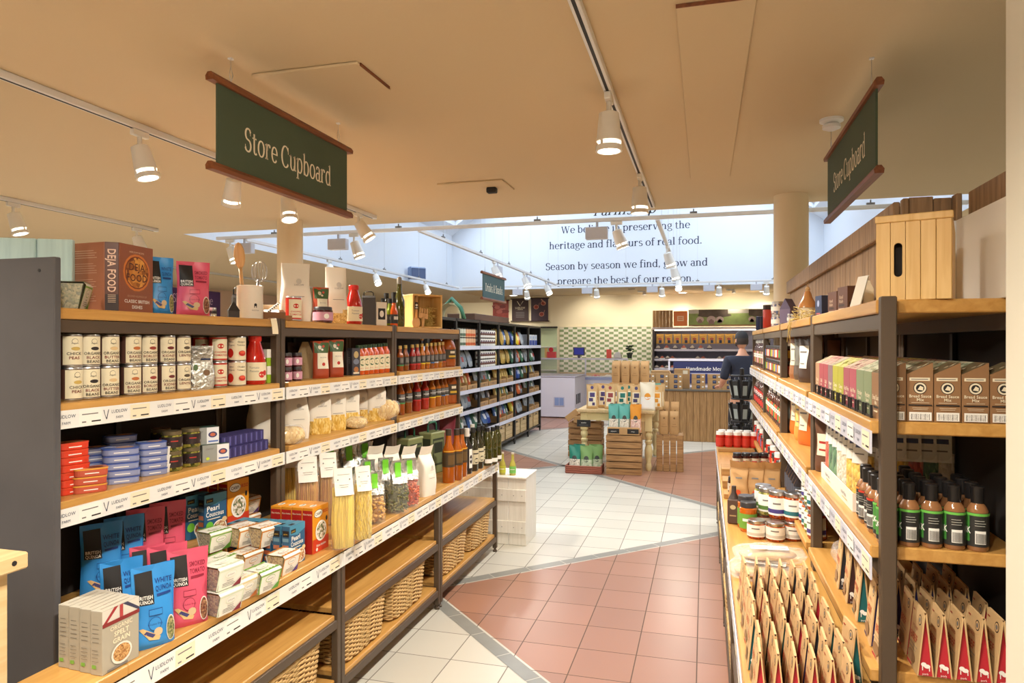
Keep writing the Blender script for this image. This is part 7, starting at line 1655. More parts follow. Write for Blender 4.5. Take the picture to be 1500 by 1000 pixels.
# ---------------------------------------------------------------- right deck beyond the tents
Z = Z4 + .0005
bread = mat('bread', (206, 166, 108), .7, bump=.5, bscale=50, mott=.2, mscale=18)
b = MB(); b.grid(lambda u, v: Vector((.115 * math.cos(2 * PI * u) * math.sin(PI * v) ** .5, .075 * math.sin(2 * PI * u) * math.sin(PI * v) ** .5, .028 - .02 * math.cos(PI * v) + .004 * math.sin(9 * u))), 26, 10, 'bread')
f_ = MB(); f_.grid(lambda u, v: Vector(((.15 + .012 * math.sin(22 * u)) * math.cos(2 * PI * u) * math.sin(PI * v) ** .4, (.1 + .01 * math.sin(31 * u)) * math.sin(2 * PI * u) * math.sin(PI * v) ** .4, .03 - .03 * math.cos(PI * v) + .007 * math.sin(26 * u + 19 * v))), 50, 14, 'clear_film')
l = MB(); l.art(plane((.0, -.02, .062), (1, 0, 0), (0, 1, .12)), [('r', -.07, -.012, .08, .03, 'paper_white'), ('t', 'Flatbread', -.02, .012, .022, C(190, 50, 40)), ('r', .03, .0, .07, .004, 'ink_black')])
FBK = product('flatbread_bag', 'bag', ('bread', b), ('film', f_), ('label', l))
FBK.put((.225, 2.86, Z + .001), R(-8), 'clear bag of flatbread lying behind the tent packs', 'flatbread bags'); FBK.put((.24, 2.9, Z + .06), R(6), 'clear bag of flatbread lying on top of the other one', 'flatbread bags', sc=(.95, .9, .8)); FBK.put((.56, 2.78, ZMR + .002), R(70), 'clear bag of flatbread on the raised shelf beside the kraft packs', 'flatbread bags', sc=(1, 1, 1.3))
chut = specks('chutney', (120, 40, 14), (170, 66, 20), (196, 96, 36), 120, .15, .2)
def sj(lc, content=chut, lid='silver', h=.105, r=.037): return jar(r, h, content, lid, 'paper_white', [('r', -r * 1.9, -h * .25, r * 1.9, -h * .1, lc), ('r', -.016, .008, .016, .014, 'ink_grey')], name='chutney_jar', lidh=.015, lab=(.14, .78))
CJs = [sj(C(70, 60, 130)), sj(C(40, 110, 120)), sj(C(90, 130, 60), specks('pickle', (96, 100, 40), (150, 150, 70), (190, 180, 110), 90, .2, .3)), sj(C(200, 196, 186), h=.085)]
def dk_(K, px, py, lift, rz, label, grp, sc=None):
 p = on_z(px, py, Z4); return K.put((p.x, p.y, Z + lift), R(rz), label, grp, sc=sc)
for k, (px, py) in enumerate(((1108, 787), (1136, 791), (1162, 790))):
 dk_(CJs[3], px, py, 0, -10, 'chutney jar in the bottom row behind the flatbread, %s from the left' % ORD[k], 'chutney jars', (1.12, 1.12, 1.0))
for k, (i, px, py) in enumerate(((2, 1124, 778), (0, 1139, 784), (1, 1162, 788))):
 dk_(CJs[i], px, py, .0855, -10, 'tall chutney jar stacked above the bottom row, %s label band' % ('green', 'violet', 'teal')[k], 'chutney jars', (1.1, 1.1, 1.22))
dk_(CJs[2], 1118, 772, .0855, -10, 'chutney jar stacked at the back, lid just showing', 'chutney jars', (1.1, 1.1, 1.22))
for k, (px, py) in enumerate(((1118, 775), (1144, 778))): dk_(CJs[3], px, py, 0, -10, 'chutney jar in the second row from the flatbread, %s' % ('left', 'right')[k], 'chutney jars', (1.12, 1.12, 1.0))
OJ = jar(.037, .11, C(196, 100, 24, .15, coat=.5), C(60, 58, 60, .4), C(110, 160, 60), [('r', -.02, .0, .02, .01, 'paper_white')], name='orange_jar', lidh=.02, lab=(.12, .62))
for k, (px, py, lf) in enumerate(((1093, 772, 0), (1096, 777, 0), (1104, 770, 0), (1112, 765, 0))):
 dk_(OJ, px, py, lf, -10, 'orange preserve jar with grey lid and green label, %s from the aisle' % ORD[k], 'orange preserve jars', (1.1, 1.1, 1.3 if k else 1.45))
brb = MB(); brb.box(-.028, .028, -.028, .028, 0, .11, C(84, 60, 48, .6), .006); brc = MB(); brc.lathe([(.026, .11), (.012, .135), (.011, .165), (.0001, .166)], C(60, 46, 40, .5), 14); brl = MB(); brl.art(FRONT(.056, .056, .11), [('e', 0, .02, .014, .01, C(200, 180, 140)), ('r', -.016, -.02, .016, -.014, C(170, 140, 100))])
dk_(product('flask_box', 'box', ('box', brb), ('neck', brc), ('label', brl)), 1075, 766, 0, -12, 'brown square flask at the aisle edge of the right deck', None, (1, 1, 1.15))
kb = block_bag(.09, .06, .16, 'kraft', 51, top=.45, flap=.04, name='kraft_bag', art=[('e', 0, -.03, .012, .012, C(206, 80, 40)), ('r', -.015, .03, .015, .036, 'ink_grey')]); kc_ = C(214, 86, 40, .5)
for k, (px, py) in enumerate(((1083, 735), (1106, 736), (1130, 737))):
 dk_(kb, px, py, 0, -12 + 8 * k, 'small kraft bag with pinched top on the right deck, %s from the aisle' % ORD[k], 'kraft bags', (1.2, 1.2, 1.25))
DJ = jar(.036, .08, C(60, 30, 26, .15, coat=.5), C(44, 44, 46, .3), C(190, 180, 160), [('r', -.02, -.01, .02, .004, C(170, 60, 50))], name='relish_jar', lidh=.016, lab=(.15, .62))
sb_m = MB(); sb_.root
for r_, (py, lv) in enumerate(((728, .03), (712, .05), (700, .08))):
 for k in range(5):
  px = 1074 + 13 * k + 3 * r_
  p = on_z(px, py, Z4); DJ.put((p.x, p.y, Z + lv), R(-12), 'dark-lidded relish jar, %s step, %s from the aisle' % (('front', 'middle', 'back')[r_], ORD[k]), 'relish jars', sc=(.86, .86, 1.15))
def steps(y0, y1, x0, x1, h, label):
 b = MB(); b.box(x0, x1 - .01, y0, y1, Z4 + .001, Z4 + h, 'crate_wood', .003); single('display_step', 'display block', b).put((0, 0, 0), 0, label)
pa = [on_z(1074, py, Z4).y for py in (728, 712, 700)]
steps(pa[0] - .06, pa[0] + .07, .11, .415, .0295, 'low wooden step under the front relish jars'); steps(pa[1] - .09, pa[1] + .08, .11, .415, .0495, 'wooden step under the middle relish jars'); steps(pa[2] - .1, pa[2] + .1, .11, .415, .0795, 'wooden step under the back relish jars')
TJ = jar(.036, .1, C(190, 40, 28, .15, coat=.5), C(232, 230, 224, .3), C(196, 50, 36), [], name='tomato_jar', lidh=.022, lab=(.12, .6))
for k in range(5):
 TJ.put((.13 + .07 * k, 6.2, Z + .03), R(-12), 'red tomato sauce jar with white lid at the far end, %s from the aisle' % ORD[k], 'tomato sauce jars', sc=(1, 1, 1.3))
for k in range(4): TJ.put((.15 + .07 * k, 6.32, Z + .03), R(-12), 'red tomato sauce jar in the second row at the far end, %s from the aisle' % ORD[k], 'tomato sauce jars', sc=(1, 1, 1.3))
steps(6.08, 6.42, .11, .415, .0295, 'wooden step under the red tomato sauce jars')
# raised shelf, bays two to four: jars and bottles in rows
Z = ZMR + .0005
for k in range(6):
 CJs[(k * 2) % 3].put((.455, 3.13 + .085 * k, Z), R(-60), 'chutney jar on the raised shelf of the second right bay, %s from the near end' % ORD[k], 'chutney jars', sc=(1.05, 1.05, 1.15))
 if k < 3: CJs[(k + 1) % 3].put((.455, 3.13 + .085 * k, Z + .1215), R(-60), 'chutney jar stacked on the raised shelf of the second right bay, %s' % ORD[k], 'chutney jars', sc=(1.05, 1.05, 1.1))
BW = bottle([(.03, 0), (.033, .005), (.033, .12), (.014, .16), (.013, .2)], C(44, 40, 44, .12, coat=.5), C(120, 120, 126, .3), (.0332, .03, .11, C(70, 76, 90)), [], name='dark_bottle', capprof=[(.0145, .195), (.0145, .225), (.0001, .226)])
for k in range(6): BW.put((.46, 3.68 + .078 * k, Z), R(-60), 'dark bottle on the raised shelf of the second right bay, %s from the near end' % ORD[k], 'dark bottles on the right')
for k in range(11): (TJ, DJ, GJ[4])[k % 3].put((.455, 4.29 + .098 * k, Z), R(-60), 'jar on the raised shelf of the third right bay, %s from the near end' % ORD[k], 'raised shelf jars', sc=(1.05, 1.05, 1.4))
for k in range(10): (TJ, GJ[0], GJ[3])[k % 3].put((.455, 5.49 + .1 * k, Z), R(-60), 'jar on the raised shelf of the farthest right bay, %s from the near end' % ORD[k], 'raised shelf jars', sc=(1.05, 1.05, 1.4))
# baskets under the right deck
for k, y in enumerate((2.5, 3.33, 3.9, 4.53, 5.1, 5.73)):
 WB.put((.275, y, Z6 + .002), 0, 'wicker basket under the right deck, %s from the near end' % ORD[k], 'wicker baskets on the right')

# ---------------------------------------------------------------- black snack gondola in the middle
XM = -3.0
YM = [6.32, 7.24, 8.16, 9.09, 10.02, 10.95, 11.86, 12.78]
ZM5 = (1.61, 1.31, 1.03, .76, .44)
def black_bay(L, loc, label):
 t = thing('snack_bay', label, 'shelving unit', loc, 0, 'black snack shelving bays')
 for y in (.003, L - .028):
  a = MB(); a.box(-.03, 0, y, y + .025, .03, 1.97, 'black_steel'); a.lathe([(.013, 0), (.013, .03)], 'black_steel', 10, -.015, y + .0125); a.build('front_post', t)
 for z in ZM5:
  a = MB(); a.box(-.4, -.031, .004, L - .004, z - .02, z, 'black_steel', .002); a.box(-.031, -.0, .03, L - .03, z - .02, z, 'black_steel'); so = a.build('shelf', t)
  b = MB(); b.box(.001, .005, .008, L - .008, z - .042, z + .01, 'strip_lilac'); b.build('price_strip', so)
 a = MB(); a.box(-.4, -.0, .004, L - .004, .1, .125, 'black_steel', .002); a.build('bottom_shelf', t)
 a = MB(); a.box(-.41, -.401, .002, L - .002, .05, 1.97, 'black_back'); a.build('back_panel', t)
 a = MB(); a.box(-.4, 0, .004, L - .004, 1.935, 1.97, 'black_steel', .002); a.build('top_shelf', t)
 return t
for k in range(7): black_bay(YM[k + 1] - YM[k], (XM, YM[k], 0), 'black steel snack shelving bay, %s from the far end' % ORD[6 - k])
b = MB(); b.box(-3.41, -3.0, 12.785, 12.8, .05, 1.97, 'black_back', .002); single('end_panel', 'panel', b).put((0, 0, 0), 0, 'black end panel closing the far end of the snack shelves')
b = MB(); b.box(-3.41, -3.01, 8.9, 10.6, 1.972, 2.06, C(96, 66, 48, .6), .004); single('flat_box', 'box', b).put((0, 0, 0), 0, 'long flat brown box lying on top of the snack shelves')
bg = MB(); bg.grid(lambda u, v: Vector((.12 * math.cos(PI * (1 - u)), .04 * math.sin(2 * PI * v), .001 + .17 * math.sin(PI * u) ** .8 * (1 - .25 * abs(math.cos(2 * PI * v))))), 16, 10, C(216, 206, 160, .6)); hn = MB(); hn.tube([(-.14, 0, .0), (-.1, 0, .11), (0, 0, .2), (.1, 0, .11), (.14, 0, 0)], .018, C(70, 130, 100, .5), 8)
pg_ = on_x(662, 470, -3.2); product('shopping_bag', 'bag', ('bag', bg), ('handles', hn)).put((-3.2, pg_.y, 1.971), R(-20), 'cream bag with green handles on top of the snack shelves', sc=(1.5, 1.5, 1.35))
# crisps and snacks: lying-back pillow bags, tins and shelf boxes
def pillow(c, c2, seed):
 rn = random.Random(seed); w, h, d = .17, .23, .07
 f = lambda u, v, s_: Vector(((u - .5) * w * (1 - .1 * math.sin(PI * v)), s_ * d / 2 * (math.sin(PI * u) * math.sin(PI * min(1, v * 1.0))) ** .55, v * h + .006 * math.sin(9 * u + rn.random())))
 b = MB(); mf = lambda u, v: c2 if (.3 < v < .62 and .2 < u < .8) else ('paper_white' if .66 < v < .74 and .25 < u < .75 else c)
 b.grid(lambda u, v: f(u, v, -1), 9, 10, mf); b.grid(lambda u, v: f(1 - u, v, 1), 9, 8, c)
 return single('crisp_bag', 'snack bag', b)
cc_ = lambda *t: C(*t, .35)
PIL = [pillow(cc_(196, 160, 76), cc_(224, 196, 120), 1), pillow(cc_(60, 100, 160), cc_(220, 224, 230), 2), pillow(cc_(170, 176, 180), cc_(120, 130, 140), 3), pillow(cc_(70, 120, 90), cc_(230, 230, 220), 4), pillow(cc_(226, 200, 40), cc_(240, 228, 150), 5), pillow(cc_(220, 100, 40), cc_(240, 200, 160), 6), pillow(cc_(150, 160, 170), cc_(180, 60, 50), 7), pillow(cc_(60, 56, 66), cc_(190, 180, 180), 8), pillow(cc_(40, 70, 150), cc_(150, 170, 220), 9)]
sbx = MB(); sbx.prism([(0, -.19, 0), (0, .19, 0), (0, .19, .07), (0, -.19, .07)], (-.006, 0, 0), 'kraft'); sbx.box(-.25, -.006, -.19, -.184, 0, .1, 'kraft'); sbx.box(-.25, -.006, .184, .19, 0, .1, 'kraft'); sbx.box(-.25, -.244, -.184, .184, 0, .15, 'kraft'); sbx.box(-.244, -.006, -.184, .184, 0, .004, 'kraft')
sbl = MB(); sbl.art(plane((0, 0, .035), (0, 1, 0), (0, 0, 1)), [('r', -.15, -.02, .15, .02, C(160, 124, 84)), ('e', 0, 0, .02, .016, C(110, 80, 60))])
SBX = product('shelf_box', 'box', ('box', sbx), ('print', sbl))
nt = jar(.04, .12, C(150, 130, 100, .3), C(60, 60, 60), 'paper_white', [('r', -.05, -.02, .05, .01, C(110, 70, 60)), ('e', 0, .018, .014, .012, C(90, 60, 90))], name='nut_tub', lidh=.012, lab=(.06, .9)); nt2 = jar(.04, .12, C(80, 96, 80, .3), C(60, 70, 66), C(210, 214, 200), [('r', -.06, -.04, .06, -.005, C(90, 110, 90))], name='nut_tub', lidh=.012, lab=(.06, .9)); nt3 = jar(.04, .12, C(206, 110, 60, .3), C(80, 66, 60), C(226, 180, 140), [('r', -.06, -.04, .06, -.005, C(206, 96, 50))], name='nut_tub', lidh=.012, lab=(.06, .9))
kt = carton(.17, .1, .2, C(226, 230, 236, .4), {'f': [('r', -.085, -.1, .085, .0, C(60, 84, 170)), ('e', 0, .05, .04, .03, C(170, 190, 226))]}, name='blue_pack')
lvn = ('top', 'second', 'third', 'fourth', 'fifth')
def crisp(ids, bay_, lv, n, lean=18, sc=1.0):
 y0, y1 = YM[bay_] + .05, YM[bay_ + 1] - .05
 for k in range(n):
  y = y0 + (y1 - y0) * (k + .5) / n
  PIL[ids[k % len(ids)]].put((-3.085 - .02 * (k % 2), y, ZM5[lv] + .022), 0, 'leaning snack bag, %s shelf, %s black bay from the far end, %s' % (lvn[lv], ORD[6 - bay_], ORD[k]), 'snack bags', rot=(R(-lean), R(random.uniform(-4, 4)), R(90)), sc=(min(sc * 1.15, (.82 / n - .012) / .17), sc * 1.1, sc * 1.02))
def boxed(ids, bay_, lv, n):
 y0, y1 = YM[bay_], YM[bay_ + 1]
 for q in (0, 1):
  SBX.put((-3.02, y0 + (y1 - y0) * (.27 + .46 * q), ZM5[lv] + .001), 0, 'brown shelf box of snacks, %s shelf, %s black bay from the far end, %s' % (lvn[lv], ORD[6 - bay_], ('nearer', 'farther')[q]), 'shelf boxes')
 for k in range(n):
  y = y0 + .09 + (y1 - y0 - .18) * (k + .5) / n
  if abs(y - (y0 + y1) / 2) < .03: y += .05
  PIL[ids[k % len(ids)]].put((-3.1, y, ZM5[lv] + .03), 0, 'boxed snack bag, %s shelf, %s black bay from the far end, %s' % (lvn[lv], ORD[6 - bay_], ORD[k]), 'snack bags', rot=(R(-14), R(random.uniform(-4, 4)), R(90)), sc=(min(.85, ((y1 - y0 - .18) / n - .01) / .17), .8, .92))
def tubs(Ks, bay_, lv, rows=2, n=8):
 y0, y1 = YM[bay_] + .06, YM[bay_ + 1] - .06
 for l_ in range(rows):
  for k in range(n):
   Ks[(k * 2) // n % len(Ks)].put((-3.07, y0 + (y1 - y0) * (k + .5) / n, ZM5[lv] + .001 + .121 * l_), R(60), 'nut tub, %s shelf, %s black bay from far end, %s row, %s' % (lvn[lv], ORD[6 - bay_], ('lower', 'upper')[l_], ORD[k]), 'nut tubs')
tubs([nt2, nt3], 2, 0); crisp([2, 2, 6], 2, 1, 5); boxed([0, 5], 2, 2, 6); crisp([2, 6], 2, 3, 4); crisp([2, 1, 3], 2, 4, 5)
tubs([nt], 3, 0); tubs([nt], 3, 1); boxed([2, 3, 6], 3, 2, 5); boxed([7, 2], 3, 3, 3); crisp([3, 2, 1, 8, 1], 3, 4, 4, 30, 1.15)
crisp([0, 0, 0, 1], 4, 0, 5, 12, 1.05); crisp([0, 3, 0, 0], 4, 1, 5, 12, 1.0); boxed([0], 4, 2, 6); boxed([0, 3], 4, 3, 6); boxed([1, 3, 5, 6], 4, 4, 6)
crisp([8, 3, 4, 5, 2], 5, 0, 5); crisp([3, 2, 6, 5], 5, 1, 5); crisp([3, 2, 8, 1], 5, 2, 5); crisp([7, 2, 5, 6], 5, 3, 4); crisp([4, 5, 2, 2], 5, 4, 4)
for k in range(4): kt.put((-3.1, YM[6] + .13 + .2 * k, ZM5[0] + .001), R(90), 'white and blue pack on the top shelf of the farthest black bay, %s' % ORD[k], 'blue packs')
crisp([2, 6, 3, 6], 6, 1, 4); boxed([2, 4], 6, 2, 5); boxed([2, 3], 6, 3, 5); boxed([2, 2], 6, 4, 5)
# pale wooden boxes on the bottom shelf
pbm = 'pale_wood'
bk2 = MB(); x0, x1, y0, y1 = -.33, 0, -.19, .19
for z in range(4): bk2.box(-.012, 0, y0, y1, .07 * z, .07 * z + .064, pbm, .002)
bk2.box(x0, -.012, y0, y0 + .012, 0, .274, pbm); bk2.box(x0, -.012, y1 - .012, y1, 0, .274, pbm); bk2.box(x0, x0 + .012, y0 + .012, y1 - .012, 0, .274, pbm); bk2.box(x0 + .012, -.012, y0 + .012, y1 - .012, 0, .01, pbm)
bkh = MB(); bkh.box(.0, .001, -.05, .05, .22, .245, 'ink_black')
BKX = product('wooden_box', 'box', ('box', bk2), ('hand_hole', bkh))
for k in range(8):
 BKX.put((-3.035, YM[3] + .24 + .455 * k + .01 * (k // 2), .126), 0, 'pale slatted wooden box under the snack shelves, %s from the near end' % ORD[k], 'pale wooden boxes', sc=(1, 1, .92))
# ---------------------------------------------------------------- white crate stand with two bottles
t = thing('white_crate', 'white-painted wooden crate standing on end beyond the left shelves', 'crate', (-1.7, 5.62, 0))
for k, (x0, x1) in enumerate(((-.3, -.152), (-.148, .0), (.004, .148), (.152, .3))):
 a = MB(); a.box(x0, x1, -.18, -.165, .001, .545, 'white_boards', .003); a.build('front_board', t)
for z in (.36, .1):
 a = MB(); a.box(-.3, .3, -.2, -.181, z, z + .1, 'white_boards', .003)
 for x in (-.26, -.2, .1, .2, .27): a.cyl((x, -.2, z + .05), (x, -.2012, z + .05), .004, 'ink_grey', 6)
 a.build('cross_board', t)
for y0, y1 in ((-.2, -.08), (-.075, .05), (.055, .18)):
 a = MB(); a.box(-.305, .305, y0, y1, .546, .562, 'white_boards', .003); a.build('top_board', t)
for x in (-.3, .285):
 a = MB(); a.box(x, x + .015, -.164, .17, .001, .545, 'white_boards', .002); a.build('side_board', t)
LM = [bottle([(.026, 0), (.028, .004), (.028, .09), (.024, .11), (.013, .14), (.011, .2)], C(206, 196, 90, .1, coat=.5, trans=.3), C(210, 200, 180, .35), (.0282, .02, .085, lc), [('r', -.02, .0, .02, .006, 'paper_white')], name='lemonade_bottle', capprof=[(.013, .195), (.013, .21), (.0001, .211)], n=16) for lc in (C(196, 196, 60), C(120, 190, 90))]
for k, (px, l) in enumerate(((736, 'small lemonade bottle with yellow label on the white crate'), (751, 'small lemonade bottle with green label on the white crate'))):
 x = -1.6 + .08 * k; p = on_y(px, 700, 5.5); LM[k].put((p.x, 5.5, .5625), R(10), l, sc=S(.211, 33, px, p.x, .4))
AL = bottle([(.026, 0), (.028, .004), (.028, .09), (.024, .11), (.013, .14), (.011, .2)], C(190, 100, 50, .1, coat=.5), 'ink_grey', (.0282, .02, .085, 'paper_white'), [], name='lemonade_bottle', capprof=[(.013, .195), (.013, .21), (.0001, .211)], n=16)
for k, px in enumerate((715, 720)): p = on_y(px, 700, 5.5); AL.put((p.x, 5.5 + .06 * k, .5625), R(10), 'amber bottle on the white crate behind the shelf post, %s' % ('left', 'right')[k], 'amber lemonade bottles')
# ---------------------------------------------------------------- centre display: table, slatted crates, packs
def slat_crate(w, d, h, n, m_='crate_dark', upright=False):
 parts = []
 t_ = .012
 def add(nm, *a):
  b = MB(); b.box(*a, m_, .002); parts.append((nm, b))
 if not upright:
  sh = h / n
  for k in range(n):
   z0, z1 = sh * k + .004, sh * (k + 1) - .008
   add('slat', -w / 2, w / 2, -d / 2, -d / 2 + t_, z0, z1); add('slat', -w / 2, w / 2, d / 2 - t_, d / 2, z0, z1); add('slat', -w / 2, -w / 2 + t_, -d / 2 + t_ + .001, d / 2 - t_ - .001, z0, z1); add('slat', w / 2 - t_, w / 2, -d / 2 + t_ + .001, d / 2 - t_ - .001, z0, z1)
  for sx in (-1, 1):
   for sy in (-1, 1): add('corner_post', sx * (w / 2 - t_ - .013) - .012, sx * (w / 2 - t_ - .013) + .012, sy * (d / 2 - t_ - .013) - .012, sy * (d / 2 - t_ - .013) + .012, 0.001, h - .004)
  add('floor_board', -w / 2 + t_, w / 2 - t_, -d / 2 + t_, d / 2 - t_, .012, .02)
 else:
  sw = w / n
  for k in range(n):
   add('slat', -w / 2 + sw * k + .004, -w / 2 + sw * (k + 1) - .008, -d / 2, -d / 2 + t_, .001, h); add('slat', w / 2 - t_, w / 2, -d / 2 + t_ + .002 + (d - .03) * k / n, -d / 2 + t_ + (d - .03) * (k + .8) / n, .001, h); add('slat', -w / 2, -w / 2 + t_, -d / 2 + t_ + .002 + (d - .03) * k / n, -d / 2 + t_ + (d - .03) * (k + .8) / n, .001, h)
  add('end_board', -w / 2 + t_, w / 2 - t_, -d / 2 + t_, d / 2 - t_, h - .03, h - .015); add('end_board', -w / 2 + t_, w / 2 - t_, -d / 2 + t_, d / 2 - t_, .01, .025)
 return parts
CRT = product('slatted_crate', 'crate', *slat_crate(.44, .34, .25, 3)); CRT.put((-.985, 8.88, 0), R(3), 'slatted wooden crate on the floor at the front of the centre display, lower', 'slatted crates'); CRT.put((-.985, 8.88, .2505), R(2), 'slatted wooden crate at the front of the centre display, upper', 'slatted crates')
CRT.put((-1.68, 10.1, .0), R(0), 'slatted wooden crate at the left of the centre display, lower', 'slatted crates', sc=(1.1, 1, 1)); CRT.put((-1.68, 10.1, .2505), R(2), 'slatted wooden crate at the left of the centre display, upper', 'slatted crates', sc=(1.1, 1, 1))
CRU = product('slatted_crate', 'crate', *slat_crate(.34, .42, .47, 4, 'crate_dark', True)); CRU.put((-.44, 9.3, 0), R(3), 'slatted wooden crate on end at the right of the centre display', 'slatted crates')
t = thing('display_table', 'cream farmhouse table with turned legs under the centre display', 'table', (-1.12, 9.72, 0))
a = MB(); a.box(-.5, .5, -.72, .75, .745, .785, 'pale_wood', .006); a.build('table_top', t)
cream = C(226, 206, 150, .5)
a = MB(); a.box(-.44, .44, -.66, -.64, .64, .744, cream); a.box(-.44, .44, .66, .68, .64, .744, cream); a.box(-.44, -.42, -.639, .659, .64, .744, cream); a.box(.42, .44, -.639, .659, .64, .744, cream); a.build('apron', t)
leg = [(.03, 0), (.036, .02), (.042, .06), (.03, .1), (.034, .11), (.03, .12), (.05, .2), (.05, .27), (.034, .34), (.045, .36), (.045, .385), (.03, .4), (.046, .44), (.048, .47), (.034, .5), (.034, .51)]
for sx, sy in ((-.42, -.62), (.42, -.62), (-.42, .64), (.42, .64)):
 a = MB(); a.lathe(leg, cream, 20, sx, sy); a.box(sx - .045, sx + .045, sy - .045, sy + .045, .51, .744, cream, .004); a.build('leg', t)
a = MB(); a.box(-.2, .2, -.03, .03, 0, .09, 'kraft', .002); al = MB(); al.art(FRONT(.4, .06, .09), [('r', -.19, -.03, -.05, .03, 'ink_black'), ('r', .05, -.03, .19, .03, 'ink_black'), ('t', 'popcorn', -.12, 0, .02, 'paper_white'), ('t', 'crisps', .12, 0, .02, 'paper_white')])
product('price_board', 'sign', ('board', a), ('cards', al)).put((-.985, 8.76, .501), R(2), 'kraft board with two black price cards on the front crate')
a = MB(); a.box(-.09, .09, -.004, .004, 0, .09, 'ink_black', .001); al = MB(); al.art(FRONT(.18, .008, .09), [('t', 'snacks', 0, .01, .026, 'paper_white'), ('r', -.06, -.025, .06, -.02, 'ink_grey')])
product('price_card', 'sign', ('card', a), ('print', al)).put((-1.54, 9.045, .55), 0, 'black price card fixed to the left table leg')
def crisp_pouch(c, low, dot='ink_black'):
 w, h, d = .15, .27, .08; f = pouch_surf(w, h, d)
 return pouch(w, h, d, C(*c, .4), [('r', -w * .47, -h * .48, w * .47, -h * .02, low), ('e', 0, .0, .032, .032, C(64, 70, 66) if dot == 'ink_black' else dot)], name='crisp_pouch')
popw = specks('popcorn', (206, 196, 176), (226, 220, 204), (236, 230, 214), 60, .5, .4); popp = specks('popcorn_pink', (214, 170, 160), (226, 190, 176), (236, 214, 200), 60, .5, .4); leafy = specks('crisp_green', (170, 186, 150), (200, 208, 180), (220, 222, 200), 40, .5, .3)
TEAL, ORNG, GRNP, TEA2 = crisp_pouch((96, 176, 166), popw), crisp_pouch((226, 150, 50), popp), crisp_pouch((120, 160, 96), leafy), crisp_pouch((40, 130, 112), popw)
for K, x, l in ((TEAL, -1.12, 'teal topped popcorn pouch on the front crate, left'), (TEAL, -.985, 'teal topped popcorn pouch on the front crate, middle'), (ORNG, -.845, 'orange topped popcorn pouch on the front crate')):
 K.put((x, 8.86, .52), R(8), l, 'popcorn pouches', sc=(.9, .9, 1.3))
for k in range(3): (TEAL, TEAL, ORNG)[k].put((-1.12 + .137 * k, 8.97, .52), R(8), 'popcorn pouch in the second row of the front crate, %s' % ORD[k], 'popcorn pouches', sc=(.9, .9, 1.3))
red_c = C(150, 84, 66, .7)
t = thing('low_basket', 'low red-brown woven tray on the floor before the centre display', 'basket', (-1.48, 8.78, 0))
a = MB(); a.box(-.23, .23, -.13, -.118, 0, .1, red_c, .003); a.box(-.23, .23, .118, .13, 0, .1, red_c, .003); a.box(-.23, -.218, -.118, .118, 0, .1, red_c); a.box(.218, .23, -.118, .118, 0, .1, red_c); a.box(-.218, .218, -.118, .118, 0, .01, red_c); a.build('tray', t)
a = MB()
for z in (.02, .045, .07, .095): a.tube([(-.232 + .0232 * q, -.132 - .004 * (q % 2), z) for q in range(21)], .007, C(166, 98, 78, .7), 4)
a.build('weave', t)
for K, x, y, rz, l in ((TEA2, -1.6, 8.74, -6, 'green-teal crisp pouch in the low woven tray, left'), (GRNP, -1.45, 8.73, 2, 'green crisp pouch in the middle of the low woven tray'), (GRNP, -1.33, 8.8, 14, 'leafy green crisp pouch at the right of the low woven tray'), (TEA2, -1.56, 8.84, -10, 'green-teal crisp pouch in the back of the low tray'), (GRNP, -1.36, 8.87, 8, 'green crisp pouch in the back of the low tray')):
 K.put((x, y, .012), R(rz), l, 'crisp pouches', sc=(1.05, 1, 1.25))
KP = {}
for nm, cc3 in (('violet', (70, 56, 110)), ('red', (150, 60, 60)), ('teal', (20, 110, 100)), ('navy', (66, 60, 100)), ('amber', (226, 150, 40))):
 h = .26; w = .13
 KP[nm] = pouch(w, h, .075, 'kraft_light', [('r', -w * .36, -h * .38, w * .36, h * .2, 'paper_cream'), ('r', -w * .2, -h * .02, w * .26, h * .16, C(*cc3)), ('r', -w * .28, -h * .2, w * .1, -h * .06, C(*cc3)), ('r', w * .02, -h * .36, w * .26, -h * .24, C(*cc3)), ('e', 0, h * .36, .018, .018, C(*cc3))], name='kraft_pouch')
for k, (nm, x) in enumerate((('violet', -1.44), ('red', -1.2), ('teal', -1.04), ('navy', -.86), ('violet', -1.32), ('amber', -.6))):
 KP[nm].put((x, 9.12 if k < 4 else (9.3 if k == 4 else 9.2), .7855), R(6), 'kraft snack pouch with %s print on the table%s' % (nm, (', front', ', front', ', front', ', front', ', behind the first', ', right behind the orange bag')[k]), 'kraft pouches', sc=(1.15, 1, 1.25))
for k in range(5): KP[('red', 'navy', 'teal', 'violet', 'red')[k]].put((-1.38 + .2 * k, 9.34, .7855), R(6), 'kraft snack pouch in the second row on the table, %s from the left' % ORD[k], 'kraft pouches', sc=(1.15, 1, 1.25))
obag = crisp_pouch((236, 226, 200), 'paper_white', C(226, 150, 40)); obag.put((-.71, 9.07, .7855), R(4), 'white snack bag with an orange patch on the table corner', None, sc=(1.3, 1.1, 1.35)); TEAL.put((-.62, 9.3, .7855), R(40), 'teal edged bag behind the white one on the table corner', 'popcorn pouches', sc=(1.1, 1, 1.25))
a = MB(); a.box(-.27, .27, -.2, .2, 0, .32, 'crate_wood', .004); single('wooden_tray', 'display block', a).put((-1.0, 9.8, .7855), 0, 'wooden stand in the middle of the table under the kraft bags')
tk = block_bag(.115, .08, .3, 'kraft', 61, top=.82, name='kraft_bag', art=[('r', -.035, -.05, .035, -.045, C(140, 100, 60)), ('r', -.02, -.02, .02, -.016, C(140, 100, 60)), ('e', 0, .06, .012, .012, C(120, 86, 50))])
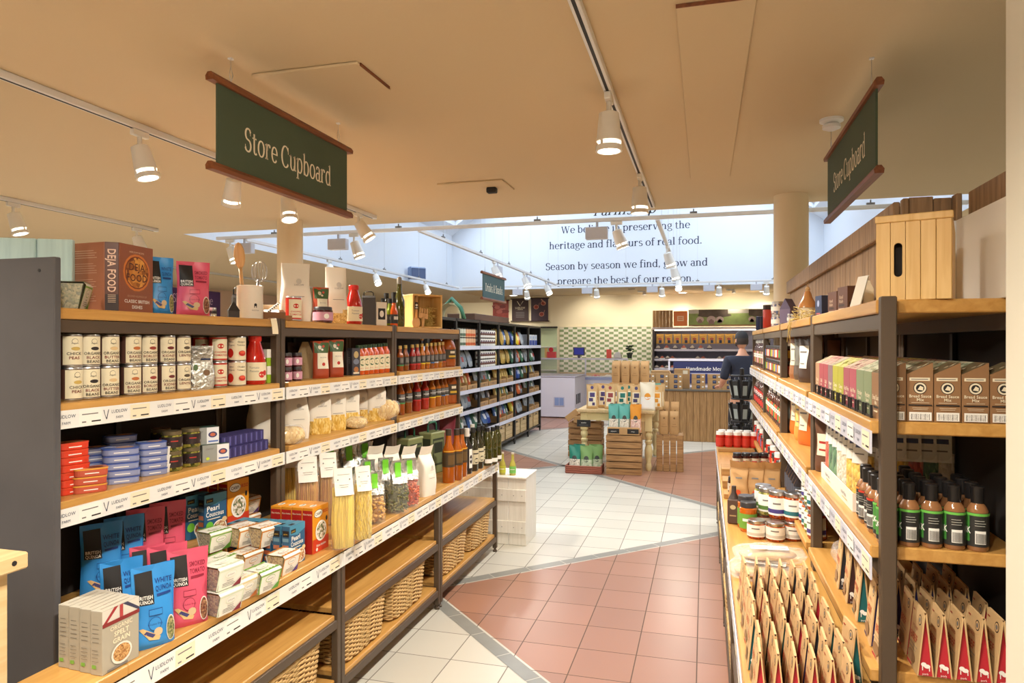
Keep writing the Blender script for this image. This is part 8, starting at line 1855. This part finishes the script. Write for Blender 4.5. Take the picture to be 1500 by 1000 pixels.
for k in range(4): tk.put((-1.19 + .13 * k, 9.68, 1.106), R(4 * k - 6), 'tall kraft bag on top of the centre display, %s from the left' % ORD[k], 'tall kraft bags')
for k in range(4): tk.put((-1.19 + .13 * k, 9.82, 1.106), R(4 * k - 6), 'tall kraft bag in the back row on top, %s from the left' % ORD[k], 'tall kraft bags')
for r_, (z, y, sc_) in enumerate(((.472, 9.2, 1.0), (.472, 9.42, 1.35))):
 for k in range(2): tk.put((-.51 + .13 * k, y, z), R(5), 'tall kraft bag on the upended right crate, %s row, %s' % (('front', 'back')[r_], ('left', 'right')[k]), 'tall kraft bags', sc=(1, 1, sc_))
kbx = carton(.2, .12, .09, 'kraft', {}, name='kraft_box'); kbx.put((-1.84, 10.0, .565), 0, 'kraft box leaning on the left crates', 'kraft boxes', rot=(0, R(-38), 0)); kbx.put((-1.73, 9.94, .502), 0, 'kraft box lying flat on the left crates', 'kraft boxes'); kbx.put((-1.74, 10.16, .502), R(4), 'kraft box at the back of the left crates', 'kraft boxes', sc=(1, 1, 1.6))
# ---------------------------------------------------------------- plank-fronted counter with kraft egg boxes
YC = 12.0
t = thing('slatted_counter', 'counter fronted with upright brown planks before the chilled cabinet', 'counter', (0, YC, 0))
x = -1.05; k = 0
while x < 1.5:
 a = MB(); a.box(x, x + .104, 0, .018, .001, .845, 'plank_warm', .004); a.build('plank', t); x += .1085
a = MB(); a.box(-1.05, 1.5, .02, .7, .001, .844, 'crate_dark'); a.build('carcass', t)
a = MB(); a.box(-1.06, 1.51, -.02, .72, .846, .873, C(104, 96, 84, .4), .003); a.build('worktop', t)
egg = carton(.22, .12, .085, 'kraft', {'f': [('r', -.03, -.026, .03, .026, 'ink_blue'), ('r', -.02, .0, .02, .012, C(120, 126, 150)), ('r', .06, -.01, .09, .012, 'paper_white')]}, name='egg_box')
n_ = 0
for x0, rows, cols in ((-.93, 3, 3), (-.1, 3, 1), (.16, 3, 2), (.62, 3, 2), (1.1, 2, 1)):
 for r_ in range(rows):
  for k in range(cols):
   n_ += 1; egg.put((x0 + .228 * k + .0 * r_, YC + .14, .874 + .0865 * r_), R(random.uniform(-2, 2)), 'kraft egg box with navy label on the counter, %s layer, %s in its line' % (('bottom', 'middle', 'top')[r_], ORD[int((x0 + 1.0) / .228) + k]), 'egg boxes')
big = MB(); big.prism([(-.1, -.06, 0), (.28, -.06, 0), (.28, -.06, .17), (.2, -.06, .3), (-.1, -.06, .3)], (0, .3, 0), 'kraft'); single('kraft_carton', 'box', big).put((-.8, YC + .32, .874), 0, 'open kraft carton behind the egg boxes, left', sc=(1.0, 1, 1))
big2 = MB(); big2.box(-.13, .13, 0, .25, 0, .335, 'kraft', .002); b2l = MB(); b2l.art(plane((0, 0, .28), (1, 0, 0), (0, 0, 1)), [('r', .02, -.03, .1, .03, 'paper_cream')]); product('kraft_carton', 'box', ('box', big2), ('label', b2l)).put((-.38, YC + .3, .874), 0, 'kraft carton topping the egg boxes under the blue meals sign')
# ---------------------------------------------------------------- freezer chest, glass counter, brick wall side
lil = C(206, 204, 218, .4); lil2 = C(186, 184, 204, .4)
t = thing('freezer_chest', 'lilac-white chest freezer with a small square vent', 'freezer', (-3.2, 15.6, 0))
a = MB(); a.box(-.75, .45, -.6, .75, .02, .905, lil, .008); a.build('body', t)
a = MB(); a.box(-.78, .47, -.62, .77, .906, .93, lil2, .004); a.build('rim', t)
a = MB(); a.box(-.02, .22, -.612, -.601, .26, .47, lil2, .002); a.box(.0, .095, -.616, -.613, .28, .45, C(130, 150, 196, .3)); a.box(.105, .2, -.616, -.613, .28, .45, C(130, 150, 196, .3)); a.build('vent', t)
for k in range(3):
 a = MB(); a.box(.4505, .455, -.45 + .2 * k, -.33 + .2 * k, .3, .52, 'ink_black'); a.build('side_vent', t)
t = thing('deli_counter', 'glass-fronted lilac-white deli counter before the green brick wall', 'counter', (-2.9, 16.5, 0))
a = MB(); a.box(-1.1, 1.15, 0, .75, .05, .78, lil, .006); a.build('body', t)
a = MB(); a.box(-1.1, 1.15, -.02, .7, .781, .84, C(160, 168, 206, .3), .004); a.build('tray_deck', t)
a = MB(); a.box(-1.1, 1.15, -.03, .05, 1.26, 1.3, lil, .003); a.build('top_rail', t)
a = MB(); a.box(-1.08, 1.13, -.005, .0, .841, 1.258, 'counter_glass'); a.build('front_glass', t)
for x in (-1.1, .12, 1.12):
 a = MB(); a.box(x, x + .03, -.02, .02, .841, 1.258, lil); a.build('post', t)
a = MB(); a.box(-1.1, 1.15, .3, .75, 1.1, 1.115, 'counter_glass'); a.build('shelf', t)
meat = [C(190, 70, 60, .3), C(226, 216, 206, .4), C(150, 40, 44, .3), C(214, 170, 150, .4)]
trm = MB(); trm.box(-.13, .13, -.1, .1, 0, .02, 'silver', .004)
for k in range(7):
 b = MB(); b.box(-.13, .13, -.1, .1, 0, .02, 'white_metal', .004); c_ = MB(); rn = random.Random(k)
 c_.grid(lambda u, v: Vector((.11 * (2 * u - 1), .08 * (2 * v - 1), .02 + .035 * math.sin(PI * u) * math.sin(PI * v) + .008 * math.sin(14 * u + 9 * v + k))), 12, 8, meat[k % 4])
 product('meat_tray', 'food tray', ('tray', b), ('meat', c_)).put((-3.75 + .3 * k, 16.75, .841), 0, 'tray of meat in the glass deli counter, %s from the left' % ORD[k], 'meat trays')
sm = MB(); sm.box(-.14, .14, -.02, .02, .06, .26, C(70, 66, 90, .4), .008); sc_m = MB(); sc_m.box(-.115, .115, -.0225, -.021, .085, .24, C(56, 66, 190, .3)); st_m = MB(); st_m.box(-.03, .03, -.03, .03, 0, .06, C(70, 66, 90, .4))
product('scale_screen', 'screen', ('case', sm), ('display', sc_m), ('stand', st_m)).put((on_y(848, 520, 16.5).x, 16.52, 1.3005), 0, 'blue-lit weighing scale screen on the deli counter')
rc = MB(); rc.box(-.06, .06, -.01, .01, 0, .21, C(226, 84, 70, .5), .003); single('red_sign', 'sign', rc).put((on_y(892, 520, 16.5).x, 16.51, 1.3005), 0, 'small plain red upright sign on the deli counter')
rc = MB(); rc.box(-.13, .13, -.05, .05, 0, .15, C(214, 70, 76, .4), .01); r2 = MB(); r2.cyl((0, -.03, .2), (0, .03, .2), .055, C(206, 30, 50, .4), 18)
product('red_slicer', 'machine', ('base', rc), ('wheel', r2)).put((on_y(807, 520, 16.5).x, 16.52, 1.3005), 0, 'red machine with a round wheel at the left of the deli counter')
wp = MB(); wp.box(-.03, .03, -.03, .03, 0, .24, 'pine', .002); WP = single('wooden_block', 'block', wp)
WP.put((on_y(800, 520, 16.5).x, 16.5, 1.301), 0, 'brown wooden block beside the red machine on the deli counter')
pt = MB(); pt.lathe([(.05, 0), (.06, .1), (.055, .1)], C(40, 44, 40, .5), 16); lf = MB(); rn = random.Random(3)
for k in range(40):
 a_ = rn.uniform(0, 6.28); r_ = rn.uniform(0, .09); lf.ball((r_ * math.cos(a_), r_ * math.sin(a_), .1 + rn.uniform(0, .2)), (.03, .02, .016), C(50, 66, 44, .6), 6, 4)
product('potted_herb', 'plant', ('pot', pt), ('foliage', lf)).put((on_y(922, 520, 16.5).x, 16.55, 1.3005), 0, 'dark potted plant at the right end of the deli counter')
sl_ = MB(); sl_.box(-.09, .09, -.06, .06, 0, .1, 'silver', .01); s2_ = MB(); s2_.cyl((0, -.07, .08), (0, .02, .08), .07, 'silver', 20); product('meat_slicer', 'machine', ('body', sl_), ('blade', s2_)).put((on_y(905, 520, 16.5).x, 16.54, 1.3005), 0, 'silver meat slicer beside the dark plant')
rk = MB()
for k in range(3): rk.box(-.35, .35, -.12, 0, .5 + .3 * k, .52 + .3 * k, 'white_metal')
rk2 = MB(); rk2.box(-.36, .36, .001, .015, .0, 1.6, C(190, 206, 170, .4)); rk3 = MB(); rk3.box(-.38, .38, -.1, .0, 1.6, 1.64, 'ink_black')
product('wall_rack', 'rack', ('shelves', rk), ('back_panel', rk2), ('top_rail', rk3)).put((-4.05, 17.55, .45), 0, 'pale green wall rack of glass shelves left of the brick wall')
# ---------------------------------------------------------------- chilled multideck cabinet and the Handmade Meals chiller
t = thing('chilled_cabinet', 'tall chilled cabinet with packs on lit shelves under the sheep picture', 'fridge', (-.02, 16.6, 0))
X0, X1 = -1.17, 1.6
a = MB(); a.box(X0, X0 + .04, 0, .85, 0, 1.98, C(70, 60, 60, .5)); a.box(X1, X1 + .04, 0, .85, 0, 1.98, C(70, 60, 60, .5)); a.box(X0 + .04, X1, .8, .85, 0, 1.98, C(170, 166, 184, .5)); a.build('case', t)
a = MB(); a.box(X0, X1 + .04, -.02, .85, 1.98, 2.03, C(206, 190, 190, .4), .003); a.build('canopy', t)
a = MB(); a.box(X0 + .05, X1, .05, .12, 1.955, 1.978, 'ring_glow'); a.build('light_strip', t)
for z in (1.5, 1.27, 1.05, .8):
 a = MB(); a.box(X0 + .042, X1 - .002, .1, .79, z - .02, z, C(190, 186, 204, .4)); so = a.build('shelf', t)
 b = MB(); b.box(X0 + .042, X1 - .002, .085, .099, z - .03, z + .02, C(216, 212, 226, .4)); b.build('edge_strip', so)
mp_ = pouch(.2, .23, .05, C(214, 160, 70, .5), [('e', 0, .0, .05, .03, C(180, 80, 50)), ('r', -.03, -.1, .04, -.03, 'ink_blue'), ('r', -.05, .05, .05, .06, C(170, 120, 50))], name='hanging_pack')
for k in range(10):
 p = on_y(967 + 12.6 * k, 490, 16.72); mp_.put((p.x, 16.72, 1.645), R(0), 'mustard meal pack hanging in the chilled cabinet, %s from the left' % ORD[k], 'mustard meal packs', sc=(.9, .8, 1))
tr = MB(); tr.box(-.09, .09, -.06, .06, 0, .035, 'paper_white', .006); tf = MB(); tf.grid(lambda u, v: Vector((.08 * (2 * u - 1), .05 * (2 * v - 1), .035 + .05 * math.sin(PI * u) * math.sin(PI * v))), 8, 6, C(206, 120, 100, .5))
FTr = product('food_tray', 'food pack', ('tray', tr), ('food', tf)); tf2 = MB(); tf2.grid(lambda u, v: Vector((.08 * (2 * u - 1), .05 * (2 * v - 1), .035 + .05 * math.sin(PI * u) * math.sin(PI * v))), 8, 6, C(226, 214, 200, .5)); tr2 = MB(); tr2.box(-.09, .09, -.06, .06, 0, .035, C(60, 50, 60), .006); FTw = product('food_tray', 'food pack', ('tray', tr2), ('food', tf2))
for (z, xs, l) in ((1.501, [(.3 * 0 + 964 + 12.5 * k) for k in range(7)], 'top'), (1.271, [962, 970, 978, 985, 1022, 1030, 1054, 1062, 1070], 'second'), (1.051, [962, 970, 977, 985], 'third')):
 for k, px in enumerate(xs):
  p = on_y(px, 500, 16.78); (FTr if k % 2 else FTw).put((p.x, 16.78, z), 0, 'food tray on the %s shelf of the chilled cabinet, %s from the left' % (l, ORD[k]), 'chilled food trays', sc=(.7, .8, 1.0 if z < 1.4 else 1.3))
# header: planks, orange square, picture of sheep in a field
a = MB()
for k in range(6): a.box(-1.18 + .078 * k, -1.18 + .078 * k + .074, 16.6, 16.63, 2.031, 2.43, 'plank_warm', .002)
single('header_planks', 'panel', a).put((0, 0, 0), 0, 'brown planks at the left end of the chilled cabinet header')
a = MB(); a.box(-.7, -.385, 16.6, 16.63, 2.06, 2.41, C(232, 126, 56, .5), .002); al = MB(); al.art(plane((-.5425, 16.6, 2.235), (1, 0, 0), (0, 0, 1)), [('r', -.075, -.06, .075, .06, C(244, 196, 150)), ('r', -.05, .01, .05, .03, C(232, 126, 56)), ('r', -.05, -.03, .05, -.01, C(232, 126, 56))])
product('orange_sign', 'sign', ('panel', a), ('print', al)).put((0, 0, 0), 0, 'orange square sign on the header of the chilled cabinet')
grass = mat('field_green', (150, 166, 96), .7, mott=.25, mscale=6); hedge = mat('field_hedge', (104, 88, 76), .7, mott=.4, mscale=7); wool = C(206, 180, 170, .7); woold = C(150, 116, 112, .7)
a = MB(); a.box(-.36, 1.6, 16.6, 16.63, 2.05, 2.44, 'field_green', .002); al = MB(); al.box(-.36, 1.6, 16.598, 16.5995, 2.05, 2.085, C(150, 110, 66))
sf = plane((.62, 16.6, 2.245), (1, 0, 0), (0, 0, 1))
al.art(sf, [('r', -.97, .1, .97, .19, C(206, 196, 180)), ('r', -.75, .06, -.1, .19, 'field_hedge'), ('r', .35, .04, .97, .19, 'field_hedge'), ('e', -.4, .06, .38, .05, 'field_hedge'), ('e', .7, .06, .3, .06, 'field_hedge')] + [q for cx, s_ in ((-.72, 1.), (-.47, 1.2), (-.28, 1.), (.42, .9), (.66, .8)) for q in (('e', cx, -.04, .085 * s_, .07 * s_, wool), ('e', cx, -.075 * s_, .035 * s_, .05 * s_, woold), ('r', cx - .05 * s_, -.13 * s_, cx - .03 * s_, -.06, woold), ('r', cx + .03 * s_, -.13 * s_, cx + .05 * s_, -.06, woold))])
product('sheep_picture', 'picture', ('panel', a), ('picture', al)).put((0, 0, 0), 0, 'long picture of sheep in a green field above the chilled cabinet')
t = thing('meals_chiller', 'lilac chiller with a navy Handmade Meals front', 'fridge', (0, 14.2, 0))
a = MB(); a.box(-.7, .95, .0, .8, .05, 1.02, lil, .006); a.build('body', t)
a = MB(); a.box(-.7, .95, -.02, .78, 1.3, 1.34, lil, .004); a.build('top_rail', t)
for x in (-.7, .92):
 a = MB(); a.box(x, x + .03, -.01, .03, 1.021, 1.299, lil); a.build('post', t)
a = MB(); a.box(-.6, .93, -.03, -.018, .86, 1.29, C(34, 40, 84, .5)); al = MB(); vs, fs, tw = text_mesh('Handmade Meals', 'serif'); sz = .77 / tw
al.art(plane((.03, -.03, 1.15), (1, 0, 0), (0, 0, 1)), [('t', 'Handmade Meals', 0, 0, sz, 'paper_white', 'serif'), ('r', -.3, -.1, .33, -.085, C(150, 150, 180))]); ao = a.build('sign_panel', t); al.build('lettering', ao)
# ---------------------------------------------------------------- banners on the back wall, purple coffee sign
def banner(px0, px1, py0, py1, m_, items, label):
 Y = 17.575; p0 = on_y(px0, py0, Y); p1 = on_y(px1, py1, Y); w = p1.x - p0.x; h = p0.z - p1.z
 t = thing('wall_banner', label, 'banner', ((p0.x + p1.x) / 2, Y, p1.z), group='wall banners')
 a = MB(); a.box(-w / 2, w / 2, -.004, 0, 0, h, m_); a.art(plane((0, -.004, h / 2), (1, 0, 0), (0, 0, 1)), items(w, h)); a.build('cloth', t)
 for z in (0, h):
  b = MB(); b.cyl((-w / 2 - .03, -.012, z), (w / 2 + .03, -.012, z), .014, C(60, 36, 30), 8); b.build('rod', t)
mraw = mat('meat_raw', (150, 60, 52), .5, mott=.5, mscale=9); mk = C(58, 40, 40, .6); pk_ = C(206, 150, 130)
def chops(w, h):
 o = []
 for cx, cy, a_ in ((-.2, .12, .6), (.22, .28, -.5), (.12, -.2, .5)):
  o += [('e', cx * w, cy * h, w * .15, h * .1, pk_), ('e', cx * w, cy * h, w * .115, h * .075, mraw), ('p', [(cx * w + w * .1, cy * h - h * .02), (cx * w + w * .13, cy * h + h * .02), (cx * w + w * .3 * a_ + .02, cy * h + h * .2), (cx * w + w * .3 * a_, cy * h + h * .16)], pk_)]
 return o
banner(722, 745, 440, 472, mraw, lambda w, h: [('e', w * random.uniform(-.35, .35), h * random.uniform(-.4, .4), w * .2, h * .08, (C(176, 90, 80), C(120, 36, 36))[q % 2]) for q in range(12)], 'banner of raw red meat on the cream back wall, leftmost')
banner(750, 774, 438, 470, mk, lambda w, h: [('p', [(-w * .02, h * .18), (w * .02, h * .18), (-w * .16, h * .4), (-w * .2, h * .4)], 'paper_cream'), ('p', [(-w * .02, h * .18), (w * .2, h * .4), (w * .16, h * .4), (w * .0, h * .2)][::1], 'paper_cream'), ('t', 'LUDLOW', 0, h * .1, .07, 'paper_cream', 'sans', w * .6), ('t', 'FARMSHOP', 0, h * .02, .03, 'paper_cream', 'sans', w * .4)] + [('r', -w * .26, -h * (.12 + .07 * q), w * .26, -h * (.1 + .07 * q), 'ink_grey') for q in range(4)], 'dark brown banner with a pale antler mark and lettering')
banner(778, 803, 437, 470, C(72, 58, 70, .6), chops, 'dark banner picturing lamb chops, rightmost')
a = MB(); a.box(0, .01, -.72, .72, 0, .54, C(88, 56, 120, .5), .002); al = MB(); al.art(plane((.01, 0, .27), (0, 1, 0), (0, 0, 1)), [('t', 'Shop & Coffee', -.05, .08, .22, C(226, 196, 226), 'serif', 1.1), ('r', -.3, -.08, .5, -.05, C(206, 150, 200)), ('r', -.3, -.16, .3, -.13, C(206, 150, 200))])
product('coffee_sign', 'sign', ('panel', a), ('lettering', al)).put((-9.58, 11.3, 2.16), 0, 'purple wall sign reading Coffee, far left behind the crock')
# ---------------------------------------------------------------- black hanging rack and the shopper
t = thing('hanging_rack', 'black spinner rack of hanging packs at the far end of the right shelves', 'rack', (.36, 7.25, 0))
a = MB(); a.lathe([(.2, 0), (.2, .02), (.03, .04), (.02, .06), (.02, 1.4), (.0001, 1.41)], 'black_steel', 16, cap1=False); a.build('pole', t)
for z in (1.33, 1.1, .88):
 b = MB(); b.tube([(.1 * math.cos(2 * PI * q / 16), .1 * math.sin(2 * PI * q / 16), z) for q in range(16)], .008, 'black_steel', 6, closed=True)
 for q in range(4): b.cyl((0, 0, z), (.1 * math.cos(PI / 2 * q), .1 * math.sin(PI / 2 * q), z), .006, 'black_steel', 5)
 b.build('ring', t)
hp_ = MB(); hp_.box(-.03, .03, -.008, .008, -.19, 0, C(30, 30, 34, .4), .003); hp2 = MB(); hp2.box(-.02, .02, -.0095, -.0082, -.15, -.05, C(150, 160, 160, .3)); hp3 = MB(); hp3.tube([(0, 0, 0), (0, -.004, .02), (0, .004, .03)], .002, 'silver', 5)
HP = product('hanging_pack', 'pack', ('pouch', hp_), ('window', hp2), ('hook', hp3))
for r_, z in enumerate((1.31, 1.08, .86)):
 for q in range(8):
  a_ = 2 * PI * q / 8 + .2 + PI
  HP.put((.36 + .125 * math.cos(a_), 7.25 + .125 * math.sin(a_), z - .025), 0, 'black hanging pack with a pale window on the spinner rack, %s ring, %s' % (('top', 'middle', 'lowest')[r_], ORD[q]), 'spinner rack packs', rot=(R(12), 0, a_ + PI / 2))

# ---------------------------------------------------------------- shopper at the cabinet, seen from behind
def skin_body(name, verts, edges, radii, material, parent=None, sub=2, root=0):
 me = bpy.data.meshes.new(name); me.from_pydata(verts, edges, []); o = bpy.data.objects.new(name, me); COL.objects.link(o)
 sk = o.modifiers.new('skin', 'SKIN'); sk.use_smooth_shade = True
 for k, v in enumerate(me.skin_vertices[0].data):
  r = radii[k]; v.radius = r if isinstance(r, tuple) else (r, r)
  v.use_root = k == root
 ss = o.modifiers.new('sub', 'SUBSURF'); ss.levels = sub; ss.render_levels = sub
 me.materials.append(MATS[material])
 if parent: o.parent = parent
 return o
person = thing('person', 'person in a navy shirt and dark cap beyond the right shelves, back to the viewer', 'person', (.48, 9.5, 0), R(20))
skin_m = mat('skin', (206, 150, 120), .5); navy = mat('navy_cloth', (40, 44, 60), .85, mott=.1, mscale=20); trousers = C(44, 42, 46, .8); shoe = C(30, 28, 28, .5)
# front towards +y (away from the viewer); pelvis first
V = [(0, 0, .95), (0, -.01, 1.1), (0, .0, 1.28), (0, .0, 1.42), (0, .01, 1.52), (0, .02, 1.6),
     (-.1, 0, .9), (-.11, .02, .5), (-.12, -.01, .09), (-.12, .12, .04), (.1, 0, .9), (.11, .03, .5), (.12, -.02, .09), (.12, .11, .04),
     (-.19, .0, 1.43), (-.25, .03, 1.16), (-.2, .24, 1.08), (-.18, .31, 1.08), (.19, .0, 1.43), (.26, .0, 1.15), (.27, .13, .93), (.27, .15, .86)]
E_ = [(0, 1), (1, 2), (2, 3), (3, 4), (4, 5), (0, 6), (6, 7), (7, 8), (8, 9), (0, 10), (10, 11), (11, 12), (12, 13), (3, 14), (14, 15), (15, 16), (16, 17), (3, 18), (18, 19), (19, 20), (20, 21)]
RD = [(.14, .1), (.12, .085), (.115, .08), (.09, .07), (.055, .055), (.05, .05), (.09, .09), (.062, .065), (.042, .045), (.035, .03), (.09, .09), (.062, .065), (.042, .045), (.035, .03), (.05, .05), (.042, .042), (.032, .032), (.03, .022), (.05, .05), (.042, .042), (.032, .032), (.03, .022)]
skin_body('body', V, E_, RD, 'skin', person)
top_v = [(0, 0, .9), (0, -.01, 1.1), (0, 0, 1.28), (0, 0, 1.43), (0, .005, 1.485), (-.19, 0, 1.43), (-.235, .02, 1.24), (-.245, .03, 1.17), (.19, 0, 1.43), (.245, 0, 1.24), (.257, 0, 1.17)]
skin_body('shirt', top_v, [(0, 1), (1, 2), (2, 3), (3, 4), (3, 5), (5, 6), (6, 7), (3, 8), (8, 9), (9, 10)], [(.175, .125), (.16, .115), (.178, .125), (.155, .108), (.07, .068), (.08, .078), (.065, .062), (.06, .058), (.08, .078), (.065, .062), (.06, .058)], 'navy_cloth', person)
skin_body('trousers', [(0, 0, .98), (0, 0, .9), (-.1, 0, .86), (-.11, .02, .5), (-.12, -.01, .1), (.1, 0, .86), (.11, .03, .5), (.12, -.02, .1)], [(0, 1), (1, 2), (2, 3), (3, 4), (1, 5), (5, 6), (6, 7)], [(.165, .12), (.165, .125), (.1, .1), (.075, .08), (.06, .062), (.1, .1), (.075, .08), (.06, .062)], trousers, person)
for sx, y in ((-.12, .035), (.12, .025)):
 b = MB(); b.at((sx, y, 0)); b.grid(lambda u, v: Vector((.052 * math.cos(2 * PI * u) * math.sin(PI * v) ** .6, .14 * math.sin(2 * PI * u) * math.sin(PI * v) ** .6, .04 - .04 * math.cos(PI * v) * (1 if v < .5 else 1 + .25 * (math.sin(2 * PI * u) < 0)))), 18, 10, shoe); b.build('shoe', person)
hd = MB(); hc = Vector((0, .03, 1.69))
def headf(u, v):
 a = 2 * PI * u; s_ = math.sin(PI * v); z = -math.cos(PI * v)
 x = .074 * math.cos(a) * s_ * (1 - .18 * max(0, -z)); y = (.095 * math.sin(a) * s_) * (1 - .1 * max(0, -z)) + (.012 * max(0, -z) if math.sin(a) > 0 else 0)
 return hc + Vector((x, y, .118 * z))
hd.grid(headf, 26, 18, 'skin')
hd.prism([hc + Vector((-.012, .088, -.03)), hc + Vector((.012, .088, -.03)), hc + Vector((.006, .092, .015)), hc + Vector((-.006, .092, .015))], (0, .022, -.002), 'skin')
for sx in (-1, 1):
 hd.ball(hc + Vector((sx * .03, .083, .012)), (.012, .008, .007), 'paper_white', 8, 6); hd.ball(hc + Vector((sx * .03, .09, .012)), (.005, .003, .005), 'ink_black', 6, 4)
 hd.ball(hc + Vector((sx * .075, -.005, -.005)), (.01, .018, .03), 'skin', 8, 6)
hd.grid(lambda u, v: hc + Vector((-.022 + .044 * u, .0905 - .01 * (2 * u - 1) ** 2, -.055 + .01 * v)), 6, 2, C(160, 80, 76))
hd.build('head', person)
hr = MB(); hr.grid(lambda u, v: hc + Vector((.081 * math.cos(2 * PI * u) * math.sin(PI * (.38 + .62 * v)), (.101 * math.sin(2 * PI * u)) * math.sin(PI * (.38 + .62 * v)) - .006, -.126 * math.cos(PI * (.3 + .7 * v)) if math.sin(2 * PI * u) > .15 and v < .4 else -.125 * math.cos(PI * (.36 + .64 * v)))), 24, 10, C(52, 40, 32, .8)); hr.build('hair', person)
cp = MB(); cp.grid(lambda u, v: hc + Vector((.083 * math.cos(2 * PI * u) * math.cos(PI / 2 * v), .104 * math.sin(2 * PI * u) * math.cos(PI / 2 * v), .03 + .1 * math.sin(PI / 2 * v))), 24, 8, C(40, 38, 40, .8)); cp.grid(lambda u, v: hc + Vector((.07 * math.cos(PI * u) * (1 - .15 * v), .09 + (.075 * v) * math.sin(PI * u), .035 - .012 * v)), 12, 4, C(40, 38, 40, .8)); cp.build('cap', person)
def hand(base, d, side, up, nm='hand'):
 """palm and five bent fingers; d: towards the finger tips, up: back of the hand"""
 d = Vector(d).normalized(); up = Vector(up).normalized(); s_ = d.cross(up).normalized() * side; b0 = Vector(base)
 V = [b0, b0 + d * .045, b0 + d * .085]; E2 = [(0, 1), (1, 2)]; Rr = [(.024, .018), (.036, .015), (.036, .012)]
 for k, (o, L) in enumerate(((-.028, .062), (-.01, .074), (.009, .07), (.027, .055))):
  p0 = b0 + d * .085 + s_ * o; i = len(V); bend = -up
  V += [p0, p0 + d * L * .5 + bend * .006, p0 + d * L * .8 + bend * .02, p0 + d * L * .95 + bend * .034]; E2 += [(2, i), (i, i + 1), (i + 1, i + 2), (i + 2, i + 3)]; Rr += [.0095, .009, .0085, .0075]
 i = len(V); p0 = b0 + d * .03 - s_ * .03
 V += [p0, p0 + d * .03 - s_ * .022 - up * .008, p0 + d * .055 - s_ * .026 - up * .018]; E2 += [(1, i), (i, i + 1), (i + 1, i + 2)]; Rr += [.012, .0105, .009]
 return skin_body(nm, [tuple(v) for v in V], E2, Rr, 'skin', person, 1)
hand((-.18, .3, 1.08), (.1, 1, -.1), 1, (0, .1, 1)); hand((.27, .15, .87), (0, .2, -1), -1, (1, 0, 0))
